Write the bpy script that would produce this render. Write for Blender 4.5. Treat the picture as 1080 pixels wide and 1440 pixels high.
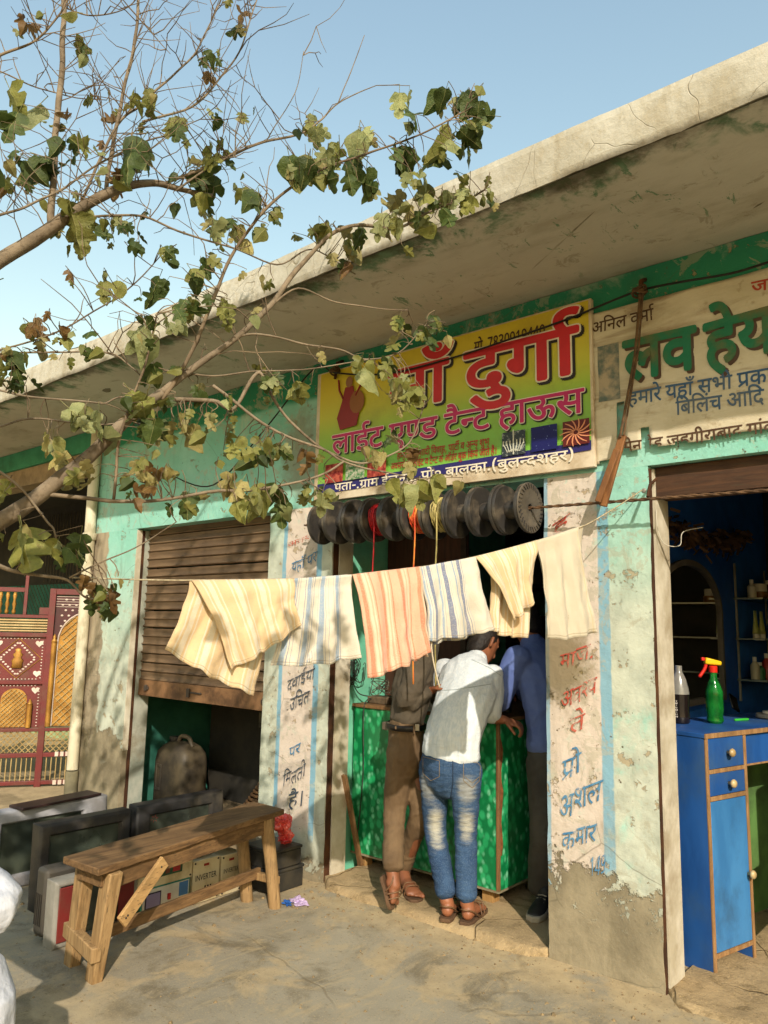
import bpy, bmesh, math, random
from mathutils import Vector, Matrix, noise
random.seed(7)
sc = bpy.context.scene
for _o in list(bpy.data.objects): bpy.data.objects.remove(_o)
R = math.radians

# ---------------------------------------------------------------- camera
CAM = Vector((0, -3.38, 1.5)); F = 1065.18
_pi, _ro, _ya = R(8.67), R(1.196), R(40.565)
_f = Vector((-math.sin(_ya)*math.cos(_pi), math.cos(_ya)*math.cos(_pi), math.sin(_pi)))
_r = Vector((math.cos(_ya), math.sin(_ya), 0)); _u = _r.cross(_f)
VR = _r*math.cos(_ro) + _u*math.sin(_ro); VU = -_r*math.sin(_ro) + _u*math.cos(_ro); VF = _f
cd = bpy.data.cameras.new('camera'); cam = bpy.data.objects.new('camera', cd)
sc.collection.objects.link(cam); sc.camera = cam
cd.sensor_fit = 'HORIZONTAL'; cd.sensor_width = 36; cd.lens = 36*F/1080; cd.clip_start = .05; cd.clip_end = 3000
cam.matrix_world = Matrix(((VR.x, VU.x, -VF.x, CAM.x), (VR.y, VU.y, -VF.y, CAM.y), (VR.z, VU.z, -VF.z, CAM.z), (0, 0, 0, 1)))

# ---------------------------------------------------------------- sky, sun, exposure
SUN = Vector((1.156, -1, .94)).normalized()
w = bpy.data.worlds.new('World'); sc.world = w; w.use_nodes = True
nt = w.node_tree; bg = nt.nodes['Background']
sk = nt.nodes.new('ShaderNodeTexSky'); sk.sky_type = 'NISHITA'; sk.sun_disc = False
sk.sun_elevation = math.asin(SUN.z); sk.sun_rotation = math.atan2(SUN.x, SUN.y)
sk.altitude = 0; sk.air_density = 2.5; sk.dust_density = 1.3; sk.ozone_density = 2.2
nt.links.new(sk.outputs[0], bg.inputs[0]); bg.inputs[1].default_value = .125
sd = bpy.data.lights.new('sun', 'SUN'); sd.energy = 3.0; sd.angle = R(.6); sd.color = (1, .90, .76)
so = bpy.data.objects.new('sun', sd); sc.collection.objects.link(so)
so.rotation_euler = (-SUN).to_track_quat('-Z', 'Y').to_euler(); so.location = (6, -8, 8)
sc.view_settings.view_transform = 'Standard'; sc.view_settings.look = 'None'
sc.view_settings.gamma = 1; sc.view_settings.exposure = .8; sc.view_settings.use_curve_mapping = False
sc.render.engine = 'CYCLES'; sc.cycles.use_denoising = True; sc.cycles.max_bounces = 6; sc.cycles.diffuse_bounces = 4; sc.cycles.use_adaptive_sampling = True; sc.cycles.adaptive_threshold = .025
sc.cycles.caustics_reflective = False; sc.cycles.caustics_refractive = False

# ---------------------------------------------------------------- helpers
def ray(x, y): return VR*((x-540)/F) + VU*((720-y)/F) + VF
def at(x, y, X=None, Y=None, Z=None, D=None):
    """the point of the place seen at photo position x, y on a plane X=, Y=, Z= or at distance D"""
    d = ray(x, y)
    if D is not None: return CAM + d*D
    if X is not None: return CAM + d*((X-CAM.x)/d.x)
    if Y is not None: return CAM + d*((Y-CAM.y)/d.y)
    return CAM + d*((Z-CAM.z)/d.z)
def srgb(r, g, b):
    f = lambda c: (c/255/12.92 if c < 11 else ((c/255+.055)/1.055)**2.4)
    return (f(r)*.84, f(g)*.84, f(b)*.84)
def link(o): sc.collection.objects.link(o); return o
def tag(o, label=None, cat=None, group=None, kind=None):
    for k, v in (('label', label), ('category', cat), ('group', group), ('kind', kind)):
        if v: o[k] = v
    return o
def thing(name, label, cat, loc=(0, 0, 0), group=None, kind=None):
    o = link(bpy.data.objects.new(name, None)); o.location = loc; o.empty_display_size = .1
    return tag(o, label, cat, group, kind)
def world(o):
    return (world(o.parent) @ o.matrix_parent_inverse if o.parent else Matrix()) @ o.matrix_basis
def adopt(o, parent):
    if parent is None: return o
    o.parent = parent; o.matrix_parent_inverse = world(parent).inverted()
    return o

class MB:
    def __init__(s): s.v = []; s.f = []; s.uv = None; s.m = []
    def add(s, vs, fs):
        n = len(s.v); s.v += [tuple(v) for v in vs]; s.f += [tuple(i+n for i in f) for f in fs]; return s
    def box(s, x0, x1, y0, y1, z0, z1, mat=None):
        vs = [(x, y, z) for z in (z0, z1) for y in (y0, y1) for x in (x0, x1)]
        if mat is not None: vs = [mat @ Vector(v) for v in vs]
        return s.add(vs, [(0, 2, 3, 1), (4, 5, 7, 6), (0, 1, 5, 4), (2, 6, 7, 3), (0, 4, 6, 2), (1, 3, 7, 5)])
    def bar(s, a, b, w, h, up=(0, 0, 1), w2=None, h2=None):
        """a straight bar from a to b, w across and h along up; w2, h2 at the far end"""
        a = Vector(a); b = Vector(b); t = (b-a).normalized(); u = Vector(up)
        sd_ = t.cross(u).normalized(); u = sd_.cross(t).normalized(); w2 = w if w2 is None else w2; h2 = h if h2 is None else h2
        vs = [a-sd_*w/2-u*h/2, a+sd_*w/2-u*h/2, a+sd_*w/2+u*h/2, a-sd_*w/2+u*h/2, b-sd_*w2/2-u*h2/2, b+sd_*w2/2-u*h2/2, b+sd_*w2/2+u*h2/2, b-sd_*w2/2+u*h2/2]
        return s.add(vs, [(0, 1, 2, 3), (4, 7, 6, 5), (0, 4, 5, 1), (1, 5, 6, 2), (2, 6, 7, 3), (3, 7, 4, 0)])
    def tube(s, pts, rad, n=8, cap=True, side=None):
        pts = [Vector(p) for p in pts]; k = len(pts)
        if not isinstance(rad, (list, tuple)): rad = [rad]*k
        u = Vector(side) if side else None; base = len(s.v); vs = []
        for i, p in enumerate(pts):
            t = (pts[min(i+1, k-1)]-pts[max(i-1, 0)]).normalized()
            if u is None: u = t.orthogonal()
            u = (u - t*u.dot(t))
            u = u.normalized() if u.length > 1e-6 else t.orthogonal().normalized()
            v = t.cross(u); r = rad[i]; ra, rb = r if isinstance(r, tuple) else (r, r)
            vs += [p + u*math.cos(2*math.pi*j/n)*ra + v*math.sin(2*math.pi*j/n)*rb for j in range(n)]
        fs = [(i*n+j, i*n+(j+1) % n, (i+1)*n+(j+1) % n, (i+1)*n+j) for i in range(k-1) for j in range(n)]
        if cap: fs += [tuple(range(n-1, -1, -1)), tuple(range((k-1)*n, k*n))]
        return s.add(vs, fs)
    def lathe(s, prof, n=24, o=(0, 0, 0), axis='Z', cap=True):
        """prof: list of (radius, height)"""
        vs = []
        for r, h in prof:
            for j in range(n):
                c, q = math.cos(2*math.pi*j/n)*r, math.sin(2*math.pi*j/n)*r
                p = {'Z': (c, q, h), 'X': (h, c, q), 'Y': (q, h, c)}[axis]
                vs.append((p[0]+o[0], p[1]+o[1], p[2]+o[2]))
        k = len(prof)
        fs = [(i*n+j, i*n+(j+1) % n, (i+1)*n+(j+1) % n, (i+1)*n+j) for i in range(k-1) for j in range(n)]
        if cap: fs += [tuple(range(n-1, -1, -1)), tuple(range((k-1)*n, k*n))]
        return s.add(vs, fs)
    def prism(s, poly, fn, d):
        """poly: outline of 2-D points; fn(a, b, depth) -> 3-D"""
        n = len(poly)
        vs = [fn(a, b, 0) for a, b in poly]+[fn(a, b, d) for a, b in poly]
        return s.add(vs, [tuple(range(n)), tuple(range(2*n-1, n-1, -1))]+[(i, i+n, (i+1) % n+n, (i+1) % n) for i in range(n)])
    def grid(s, nu, nv, fn, uv=True):
        b = len(s.v); vs = [fn(i/nu, j/nv) for j in range(nv+1) for i in range(nu+1)]
        fs = [(j*(nu+1)+i, j*(nu+1)+i+1, (j+1)*(nu+1)+i+1, (j+1)*(nu+1)+i) for j in range(nv) for i in range(nu)]
        if uv: s.uv = (s.uv or []) + [(i/nu, j/nv) for j in range(nv+1) for i in range(nu+1)]
        return s.add(vs, fs)
    def mesh(s, name, mat=None, smooth=False):
        me = bpy.data.meshes.new(name); me.from_pydata(s.v, [], s.f); me.update()
        if s.uv and len(s.uv) == len(s.v):
            l = me.uv_layers.new(name='uv')
            for lp in me.loops: l.data[lp.index].uv = s.uv[lp.vertex_index]
        if mat: me.materials.append(mat)
        bm = bmesh.new(); bm.from_mesh(me); bmesh.ops.recalc_face_normals(bm, faces=bm.faces); bm.to_mesh(me); bm.free()
        if smooth: me.shade_smooth()
        return me
    def build(s, name, mat, parent=None, smooth=False, bevel=0, seg=2, solid=0, auto=False):
        o = link(bpy.data.objects.new(name, s.mesh(name, mat, smooth)))
        adopt(o, parent)
        if solid:
            m = o.modifiers.new('solid', 'SOLIDIFY'); m.thickness = solid; m.offset = 0
        if bevel:
            m = o.modifiers.new('bevel', 'BEVEL'); m.width = bevel; m.segments = seg; m.limit_method = 'ANGLE'; m.angle_limit = R(40)
            o.data.shade_smooth(); m.harden_normals = False
            try: o.data.set_sharp_from_angle(angle=R(50))
            except Exception: pass
        elif auto:
            o.data.shade_smooth(); o.data.set_sharp_from_angle(angle=R(40))
        return o

# ---------------------------------------------------------------- materials
class NT:
    def __init__(s, name):
        s.mat = bpy.data.materials.new(name); s.mat.use_nodes = True; s.t = s.mat.node_tree
        s.p = s.t.nodes['Principled BSDF']; s.tc = s.t.nodes.new('ShaderNodeTexCoord'); s.co = s.tc.outputs['Object']
    def n(s, k): return s.t.nodes.new(k)
    def put(s, sock, v):
        if isinstance(v, bpy.types.NodeSocket): s.t.links.new(v, sock)
        elif isinstance(v, (tuple, list)): sock.default_value = (*v, 1) if sock.type == 'RGBA' and len(v) == 3 else v
        else: sock.default_value = (v, v, v, 1) if sock.type == 'RGBA' else v
    def noise(s, scale, detail=4, rough=.55, co=None, stretch=None, dist=0):
        nd = s.n('ShaderNodeTexNoise'); c = co or s.co
        if stretch:
            m = s.n('ShaderNodeMapping'); m.inputs['Scale'].default_value = stretch; s.t.links.new(c, m.inputs[0]); c = m.outputs[0]
        s.t.links.new(c, nd.inputs['Vector']); nd.inputs['Scale'].default_value = scale
        nd.inputs['Detail'].default_value = min(detail, 6); nd.inputs['Roughness'].default_value = rough; nd.inputs['Distortion'].default_value = dist
        return nd.outputs[0]
    def voro(s, scale, feat='F1', co=None, out=0, stretch=None):
        nd = s.n('ShaderNodeTexVoronoi'); nd.feature = feat; c = co or s.co
        if stretch:
            m = s.n('ShaderNodeMapping'); m.inputs['Scale'].default_value = stretch; s.t.links.new(c, m.inputs[0]); c = m.outputs[0]
        s.t.links.new(c, nd.inputs['Vector']); nd.inputs['Scale'].default_value = scale
        return nd.outputs[out]
    def warp(s, co, amt, scale=4):
        nd = s.n('ShaderNodeTexNoise'); s.t.links.new(co, nd.inputs['Vector']); nd.inputs['Scale'].default_value = scale
        return s.mix(amt, co, nd.outputs[1])
    def math(s, op, a, b=0., c=0., clamp=False):
        nd = s.n('ShaderNodeMath'); nd.operation = op; nd.use_clamp = clamp
        for i, v in enumerate((a, b, c)): s.put(nd.inputs[i], v)
        return nd.outputs[0]
    def step(s, v, a, b):
        nd = s.n('ShaderNodeMapRange'); nd.interpolation_type = 'SMOOTHSTEP'
        s.put(nd.inputs[0], v); nd.inputs[1].default_value = a; nd.inputs[2].default_value = b
        return nd.outputs[0]
    def mix(s, f, a, b, mode='MIX'):
        nd = s.n('ShaderNodeMix'); nd.data_type = 'RGBA'; nd.blend_type = mode
        s.put(nd.inputs[0], f); s.put(nd.inputs[6], a); s.put(nd.inputs[7], b)
        return nd.outputs[2]
    def ramp(s, f, stops, const=False):
        nd = s.n('ShaderNodeValToRGB'); nd.color_ramp.interpolation = 'CONSTANT' if const else 'LINEAR'
        e = nd.color_ramp.elements
        while len(e) < len(stops): e.new(.5)
        for i, (p, c) in enumerate(stops): e[i].position = p; e[i].color = (*c, 1)
        s.put(nd.inputs[0], f); return nd.outputs[0]
    def xyz(s, co=None):
        nd = s.n('ShaderNodeSeparateXYZ'); s.t.links.new(co or s.co, nd.inputs[0]); return nd.outputs
    def bump(s, h, strength=.3, dist=.01):
        nd = s.n('ShaderNodeBump'); nd.inputs['Strength'].default_value = strength; nd.inputs['Distance'].default_value = dist
        s.put(nd.inputs['Height'], h); s.t.links.new(nd.outputs[0], s.p.inputs['Normal']); return s
    def done(s, col, rough=.85, metal=0, spec=.3):
        s.put(s.p.inputs['Base Color'], col); s.put(s.p.inputs['Roughness'], rough); s.put(s.p.inputs['Metallic'], metal)
        s.p.inputs['Specular IOR Level'].default_value = spec; return s.mat
def plain(name, col, col2=None, rough=.8, scale=6, bump=.2, bscale=40, dirt=None, dscale=3, damt=.5, spec=.3, metal=0, stretch=None, bdist=.004):
    """colour with a second tone, patches of dirt and fine relief"""
    n = NT(name); c = col
    if col2: c = n.mix(n.step(n.noise(scale, 6, .6, stretch=stretch), .35, .65), col, col2)
    if dirt: c = n.mix(n.math('MULTIPLY', n.step(n.noise(dscale, 8, .65), .45, .72), damt), c, dirt)
    if bump: n.bump(n.noise(bscale, 5, .6, stretch=stretch), bump, bdist)
    return n.done(c, rough, metal, spec)
def wood(name, a, b, axis=1, scale=1., dirt=(.05, .035, .02), rough=.75):
    n = NT(name); st = [14, 14, 14]; st[axis] = 1.2
    g = n.noise(3*scale, 8, .65, stretch=st, dist=.6); c = n.mix(n.step(g, .3, .7), a, b)
    c = n.mix(n.math('MULTIPLY', n.step(n.noise(9*scale, 4, .6, stretch=st), .55, .7), .7), c, dirt)
    c = n.mix(n.math('MULTIPLY', n.step(n.noise(5, 6, .65), .48, .68), .6), c, tuple(q*.45 for q in a))
    n.bump(g, .4, .004); return n.done(c, rough)
GLYPHS='''509,551 509,0 428,0 428,250 207,250 207,213 207,180* 178,151* 159,151 140,151* 98,176* 62,215* 39,259* 39,278 39,296* 66,321* 100,321 126,321 126,551 0,551 0,622 612,622 612,551|428,551 207,551 207,321 428,321
170,551 170,0 89,0 89,551 0,551 0,622 273,622 273,551|90,615 69,694* 28,785* -22,823* -56,823 -78,823* -112,814* -126,809 -150,882 -111,896* -59,896 -5,896* 74,845* 137,722* 165,615
72,54 72,91* 108,121* 133,121 159,121* 196,91* 196,54 196,18* 159,-14* 133,-14 108,-14* 72,18*
412,633 44,633 44,714 503,714 503,643 232,0 137,0
276,-10 169,-10* 52,93* 52,182 52,255* 133,346* 190,374 142,405* 75,490* 75,554 75,611* 131,687* 223,725* 276,725 331,725* 422,687* 477,611* 477,553 477,488* 404,406* 349,378 387,358* 456,305* 500,234* 500,186 500,126* 443,38* 343,-10*|277,414 324,436* 390,497* 390,550 390,600* 329,651* 275,651 223,651* 162,600* 162,550 162,495* 227,438*|274,64 343,64* 413,130* 413,185 413,233* 340,304* 263,340 202,311* 139,235* 139,181 139,129* 204,64*
229,-10 176,-10* 81,7* 40,29 40,112 83,90* 181,65* 227,65 317,65* 400,140* 400,206 400,272* 300,332* 214,332 149,332 149,406 214,406 294,406* 378,481* 378,541 378,592* 311,649* 256,649 204,649* 124,616* 88,590 43,651 80,681* 188,724* 256,724 361,724* 469,624* 469,547 469,475* 384,388* 315,376 315,373 401,363* 491,274* 491,203 491,109* 363,-10*
275,-10 160,-10* 48,185* 48,358 48,474* 93,638* 193,725* 275,725 391,725* 504,532* 504,358 504,243* 459,78* 358,-10*|275,66 350,66* 414,210* 414,358 414,504* 350,649* 275,649 200,649* 138,504* 138,358 138,212* 200,66*
190,-10 171,-10* 123,-5* 106,-1 106,75 123,69* 166,63* 187,63 253,63* 339,109* 387,188* 409,292* 411,350 405,350 386,315* 313,267* 255,267 163,267* 52,381* 52,484 52,596* 169,724* 269,724 335,724* 440,656* 502,516* 502,409 502,348* 487,227* 447,120* 377,37* 268,-10*|267,337 311,337* 377,376* 413,436* 413,467 413,511* 381,594* 318,649* 270,649 212,649* 138,569* 138,484 138,416* 203,337*
261,0 261,446 261,488* 264,589* 265,622 249,605* 226,584* 206,567 134,508 87,568 274,714 347,714 347,0
341,160 11,160 11,238 335,718 427,718 427,241 531,241 531,160 427,160 427,0 341,0|341,241 341,415 341,452* 344,533* 347,604* 347,626 343,626 336,607* 310,555* 299,538 98,241
170,551 170,0 89,0 89,551 0,551 0,622 273,622 273,551
-188,847 -188,868* -159,896* -139,896 -118,896* -89,868* -89,847 -89,826* -118,797* -139,797 -159,797* -188,826*|69,863 46,763* -61,680* -138,680 -210,680* -318,769* -352,863 -283,887 -257,817* -189,747* -135,747 -77,747* -21,822* -5,889
296,-12 335,5* 378,9 367,27* 349,59* 342,73 330,71* 302,68* 287,68 245,68* 160,89* 89,136* 46,215* 46,272 46,316* 77,379* 102,401 135,430* 231,456* 290,456 295,456 295,551 0,551 0,622 534,622 534,551 376,551 376,385 327,385 269,385* 198,371* 173,355 151,340* 126,294* 126,262 126,209* 205,140* 287,140 293,140* 305,140* 312,141 306,161* 306,176 306,211* 348,240* 373,240 416,240* 461,191* 461,162 461,130* 432,95* 410,86 420,68* 443,29* 459,5 510,-7* 566,-78* 566,-129 566,-190* 473,-268* 387,-268 290,-268* 149,-176* 89,-100 150,-57 189,-105* 259,-167* 338,-196* 387,-196 493,-196* 493,-122 493,-89* 444,-57* 413,-57 386,-57* 343,-68* 322,-79
208,551 208,234 208,208* 183,178* 160,178 134,178* 79,220* 41,280* 41,308 41,331* 68,359* 102,359 127,359 127,551 0,551 0,622 578,622 578,551 474,551 474,0 393,0 393,551
-190,615 -211,650* -240,726* -240,762 -240,829* -151,896* -85,896 -53,896* 1,883* 21,872 -1,806 -18,815* -56,827* -78,827 -118,827* -160,782* -160,747 -160,714* -133,651* -108,615
0,551 0,622 693,622 693,551 589,551 589,0 508,0 508,355 502,356* 494,356 470,356* 420,332* 374,269* 356,208 279,232 291,278* 311,313 287,331* 239,353* 209,353 169,353* 126,307* 126,271 126,233* 169,164* 251,89* 309,40 255,-12 197,38* 101,129* 45,222* 45,275 45,328* 94,395* 168,426* 204,426 248,426* 321,397* 354,370 412,426* 499,426 504,426* 508,426 508,551
271,222 242,222* 184,208* 161,197 114,225* 50,301* 50,352 50,380* 70,420* 87,433 110,450* 172,465* 221,465 314,465 314,551 0,551 0,622 505,622 505,551 395,551 395,394 211,394 180,394* 154,388* 145,381 130,369* 130,347 130,323* 158,290* 174,277 220,294* 275,294 349,294* 447,219* 447,154 447,89* 364,14* 289,4 318,-8* 381,-30* 415,-40 382,-110 325,-84* 221,-27* 176,1 117,4* 48,33* 48,65 48,87* 75,116* 101,116 121,116* 164,95* 194,70 208,68* 219,68 289,68* 366,109* 366,153 366,186* 317,222*|293,615 272,650* 243,726* 243,762 243,829* 332,896* 398,896 430,896* 484,883* 504,872 482,806 465,815* 427,827* 405,827 365,827* 323,782* 323,747 323,714* 350,651* 375,615
519,551 371,551 371,349 316,349 268,349* 204,333* 181,318 126,280* 126,215 126,167* 170,104* 241,74* 283,74 337,74* 413,99* 455,121 482,47 438,27* 339,0* 286,0 217,0* 108,52* 46,150* 46,220 46,285* 114,374* 225,420* 288,420 290,420 290,551 0,551 0,622 519,622
568,551 474,551 474,380 474,329* 459,269* 441,246 404,198* 323,192 307,266 329,270* 360,281* 370,292 382,304* 393,339* 393,380 393,551 160,551 160,353 160,307* 166,249* 186,211* 226,180* 260,160 370,98 433,62* 486,-3* 486,-53 486,-93* 453,-164* 439,-184 367,-142 380,-122* 403,-77* 403,-55 403,-36* 387,-7* 339,28* 290,56 203,106 164,129* 109,178* 95,212 79,248* 79,316 79,551 0,551 0,622 568,622
251,146 158,146* 114,205 97,228* 79,298* 79,352 79,551 0,551 0,622 481,622 481,551 420,551 420,321 420,279* 403,221* 385,198 364,173* 298,146*|249,217 301,217* 321,249 332,266* 339,310* 339,353 339,551 160,551 160,353 160,314* 168,268* 178,251 189,235* 222,217*
358,222 329,222* 271,208* 248,197 201,225* 137,301* 137,352 137,380* 157,420* 174,433 197,450* 259,465* 308,465 401,465 401,551 0,551 0,622 592,622 592,551 482,551 482,394 298,394 267,394* 241,388* 232,381 217,369* 217,347 217,323* 245,290* 261,277 307,294* 362,294 436,294* 534,219* 534,154 534,87* 436,0* 337,0 239,0* 84,88* 25,158 86,207 143,139* 262,74* 337,74 453,74* 453,152 453,187* 404,222*
-179,615 -206,655* -251,692* -294,703* -320,703 -340,703* -382,691* -402,682 -428,751 -405,761* -355,773* -326,773 -281,773* -211,730* -187,692 -183,694 -203,746* -241,803* -285,827* -316,827 -340,827* -372,819* -386,813 -409,882 -370,896* -318,896 -264,896* -185,845* -122,722* -94,615
0,622 373,622 373,551 0,551|204,298 204,244 204,216* 176,188* 153,188 129,188* 75,230* 37,290* 37,318 37,341* 64,369* 98,369 385,369 385,298
321,69 357,80* 403,116* 403,148 403,186* 345,229* 280,229 211,229* 138,172* 138,124 138,93* 161,35* 232,-36* 302,-89 248,-142 157,-71* 58,53* 58,130 58,168* 89,227* 115,248 96,266* 69,318* 69,352 69,380* 89,420* 106,433 129,450* 188,465* 229,465 361,465 361,551 0,551 0,622 546,622 546,551 442,551 442,394 230,394 199,394* 173,388* 164,381 149,369* 149,347 149,327* 169,296* 183,284 230,300* 284,300 353,300* 440,258* 481,191* 481,153 481,95* 413,19* 348,2
0,622 780,622 780,551 453,551 485,512* 485,464 485,374* 406,328 417,319* 437,299* 446,288 477,310* 539,333* 573,333 638,333* 721,254* 721,185 721,139* 691,47* 656,0 584,41 609,70* 641,141* 641,181 641,225* 600,264* 565,264 526,264* 484,227 491,211* 499,173* 499,152 499,102* 454,34* 376,0* 328,0 271,0* 168,61* 73,199* 29,313 100,338 128,260* 195,141* 274,74* 320,74 361,74* 414,111* 414,160 414,201* 369,270* 329,301 299,295* 264,294 259,364 333,366* 404,414* 404,463 404,493* 374,538* 351,551 0,551
587,551 587,0 506,0 506,266 477,257* 419,251* 380,251 338,251* 245,266* 212,277 192,264* 167,253 208,201* 319,91* 380,42 326,-12 270,37* 171,137* 95,225* 73,256 51,287* 40,323* 40,340 40,359* 70,393* 104,393 129,393* 166,370* 181,350 202,369* 217,428* 217,458 217,488* 208,536* 201,551 0,551 0,622 691,622 691,551|369,322 408,322* 472,330* 506,339 506,551 281,551 288,534* 298,488* 298,458 298,416* 279,354* 262,333 314,322*
395,42 341,-12 282,37* 178,137* 98,225* 75,256 53,287* 40,323* 40,340 40,359* 70,393* 104,393 129,393* 166,370* 181,349 220,369* 256,429* 256,468 256,491* 246,536* 239,551 0,551 0,622 424,622 424,551 320,551 336,516* 336,458 336,403* 292,327* 216,274* 167,254 212,202* 331,91*
-169,615 -190,694* -231,785* -281,823* -315,823 -337,823* -371,814* -385,809 -409,882 -370,896* -318,896 -264,896* -185,845* -122,722* -94,615
595,622 595,551 491,551 491,0 410,0 410,179 382,161* 304,132* 253,132 163,132* 52,253* 38,353 100,366* 160,413* 160,457 160,485* 137,533* 123,551 0,551 0,622|129,301 149,252* 210,203* 259,203 309,203* 383,245* 410,274 410,551 211,551 240,499* 240,445 240,337*
122,189 87,189* 40,224* 40,255 40,284* 76,314* 104,314 122,314* 161,299* 191,276 241,292* 305,378* 305,443 305,499* 246,566* 199,566 168,566* 138,539* 138,516 138,501* 157,466* 214,442* 270,440 253,370 159,376* 66,459* 66,517 66,568* 137,632* 204,632 251,632* 333,589* 384,504* 384,440 384,371* 315,254* 254,221 299,182* 383,87* 414,43 350,-1 299,71* 216,164* 179,194 152,189*|591,551 591,0 510,0 510,551 421,551 421,622 695,622 695,551
413,-58 392,-24* 354,46* 342,73 330,71* 302,68* 287,68 245,68* 160,89* 89,136* 46,215* 46,272 46,316* 77,379* 102,401 135,430* 231,456* 290,456 295,456 295,551 0,551 0,622 534,622 534,551 376,551 376,385 327,385 269,385* 198,371* 173,355 151,340* 126,294* 126,262 126,209* 205,140* 287,140 293,140* 305,140* 312,141 306,161* 306,176 306,211* 348,240* 373,240 416,240* 461,191* 461,162 461,130* 432,95* 410,86 422,62* 455,11* 480,-24
-185,615 -202,650* -220,714* -220,748 -220,813* -136,896* -61,896 -1,896* 79,839* 137,718* 163,622 273,622 273,551 170,551 170,0 89,0 89,551 0,551 0,622 87,622 59,726* -2,825* -57,825 -97,825* -139,776* -139,733 -139,699* -119,644* -105,615
89,551 0,551 0,622 80,622 68,644* 53,694* 53,724 53,802* 169,896* 266,896 407,896* 625,743* 704,615 620,615 467,824* 283,824 213,824* 134,765* 134,714 134,684* 153,639* 165,622 273,622 273,551 170,551 170,0 89,0
571,551 467,551 467,0 387,0 387,165 361,147* 286,118* 233,118 179,118* 95,160* 46,235* 46,286 46,372* 161,464* 255,464 268,464* 307,461* 344,457* 354,454 349,381 330,385* 282,391* 259,391 197,391* 127,337* 127,287 127,236* 190,188* 235,188 287,188* 362,233* 387,260 387,551 0,551 0,622 571,622
46,-129 61,-70* 88,64* 95,116 192,116 199,105 186,52* 138,-74* 113,-129
479,551 479,0 398,0 398,191 369,172* 301,146* 254,146 214,146* 149,173* 128,194 103,221* 79,294* 79,358 79,551 0,551 0,622 583,622 583,551|398,551 160,551 160,369 160,328* 166,280* 179,251* 190,240 213,217* 263,217 303,217* 373,255* 398,280
89,551 0,551 0,622 87,622 59,726* -2,825* -57,825 -97,825* -139,776* -139,733 -139,699* -119,644* -105,615 -185,615 -202,650* -220,714* -220,748 -220,813* -136,896* -61,896 -17,896* 45,865* 71,833 88,864* 154,896* 198,896 230,896* 284,883* 304,872 282,806 265,815* 227,827* 205,827 165,827* 123,782* 123,747 123,746* 123,746 134,720* 153,658* 163,622 273,622 273,551 170,551 170,0 89,0
470,218 470,148* 379,80* 312,80 226,80* 92,208* 29,356 100,382 143,276* 243,153* 305,153 343,153* 391,188* 391,227 391,264* 350,322* 318,347 291,342* 260,341 255,411 323,413* 380,457* 380,494 380,530* 333,562* 302,562 265,562* 205,542* 171,525 146,594 172,608* 249,632* 298,632 376,632* 459,554* 459,495 459,417* 392,375 403,365* 412,355 450,350* 486,350 518,350* 568,356* 594,363 594,551 521,551 521,622 779,622 779,551 675,551 675,0 594,0 594,290 570,284* 524,279* 498,279 481,279* 455,282 470,252*
-248,-12 -194,11* -136,11 -61,11* 22,-66* 22,-129 22,-190* -71,-268* -157,-268 -254,-268* -395,-176* -455,-100 -394,-57 -355,-105* -285,-167* -206,-196* -157,-196 -51,-196* -51,-122 -51,-89* -100,-57* -131,-57 -158,-57* -201,-68* -222,-79
174,632 211,632* 269,611* 291,586 309,567* 332,499* 332,437 332,321 533,321 533,551 402,551 402,622 717,622 717,551 614,551 614,0 533,0 533,250 332,250 332,213 332,180* 303,151* 283,151 264,151* 222,176* 186,215* 164,259* 164,278 164,296* 191,321* 224,321 253,321 253,426 253,473* 243,523* 232,538 212,568* 169,568 142,568* 114,542* 114,521 114,493* 161,463* 218,460 210,389 135,395* 46,456* 46,520 46,579* 122,632*
-185,772 -185,796* -152,830* -130,830 -107,830* -75,796* -75,772 -75,748* -107,714* -130,714 -152,714* -185,748*
777,551 452,551 452,349 500,399* 569,399 634,399* 716,316* 716,239 716,193* 686,89* 651,39 579,80 604,112* 636,196* 636,237 636,284* 597,330* 562,330 508,330* 452,258 452,0 371,0 371,174 347,154* 276,118* 226,118 179,118* 96,156* 46,233* 46,290 46,370* 156,464* 244,464 267,464* 324,457* 339,454 333,381 317,385* 268,391* 249,391 191,391* 127,339* 127,292 127,239* 188,188* 228,188 272,188* 341,230* 371,260 371,551 0,551 0,622 777,622
470,218 470,148* 379,80* 312,80 226,80* 92,208* 29,356 100,382 143,276* 243,153* 305,153 343,153* 391,188* 391,227 391,264* 350,322* 318,347 291,342* 260,341 255,411 323,413* 380,457* 380,494 380,530* 333,562* 302,562 265,562* 205,542* 171,525 146,594 172,608* 249,632* 298,632 376,632* 459,554* 459,495 459,417* 392,375 403,365* 412,355 450,350* 486,350 518,350* 568,356* 594,363 594,551 521,551 521,622 1038,622 1038,551 934,551 934,0 853,0 853,551 675,551 675,0 594,0 594,290 570,284* 524,279* 498,279 481,279* 455,282 470,252*|1063,863 1040,763* 933,680* 856,680 784,680* 676,769* 642,863 713,887 739,817* 806,749* 859,749 916,749* 971,822* 987,889
585,551 482,551 482,0 401,0 401,165 374,147* 297,118* 241,118 185,118* 96,160* 46,235* 46,286 46,372* 167,464* 265,464 279,464* 319,461* 358,457* 369,454 363,385 343,389* 293,395* 268,395 248,395* 230,392 365,224 384,238* 401,256 401,551 0,551 0,622 585,622|127,287 127,235* 194,184* 242,184 260,184* 293,190* 308,195 168,370 127,342*
653,551 653,0 572,0 572,370 435,370 394,370* 378,373 414,343* 458,263* 458,218 458,172* 417,110* 350,80* 310,80 257,80* 161,141* 73,282* 31,401 102,426 148,292* 248,153* 306,153 338,153* 379,187* 379,227 379,271* 318,349* 273,377 302,441 572,441 572,551 0,551 0,622 757,622 757,551
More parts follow.
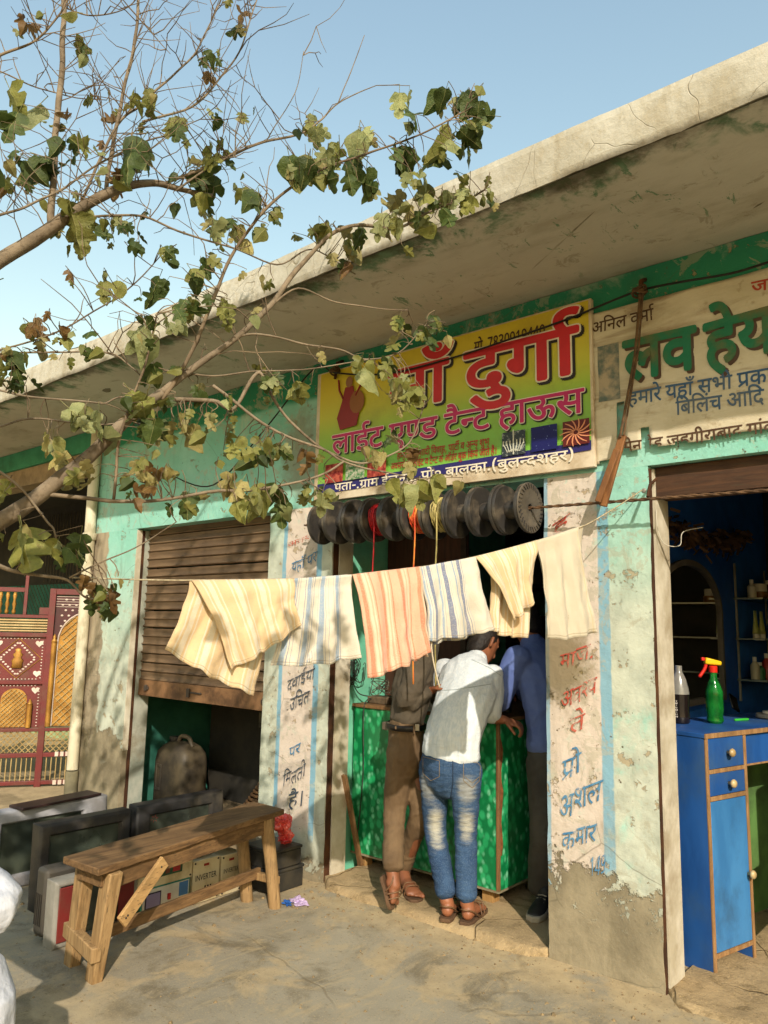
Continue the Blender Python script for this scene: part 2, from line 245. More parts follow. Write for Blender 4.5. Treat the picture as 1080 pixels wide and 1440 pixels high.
481,551 481,0 400,0 400,328 291,328 230,328* 169,316* 150,299 126,280* 126,237 126,188* 200,97* 271,40 217,-12 171,28* 92,108* 45,194* 45,242 45,277* 72,333* 93,351 122,376* 204,399* 272,399 400,399 400,551 0,551 0,622 584,622 584,551
194,622 275,622 275,0 194,0
49,338 291,338 291,256 49,256
172,-24 125,43 393,205 393,551 208,551 208,234 208,208* 183,178* 160,178 134,178* 79,220* 41,280* 41,308 41,331* 68,359* 102,359 127,359 127,551 0,551 0,622 578,622 578,551 474,551 474,0 393,0 393,122
0,622 569,622 569,551 466,551 466,0 385,0 385,298 204,298 204,244 204,216* 176,188* 153,188 129,188* 75,230* 37,290* 37,318 37,341* 64,369* 98,369 385,369 385,551 0,551
275,121 217,121* 126,172* 75,263* 75,321 75,380* 126,469* 216,520* 274,520 333,520* 424,469* 476,378* 476,319 476,261* 425,171* 334,121*|273,192 326,192* 394,266* 394,322 394,379* 330,449* 277,449 225,449* 157,375* 157,318 157,262* 221,192*
213,-165 138,-62* 68,199* 68,337 68,477* 137,730* 213,832 294,832 226,726* 153,472* 153,336 153,203* 225,-56* 295,-165
60,-165 128,-59* 200,197* 200,330 200,464* 129,723* 59,832 141,832 216,729* 286,467* 286,329 286,190* 216,-64* 141,-165
45,53 214,153 160,162* 128,194 103,221* 79,294* 79,358 79,551 0,551 0,622 583,622 583,551 479,551 479,0 398,0 398,193 92,-13|398,551 160,551 160,369 160,328* 166,280* 179,251* 190,240 213,217* 262,217 301,217* 373,255* 398,280
649,551 545,551 545,0 465,0 465,165 439,148* 367,118* 317,118 240,118* 141,204* 141,275 141,304* 166,355* 185,371 38,369 38,441 331,441 349,441* 385,440* 389,440 382,370 350,370 292,370* 221,321* 221,274 221,231* 279,188* 317,188 367,188* 438,231* 465,260 465,551 0,551 0,622 649,622
470,218 470,148* 379,80* 312,80 226,80* 92,208* 29,356 100,382 143,276* 243,153* 305,153 343,153* 391,188* 391,227 391,264* 350,322* 318,347 291,342* 260,341 255,411 323,413* 380,457* 380,494 380,530* 333,562* 302,562 265,562* 205,542* 171,525 146,594 172,608* 249,632* 298,632 376,632* 459,554* 459,495 459,417* 392,375 403,365* 412,355 450,350* 486,350 518,350* 568,356* 594,363 594,551 521,551 521,622 1038,622 1038,551 934,551 934,0 853,0 853,551 675,551 675,0 594,0 594,290 570,284* 524,279* 498,279 481,279* 455,282 470,252*
358,222 329,222* 271,208* 248,197 201,225* 137,301* 137,352 137,380* 157,420* 174,433 197,450* 259,465* 308,465 401,465 401,551 0,551 0,622 592,622 592,551 482,551 482,394 298,394 267,394* 241,388* 232,381 217,369* 217,347 217,323* 245,290* 261,277 307,294* 362,294 436,294* 534,219* 534,154 534,87* 436,0* 337,0 239,0* 84,88* 25,158 86,207 143,139* 262,74* 337,74 453,74* 453,152 453,187* 404,222*|257,-134 257,-110* 290,-76* 312,-76 335,-76* 367,-110* 367,-134 367,-159* 335,-192* 312,-192 290,-192* 257,-159*
0,622 563,622 563,551 453,551 485,512* 485,464 485,374* 406,328 442,296* 499,211* 499,152 499,102* 454,34* 376,0* 328,0 271,0* 168,61* 73,199* 29,313 100,338 128,260* 195,141* 274,74* 320,74 361,74* 414,111* 414,160 414,201* 369,270* 329,301 299,295* 264,294 259,364 333,366* 404,414* 404,463 404,493* 374,538* 351,551 0,551
122,189 87,189* 40,224* 40,255 40,284* 76,314* 104,314 122,314* 161,299* 191,276 241,292* 305,378* 305,443 305,499* 246,566* 199,566 168,566* 138,539* 138,516 138,501* 157,466* 214,442* 270,440 253,370 159,376* 66,459* 66,517 66,568* 137,632* 204,632 251,632* 333,589* 384,504* 384,440 384,371* 315,254* 254,221 299,182* 383,87* 414,43 350,-1 299,71* 216,164* 179,194 152,189*'''.split('\n')
LINES={
'mo':(6875,'0:0 1:598 2:857 3:1365 4:1916 5:2467 6:3018 7:3569 8:4120 7:4671 9:5222 9:5773 6:6324'),
'durga':(2439,'0:0 10:598 11:857 12:1097 13:1617 10:2180 14:2439'),
'light':(7846,'15:0 10:678 16:937 17:1428 18:2172 19:2725 20:3192 17:4009 21:4513 22:4513 17:4871 23:5615 10:6146 24:6405 25:7170'),
'l1':(14225,'23:0 0:531 10:1129 26:1388 27:1797 28:2037 23:2617 10:3148 11:3407 29:3647 10:4327 30:4586 31:5106 32:5605 33:5864 33:6420 10:6976 23:7235 34:7766 35:8274 10:8842 17:9101 36:9605 33:10104 37:10900 22:11664 28:12022 29:12842 38:13522 39:13522'),
'l2':(18081,'37:0 33:764 25:1320 26:1996 1:2405 40:2664 35:2904 26:3472 15:4121 10:4799 16:5058 17:5549 33:6293 17:7089 21:7593 22:7593 17:7951 41:8695 27:9457 42:9697 20:10720 14:11297 26:11297 43:11946 38:12517 41:12517 32:13519 41:13778 28:14540 27:15120 44:15360 10:16102 45:16361 27:16931 23:17171 21:17702 40:17702 46:17702'),
'pata':(15294,'35:0 45:568 10:1138 47:1397 2:1737 48:2005 10:2568 0:2827 16:3665 15:4156 49:4834 10:5389 2:5648 34:5916 35:6424 1:6992 50:7251 43:8042 10:8613 15:8872 41:9550 10:10312 2:10571 51:10839 43:11193 38:11764 15:11764 22:12442 30:12800 29:13320 23:14000 26:14531 52:14940'),
'anil':(3909,'37:0 32:764 49:1023 15:1578 33:2496 0:3052 10:3650 14:3909'),
'love1':(1234,'15:0 33:678'),
'love2':(1520,'23:0 27:531 28:531 26:1111'),
'jay':(1322,'44:0 28:742'),
'ham':(7523,'23:0 0:531 10:1129 26:1388 27:1797 28:2037 23:2617 10:3148 11:3407 25:3647 39:4323 31:5026 53:5525 41:6093 10:6855 26:7114'),
'bil':(4443,'32:0 43:259 32:830 15:1089 40:1767 54:1767 55:2641 32:3664 30:3923'),
'main':(8369,'0:0 27:598 49:598 26:1153 1:1562 56:1821 44:2638 23:3380 13:3911 31:4474 26:4733 10:5142 43:5401 10:5972 30:6231 13:6991 10:7554 40:7813 33:7813'),
'a1':(2587,'28:0 23:580 10:1111 11:1370 35:1610 26:2178'),
'a2':(2665,'30:0 33:520 10:1076 16:1335 28:1826 10:2406 40:2665'),
'a3':(2011,'57:0 32:548 54:807 45:1441'),
'a4':(977,'35:0 26:568'),
'a5':(2364,'32:0 0:259 15:857 45:1535 31:2105'),
'a6':(910,'23:0 21:531 46:531'),
'b0':(531,'23:0'),
'b1':(1867,'0:0 10:598 44:857 2:1599'),
'b2':(2307,'37:0 33:764 58:1320 28:1727'),
'b3':(570,'45:0 27:570'),
'b4':(827,'53:0 1:568'),
'b5':(2122,'37:0 29:764 15:1444'),
'b6':(2028,'41:0 0:762 10:1360 26:1619'),
'b7':(1653,'8:0 9:551 7:1102')}
# ---------------------------------------------------------------- lettering
_gc = {}
def inpoly(x, y, P):
    c = False
    for k in range(len(P)):
        (x0, y0), (x1, y1) = P[k], P[k-1]
        if (y0 > y) != (y1 > y) and x < (x1-x0)*(y-y0)/(y1-y0)+x0: c = not c
    return c
def glyph(i):
    """the outlines of one letter filled: a list of (vertices, faces), one for each stroke piece"""
    if i in _gc: return _gc[i]
    cons = []
    for con in GLYPHS[i].split('|'):
        P = []
        for q in con.split():
            on = q[-1] != '*'; a, b = q.rstrip('*').split(','); P.append((int(a)/1000, int(b)/1000, on))
        full = []
        for k in range(len(P)):
            a, b = P[k], P[(k+1) % len(P)]; full.append(a)
            if not a[2] and not b[2]: full.append(((a[0]+b[0])/2, (a[1]+b[1])/2, True))
        s0 = next((k for k, p in enumerate(full) if p[2]), 0); full = full[s0:]+full[:s0]
        out = []
        for k, p in enumerate(full):
            if p[2]: out.append(p[:2])
            else:
                a = full[k-1]; b = full[(k+1) % len(full)]
                for t in (.34, .67): out.append(tuple((1-t)**2*a[c]+2*t*(1-t)*p[c]+t*t*b[c] for c in (0, 1)))
        ar = sum(out[k-1][0]*out[k][1]-out[k][0]*out[k-1][1] for k in range(len(out))); cons.append((ar, out))
    sg = max(cons, key=lambda c: abs(c[0]))[0]; outs = [c for c in cons if c[0]*sg > 0]; holes = [c for c in cons if c[0]*sg < 0]; res = []
    for _, o in outs:
        cu = bpy.data.curves.new('g', 'CURVE'); cu.dimensions = '2D'; cu.fill_mode = 'FRONT'
        for P in [o]+[h for _, h in holes if inpoly(*h[0], o)]:
            sp = cu.splines.new('POLY'); sp.points.add(len(P)-1); sp.use_cyclic_u = True
            for pt, (x, y) in zip(sp.points, P): pt.co = (x, y, 0, 1)
        ob = bpy.data.objects.new('g', cu); me = bpy.data.meshes.new_from_object(ob)
        res.append(([tuple(v.co) for v in me.vertices], [tuple(p.vertices) for p in me.polygons]))
        bpy.data.meshes.remove(me); bpy.data.objects.remove(ob); bpy.data.curves.remove(cu)
    _gc[i] = res; return res
def lettering(key, p0, p1, h, layers, parent, y, name='lettering', jit=0, slant=0, keep=None, wob=0):
    """one line of writing on a wall or sign: baseline p0..p1 (X, Z), headline height h;
    layers: (material, boldness, shift x, shift z, how far in front); y: depth of the surface, a number or y(x, z)"""
    W, seq = LINES[key]; W /= 1000; rnd = random.Random(key); objs = []
    seq = [(int(a.split(':')[0]), int(a.split(':')[1])/1000) for a in seq.split()]
    jits = [(rnd.uniform(-jit, jit), rnd.uniform(-jit, jit)) for _ in seq]
    for mat, off, dx, dz, dep in layers:
        mb = MB()
        K = 0 if off <= .001 else (12 if off > .03 else 8 if off > .018 else 5)
        st = [(0, 0)]+[(off*math.cos(2*math.pi*k/K), off*math.sin(2*math.pi*k/K)) for k in range(K)]
        for n, (gi, x0) in enumerate(seq):
            lay = 0
            for vs, fs in glyph(gi):
                for ox, oz in st:
                    pts = []; lay += 1
                    for a, b, _ in vs:
                        u = (a+ox*.9+x0)/W; b += jits[n][0]*.2+oz
                        X = p0[0]+(p1[0]-p0[0])*u+dx+slant*b*h; Z = p0[1]+(p1[1]-p0[1])*u+dz+b/.622*h
                        if wob: X, Z = X+wob*h*(noise.noise((X*7/h*.12, Z*7/h*.12, 1))+.5*noise.noise((X*3/h, Z*3/h, 4))), Z+wob*h*(noise.noise((X*7/h*.12, Z*7/h*.12, 9))+.5*noise.noise((X*3/h, Z*3/h, 6)))
                        Y = y(X, Z) if callable(y) else y
                        pts.append((X, Y-dep-.00004*lay-.0005*(n % 2), Z))
                    mb.add(pts, fs if keep is None else [f for f in fs if keep(sum(pts[i][0] for i in f)/len(f), sum(pts[i][2] for i in f)/len(f))])
        objs.append(mb.build(name, mat, parent))
    return objs

# ---------------------------------------------------------------- ground
def gz(x, y):
    d = math.hypot(x+2.5, y+1.5); f = max(0, 1-d/9)
    z = f*(.010*noise.noise((x*1.3, y*1.3, 0))+.004*noise.noise((x*5, y*5, 3)))
    if y > -.5 and x > -3.4: z += .012*min(1, (y+.5)/.5)
    return z
def spaced(a, b, c, d, st):
    L = []; x = c
    while x <= d: L.append(x); x += st
    g = st
    x = d
    while x < b: g *= 1.35; x += g; L.append(min(x, b))
    g = st; x = c
    while x > a: g *= 1.35; x -= g; L.insert(0, max(x, a))
    return L
n = NT('yard_cement'); X, Y, Z = n.xyz()
big = n.noise(.9, 6, .6); fine = n.noise(9, 8, .7); grain = n.noise(140, 3, .6)
cem = n.mix(n.step(big, .35, .7), srgb(146, 138, 120), srgb(168, 159, 138))
cem = n.mix(n.math('MULTIPLY', n.step(n.noise(2.6, 8, .68, dist=.6), .48, .66), .75), cem, srgb(112, 101, 80))
sand = n.mix(n.step(fine, .35, .7), srgb(188, 168, 132), srgb(164, 146, 114))
# sand lies thick in front (towards the road) and thin on the worn cement apron
fr = n.math('ADD', n.math('MULTIPLY', Y, -.62), n.math('MULTIPLY', X, -.10))
sm = n.step(n.math('ADD', fr, n.math('MULTIPLY', n.math('SUBTRACT', n.noise(1.4, 7, .65), .5), 2.2)), 1.15, 1.75)
far = n.step(n.math('ADD', n.math('MULTIPLY', X, -1), n.math('MULTIPLY', Y, .15)), 5.2, 6.3)
sm = n.math('MAXIMUM', sm, far)
pat = n.math('MULTIPLY', n.step(n.noise(2.4, 9, .68, dist=.5), .50, .60), .8)
edge = n.math('MULTIPLY', n.step(Y, -.42, -.12), n.step(n.noise(5, 5, .6), .3, .5))
col = n.mix(n.math('MAXIMUM', n.math('MAXIMUM', sm, pat), edge), cem, sand)
stain = n.math('MULTIPLY', n.step(n.noise(1.7, 5, .55, dist=.3), .6, .68), .5)
col = n.mix(stain, col, srgb(96, 86, 66))
crk = n.voro(.85, 'DISTANCE_TO_EDGE', co=n.warp(n.co, .13))
ck = n.math('MULTIPLY', n.math('SUBTRACT', 1, n.step(crk, .0015, .007)), n.step(n.noise(1.3, 3), .45, .6))
col = n.mix(n.math('MULTIPLY', ck, .35), col, srgb(104, 88, 62))
col = n.mix(n.math('MULTIPLY', n.step(grain, .52, .72), .35), col, srgb(205, 180, 132))
col = n.mix(n.math('MULTIPLY', n.step(n.noise(60, 4, .7), .58, .72), .55), col, srgb(104, 88, 60))
scuff = n.noise(3.5, 8, .7, stretch=(2.6, .7, 1), dist=1.4); col = n.mix(n.math('MULTIPLY', n.step(scuff, .52, .66), .4), col, srgb(186, 166, 128)); col = n.mix(n.math('MULTIPLY', n.step(n.noise(26, 6, .75), .6, .66), .6), col, srgb(120, 106, 80))
n.bump(n.math('ADD', n.math('ADD', n.math('MULTIPLY', fine, .35), n.math('MULTIPLY', grain, .3)), n.math('MULTIPLY', ck, -.5)), .5, .006)
M_GROUND = n.done(col, .95, spec=.15)
gx = spaced(-900, 900, -9, 2, .09); gy = spaced(-900, 900, -4.2, .5, .09)
mb = MB(); mb.v = [(x, y, gz(x, y)) for y in gy for x in gx]; k = len(gx)
mb.f = [(j*k+i, j*k+i+1, (j+1)*k+i+1, (j+1)*k+i) for j in range(len(gy)-1) for i in range(k-1)]
tag(mb.build('ground', M_GROUND, smooth=True), kind='structure')
# grit lying about the yard
rnd = random.Random(3); mb = MB()
for _ in range(2600):
    x, y = rnd.uniform(-5.5, .5), rnd.uniform(-3.2, -.02); s = rnd.choice((.003, .004, .005, .007, .011))*rnd.uniform(.6, 1.1)
    if rnd.random() < .5: y = -abs(rnd.gauss(0, .25))-.02
    z = gz(x, y); a = rnd.uniform(0, 6.3)
    ring = [(x+math.cos(a+t*1.256)*s*rnd.uniform(.7, 1.2), y+math.sin(a+t*1.256)*s*rnd.uniform(.7, 1.2), z-s*.2) for t in range(5)]
    mb.add(ring+[(x, y, z+s*rnd.uniform(.4, .8))], [(t, (t+1) % 5, 5) for t in range(5)])
for _ in range(150):
    x, y = rnd.uniform(-5.5, .3), rnd.uniform(-2.6, -.05); s = rnd.uniform(.007, .016)
    if x < -1.9 and rnd.random() < .6: y = -abs(rnd.gauss(0, .15))-.03
    z = gz(x, y); a = rnd.uniform(0, 6.3); ring = [(x+math.cos(a+t*1.047)*s*rnd.uniform(.7, 1.2), y+math.sin(a+t*1.047)*s*rnd.uniform(.6, 1.1), z-s*.1) for t in range(6)]; top_ = [(q[0]*.45+x*.55, q[1]*.45+y*.55, z+s*rnd.uniform(.5, .8)) for q in ring]
    mb.add(ring+top_, [(t, (t+1) % 6, 6+(t+1) % 6, 6+t) for t in range(6)]+[tuple(range(6, 12))])
tag(mb.build('gravel', plain('grit', srgb(150, 128, 92), srgb(110, 95, 70), scale=30)), 'small stones and grit scattered over the sandy yard', 'gravel', kind='stuff')

# ---------------------------------------------------------------- the shop row
def paint(name, bands=(), cem_h=.35, cem_j=.5, fade=.5, fade_z=None, base=(srgb(134, 200, 182), srgb(158, 212, 198)), pale=srgb(208, 208, 190), seed=0., bare=None, streak=.35, dark_z=None, smear=None):
    n = NT(name); mp = n.n('ShaderNodeMapping'); mp.inputs['Location'].default_value = (seed, seed*1.7, seed*.6)
    n.t.links.new(n.co, mp.inputs[0]); co = mp.outputs[0]; X, Y, Z = n.xyz()
    c = n.mix(n.step(n.noise(1.8, 7, .6, co), .3, .7), *base)
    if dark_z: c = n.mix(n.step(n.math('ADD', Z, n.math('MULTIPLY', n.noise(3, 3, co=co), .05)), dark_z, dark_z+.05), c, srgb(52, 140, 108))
    f = n.step(n.noise(3.4, 9, .68, co, dist=.5), 1-fade-.12, 1-fade+.1)
    if fade_z: f = n.math('MULTIPLY', f, n.step(Z, fade_z[1], fade_z[0]))
    c = n.mix(n.math('MULTIPLY', f, .9), c, n.mix(n.step(n.noise(7, 5, .6, co), .35, .65), pale, tuple(q*.75 for q in pale)))
    wob = n.math('MULTIPLY', n.math('SUBTRACT', n.noise(16, 4, .6, co), .5), .012)
    xw = n.math('ADD', X, wob)
    for x0, x1, bc, op, z0, z1 in bands:
        m = n.math('MULTIPLY', n.step(xw, x0-.004, x0+.004), n.math('SUBTRACT', 1, n.step(xw, x1-.004, x1+.004)))
        zz = n.math('ADD', Z, n.math('MULTIPLY', n.math('SUBTRACT', n.noise(6, 5, .65, co), .5), .25))
        m = n.math('MULTIPLY', m, n.math('MULTIPLY', n.step(zz, z0-.03, z0+.03), n.math('SUBTRACT', 1, n.step(zz, z1-.02, z1+.02))))
        wear = n.math('SUBTRACT', 1, n.math('MULTIPLY', n.step(n.noise(13, 7, .7, co), .56, .66), .55))
        c = n.mix(n.math('MULTIPLY', n.math('MULTIPLY', m, wear), op), c, bc)
    mid = n.step(n.noise(6.5, 10, .76, co, dist=.8), .56, .59)
    c = n.mix(n.math('MULTIPLY', mid, .5), c, n.mix(n.noise(9, 4, co=co), srgb(190, 184, 160), srgb(160, 156, 134)))
    # chipped spots
    ch = n.step(n.noise(11, 9, .72, co), .60, .63)
    c = n.mix(n.math('MULTIPLY', ch, .75), c, srgb(172, 152, 118))
    ch2 = n.step(n.noise(27, 5, .6, co), .685, .71); c = n.mix(ch2, c, srgb(96, 84, 66))
    # bare cement plaster where the paint has come away
    cem = n.mix(n.step(n.noise(4, 8, .65, co), .35, .68), srgb(160, 148, 122), srgb(130, 120, 98))
    cem = n.mix(n.math('MULTIPLY', n.step(n.noise(2.2, 5, .6, co), .5, .65), .5), cem, srgb(92, 82, 64))
    jag = n.math('ADD', n.math('MULTIPLY', n.math('SUBTRACT', n.noise(2.6, 9, .66, co), .5), cem_j*1.6), n.math('MULTIPLY', n.math('SUBTRACT', n.noise(14, 6, .7, co), .5), .12))
    cm = n.math('SUBTRACT', 1, n.step(n.math('ADD', Z, jag), cem_h-.012, cem_h+.012))
    if bare:
        bm_ = n.math('SUBTRACT', 1, n.step(n.math('ADD', X, n.math('MULTIPLY', n.math('SUBTRACT', n.noise(4, 8, .66, co), .5), .3)), bare-.01, bare+.01))
        c = n.mix(bm_, c, n.mix(n.step(n.noise(3, 6, co=co, stretch=(4, 4, .8)), .3, .7), srgb(178, 164, 138), srgb(138, 126, 106)))
    fk = n.math('MULTIPLY', n.step(n.noise(8, 9, .72, co, dist=.5), .565, .60), n.step(n.math('ADD', Z, n.math('MULTIPLY', jag, .5)), cem_h-.30, cem_h-.06)); cm = n.math('MULTIPLY', cm, n.math('SUBTRACT', 1, n.math('MULTIPLY', fk, .85)))
    gs = n.math('MULTIPLY', n.math('SUBTRACT', 1, n.step(n.math('ADD', Z, n.math('MULTIPLY', jag, 1.4)), cem_h-.05, cem_h+.45)), .5); c = n.mix(n.math('MULTIPLY', gs, n.step(n.noise(6, 7, .7, co), .4, .65)), c, srgb(150, 142, 120))
    c = n.mix(cm, c, cem)
    if smear:
        dx = n.math('SUBTRACT', X, smear[0]); dz = n.math('MULTIPLY', n.math('SUBTRACT', Z, smear[1]), .62)
        d = n.math('SQRT', n.math('ADD', n.math('MULTIPLY', dx, dx), n.math('MULTIPLY', dz, dz)))
        d = n.math('ADD', d, n.math('MULTIPLY', n.math('SUBTRACT', n.noise(9, 7, .7, co), .5), .25))
        c = n.mix(n.math('MULTIPLY', n.math('SUBTRACT', 1, n.step(d, smear[2]*.4, smear[2])), .75), c, n.mix(n.noise(6, 3), *smear[3:5]))
    st = n.step(n.noise(5, 5, .6, co, stretch=(2.2, 2.2, .5)), .52, .74)
    c = n.mix(n.math('MULTIPLY', st, streak), c, srgb(112, 104, 80))
    hair = n.voro(2.1, 'DISTANCE_TO_EDGE', co=n.warp(co, .1))
    hm = n.math('MULTIPLY', n.math('SUBTRACT', 1, n.step(hair, .001, .006)), n.step(n.noise(2, 2, co=co), .5, .58))
    c = n.mix(n.math('MULTIPLY', hm, .45), c, srgb(90, 84, 66))
    h = n.math('ADD', n.math('MULTIPLY', n.math('MAXIMUM', cm, n.math('MULTIPLY', ch, .8)), -.5), n.math('ADD', n.math('MULTIPLY', n.noise(30, 6, .65, co), .35), n.math('MULTIPLY', n.noise(3, 3, co=co), .6)))
    n.bump(h, .8, .016)
    return n.done(c, .9, spec=.2)
WHITE = srgb(216, 200, 186); BLUE = srgb(122, 172, 196)
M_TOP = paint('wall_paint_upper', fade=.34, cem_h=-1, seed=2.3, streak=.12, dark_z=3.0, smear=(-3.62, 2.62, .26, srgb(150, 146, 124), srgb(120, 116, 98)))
M_PIER_L = paint('wall_paint_left', fade=.66, fade_z=(1.0, 2.3), cem_h=.62, cem_j=1.1, seed=5.1, bare=-5.98, streak=.35)
M_PIER_M = paint('wall_paint_middle', bands=[(-3.735, -3.44, WHITE, .95, .28, 2.4), (-3.765, -3.73, BLUE, .9, .3, 2.3), (-3.445, -3.40, BLUE, .9, .22, 2.3)], fade=.74, cem_h=.16, cem_j=.22, seed=8.4, fade_z=(1.9, 2.5))
M_PIER_R = paint('wall_paint_right', bands=[(-1.84, -1.55, WHITE, .95, .36, 2.35), (-1.555, -1.50, BLUE, .85, .42, 2.28), (-1.84, -1.815, BLUE, .8, .3, 2.4)], fade=.66, cem_h=.46, cem_j=.42, seed=3.2, smear=(-1.76, 1.36, .2, srgb(120, 98, 42), srgb(92, 84, 40)), fade_z=(1.5, 2.2))
M_REVEAL = plain('reveal_plaster', srgb(212, 204, 184), srgb(188, 178, 154), dirt=srgb(140, 122, 92), dscale=4, damt=.6, bump=.5, bscale=25, bdist=.008)
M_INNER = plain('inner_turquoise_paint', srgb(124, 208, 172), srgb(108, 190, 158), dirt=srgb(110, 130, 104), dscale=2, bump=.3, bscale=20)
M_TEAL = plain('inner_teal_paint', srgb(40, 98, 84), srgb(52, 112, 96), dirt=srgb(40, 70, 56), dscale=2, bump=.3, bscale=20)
M_DARK = plain('dark_wall', srgb(52, 48, 40), srgb(40, 38, 34), bump=.3)  # one even near-black brown for back walls, ceilings and cupboard
M_RUST = plain('rusty_iron', srgb(74, 44, 26), srgb(52, 32, 20), dirt=srgb(110, 70, 38), dscale=8, rough=.8, bump=.4, bscale=60)
M_IRON = plain('dark_iron', srgb(48, 40, 34), srgb(70, 58, 48), rough=.6, scale=20, spec=.5)

bld = thing('shop_building', 'turquoise shop row with peeling painted piers and a projecting concrete roof', 'building', (-3, 0, 0))
def part(name, mat, parent, *boxes, **kw):
    mb = MB()
    for b in boxes: mb.box(*b)
    return mb.build(name, mat, parent, **kw)
XL, X1, X2, X3, X4, X5, X6 = -6.22, -5.56, -3.91, -3.31, -1.835, -1.30, .9
def wallbox(name, mat, x0, x1, y0, y1, z0, z1, nx, nz, seed):
    """a wall piece with a slightly uneven hand-plastered front and worn arrises"""
    mb = MB(); rr = lambda x, z: .004*noise.noise((x*4+seed, z*4, 1))+.0025*noise.noise((x*15, z*15, seed))
    def fn(u, v):
        x, z = x0+(x1-x0)*u, z0+(z1-z0)*v; e = 0
        if u in (0, 1): x += .005*noise.noise((z*9, seed, u*5))+.002*noise.noise((z*31, seed, u)); e = .004*abs(noise.noise((z*14, u*3, seed)))
        return (x, y0+rr(x, z)+e, z)
    mb.grid(nx, nz, fn, uv=False); mb.v = mb.v; nb = len(mb.v)
    per = [i for i in range(nx+1)]+[j*(nx+1)+nx for j in range(1, nz+1)]+[nz*(nx+1)+i for i in range(nx-1, -1, -1)]+[j*(nx+1) for j in range(nz-1, 0, -1)]
    mb.v += [(mb.v[i][0], y1, mb.v[i][2]) for i in per]; L = len(per)
    mb.f += [(per[i], per[(i+1) % L], nb+(i+1) % L, nb+i) for i in range(L)]+[tuple(nb+i for i in range(L))]
    return mb.build(name, mat, bld)
wallbox('wall', M_TOP, XL, 2.6, 0, .2, 2.262, 3.228, 170, 20, 1)
wallbox('pier', M_PIER_L, XL, X1, 0, .2, -.05, 2.262, 14, 50, 2)
pierM = wallbox('pier', M_PIER_M, X2, X3, 0, .18, -.05, 2.262, 14, 50, 3)
pierR = wallbox('pier', M_PIER_R, X4, X5, 0, .2, -.05, 2.262, 14, 50, 4)
wallbox('pier', M_PIER_M, X6, 2.6, 0, .2, -.05, 2.262, 20, 20, 9)
# the soffit, the slab and its whitewashed front edge
n = NT('soffit_plaster'); X, Y, Z = n.xyz()
c = n.mix(n.step(n.noise(1.2, 7, .6), .3, .7), srgb(212, 206, 192), srgb(194, 188, 174))
c = n.mix(n.math('MULTIPLY', n.step(n.noise(3, 8, .65, stretch=(.6, 1.6, 1)), .5, .7), .4), c, srgb(146, 134, 112))
fl_ = n.math('MULTIPLY', n.step(n.noise(5.5, 7, .7, stretch=(2.2, .8, 1), dist=.8), .60, .63), n.step(n.noise(.9, 3), .5, .6)); c = n.mix(n.math('MULTIPLY', fl_, .8), c, srgb(92, 134, 100)); c = n.mix(n.math('MULTIPLY', n.step(n.noise(8, 8, .75, dist=.7), .58, .64), .45), c, srgb(140, 128, 106))
gm = n.math('MULTIPLY', n.step(n.math('ADD', n.math('MULTIPLY', Y, -1), n.math('MULTIPLY', n.noise(2.4, 8, .7, dist=.6), .9)), 1.18, 1.3), n.step(n.noise(5, 6, .7), .42, .56))
c = n.mix(n.math('MULTIPLY', gm, .85), c, srgb(88, 128, 96))
c = n.mix(n.math('MULTIPLY', n.step(n.math('ADD', n.math('MULTIPLY', Y, -1), n.math('MULTIPLY', n.noise(4, 8, .7), .5)), 1.02, 1.16), .8), c, srgb(74, 66, 50))
n.bump(n.noise(9, 8, .65), .35, .012); M_SOFFIT = n.done(c, .95, spec=.1)
n = NT('whitewashed_concrete'); X, Y, Z = n.xyz()
c = n.mix(n.step(n.noise(2.2, 8, .65), .3, .7), srgb(208, 203, 187), srgb(182, 175, 156))
c = n.mix(n.math('MULTIPLY', n.step(n.noise(6, 8, .7, stretch=(1, 1, .5)), .46, .66), .6), c, srgb(160, 148, 122))
c = n.mix(n.math('MULTIPLY', n.step(n.noise(3.1, 9, .75, dist=.4), .585, .68), .75), c, srgb(112, 106, 92))
cr = n.voro(4.6, 'DISTANCE_TO_EDGE', co=n.warp(n.co, .16), stretch=(1, 1, .7))
ck = n.math('MULTIPLY', n.math('SUBTRACT', 1, n.step(cr, .001, .007)), n.step(n.noise(2.5, 3), .48, .56))
c = n.mix(n.math('MULTIPLY', ck, .45), c, srgb(130, 114, 86)); c = n.mix(n.math('MULTIPLY', n.step(n.noise(13, 9, .75), .54, .62), .4), c, srgb(180, 168, 142))
lowd = n.math('MULTIPLY', n.math('SUBTRACT', 1, n.step(n.math('ADD', Z, n.math('MULTIPLY', n.noise(7, 7, .7), -.06)), 3.205, 3.24)), n.step(n.noise(1.8, 3), .4, .55))
c = n.mix(n.math('MULTIPLY', lowd, .8), c, srgb(92, 82, 62))
n.bump(n.math('ADD', n.noise(14, 8, .7), n.math('MULTIPLY', ck, -.4)), .55, .015); M_FASCIA = n.done(c, .92, spec=.15)
mb = MB()
def fas(u, v):
    x = -10+14*u; z = 3.236+.19*v+(.007*noise.noise((x*3, v*9, 0))+.005*noise.noise((x*17, v*9, 4)) if v in (0, 1) else 0)-(.012*max(0, noise.noise((x*5, 3, v))-.35) if v == 1 else 0)
    return (x, -.904+.008*noise.noise((x*2.2, z*6, 2))+(.006 if v in (0, 1) else 0), z)
mb.grid(280, 6, fas, uv=False)
k = 281; b0 = len(mb.v); mb.v += [(-10, 5, 3.236), (4, 5, 3.236), (-10, 5, 3.44), (4, 5, 3.44)]
mb.f += [tuple(range(k))+(b0+1, b0), tuple(6*k+i for i in range(k))[::-1]+(b0+2, b0+3), (b0, b0+1, b0+3, b0+2)]
mb.build('roof_slab', M_FASCIA, bld)
mb = MB(); mb.grid(120, 10, lambda u, v: (-9.9+13.8*u, -.893+1.12*v, 3.231-.006*noise.noise((u*40, v*5, 0))), uv=False)
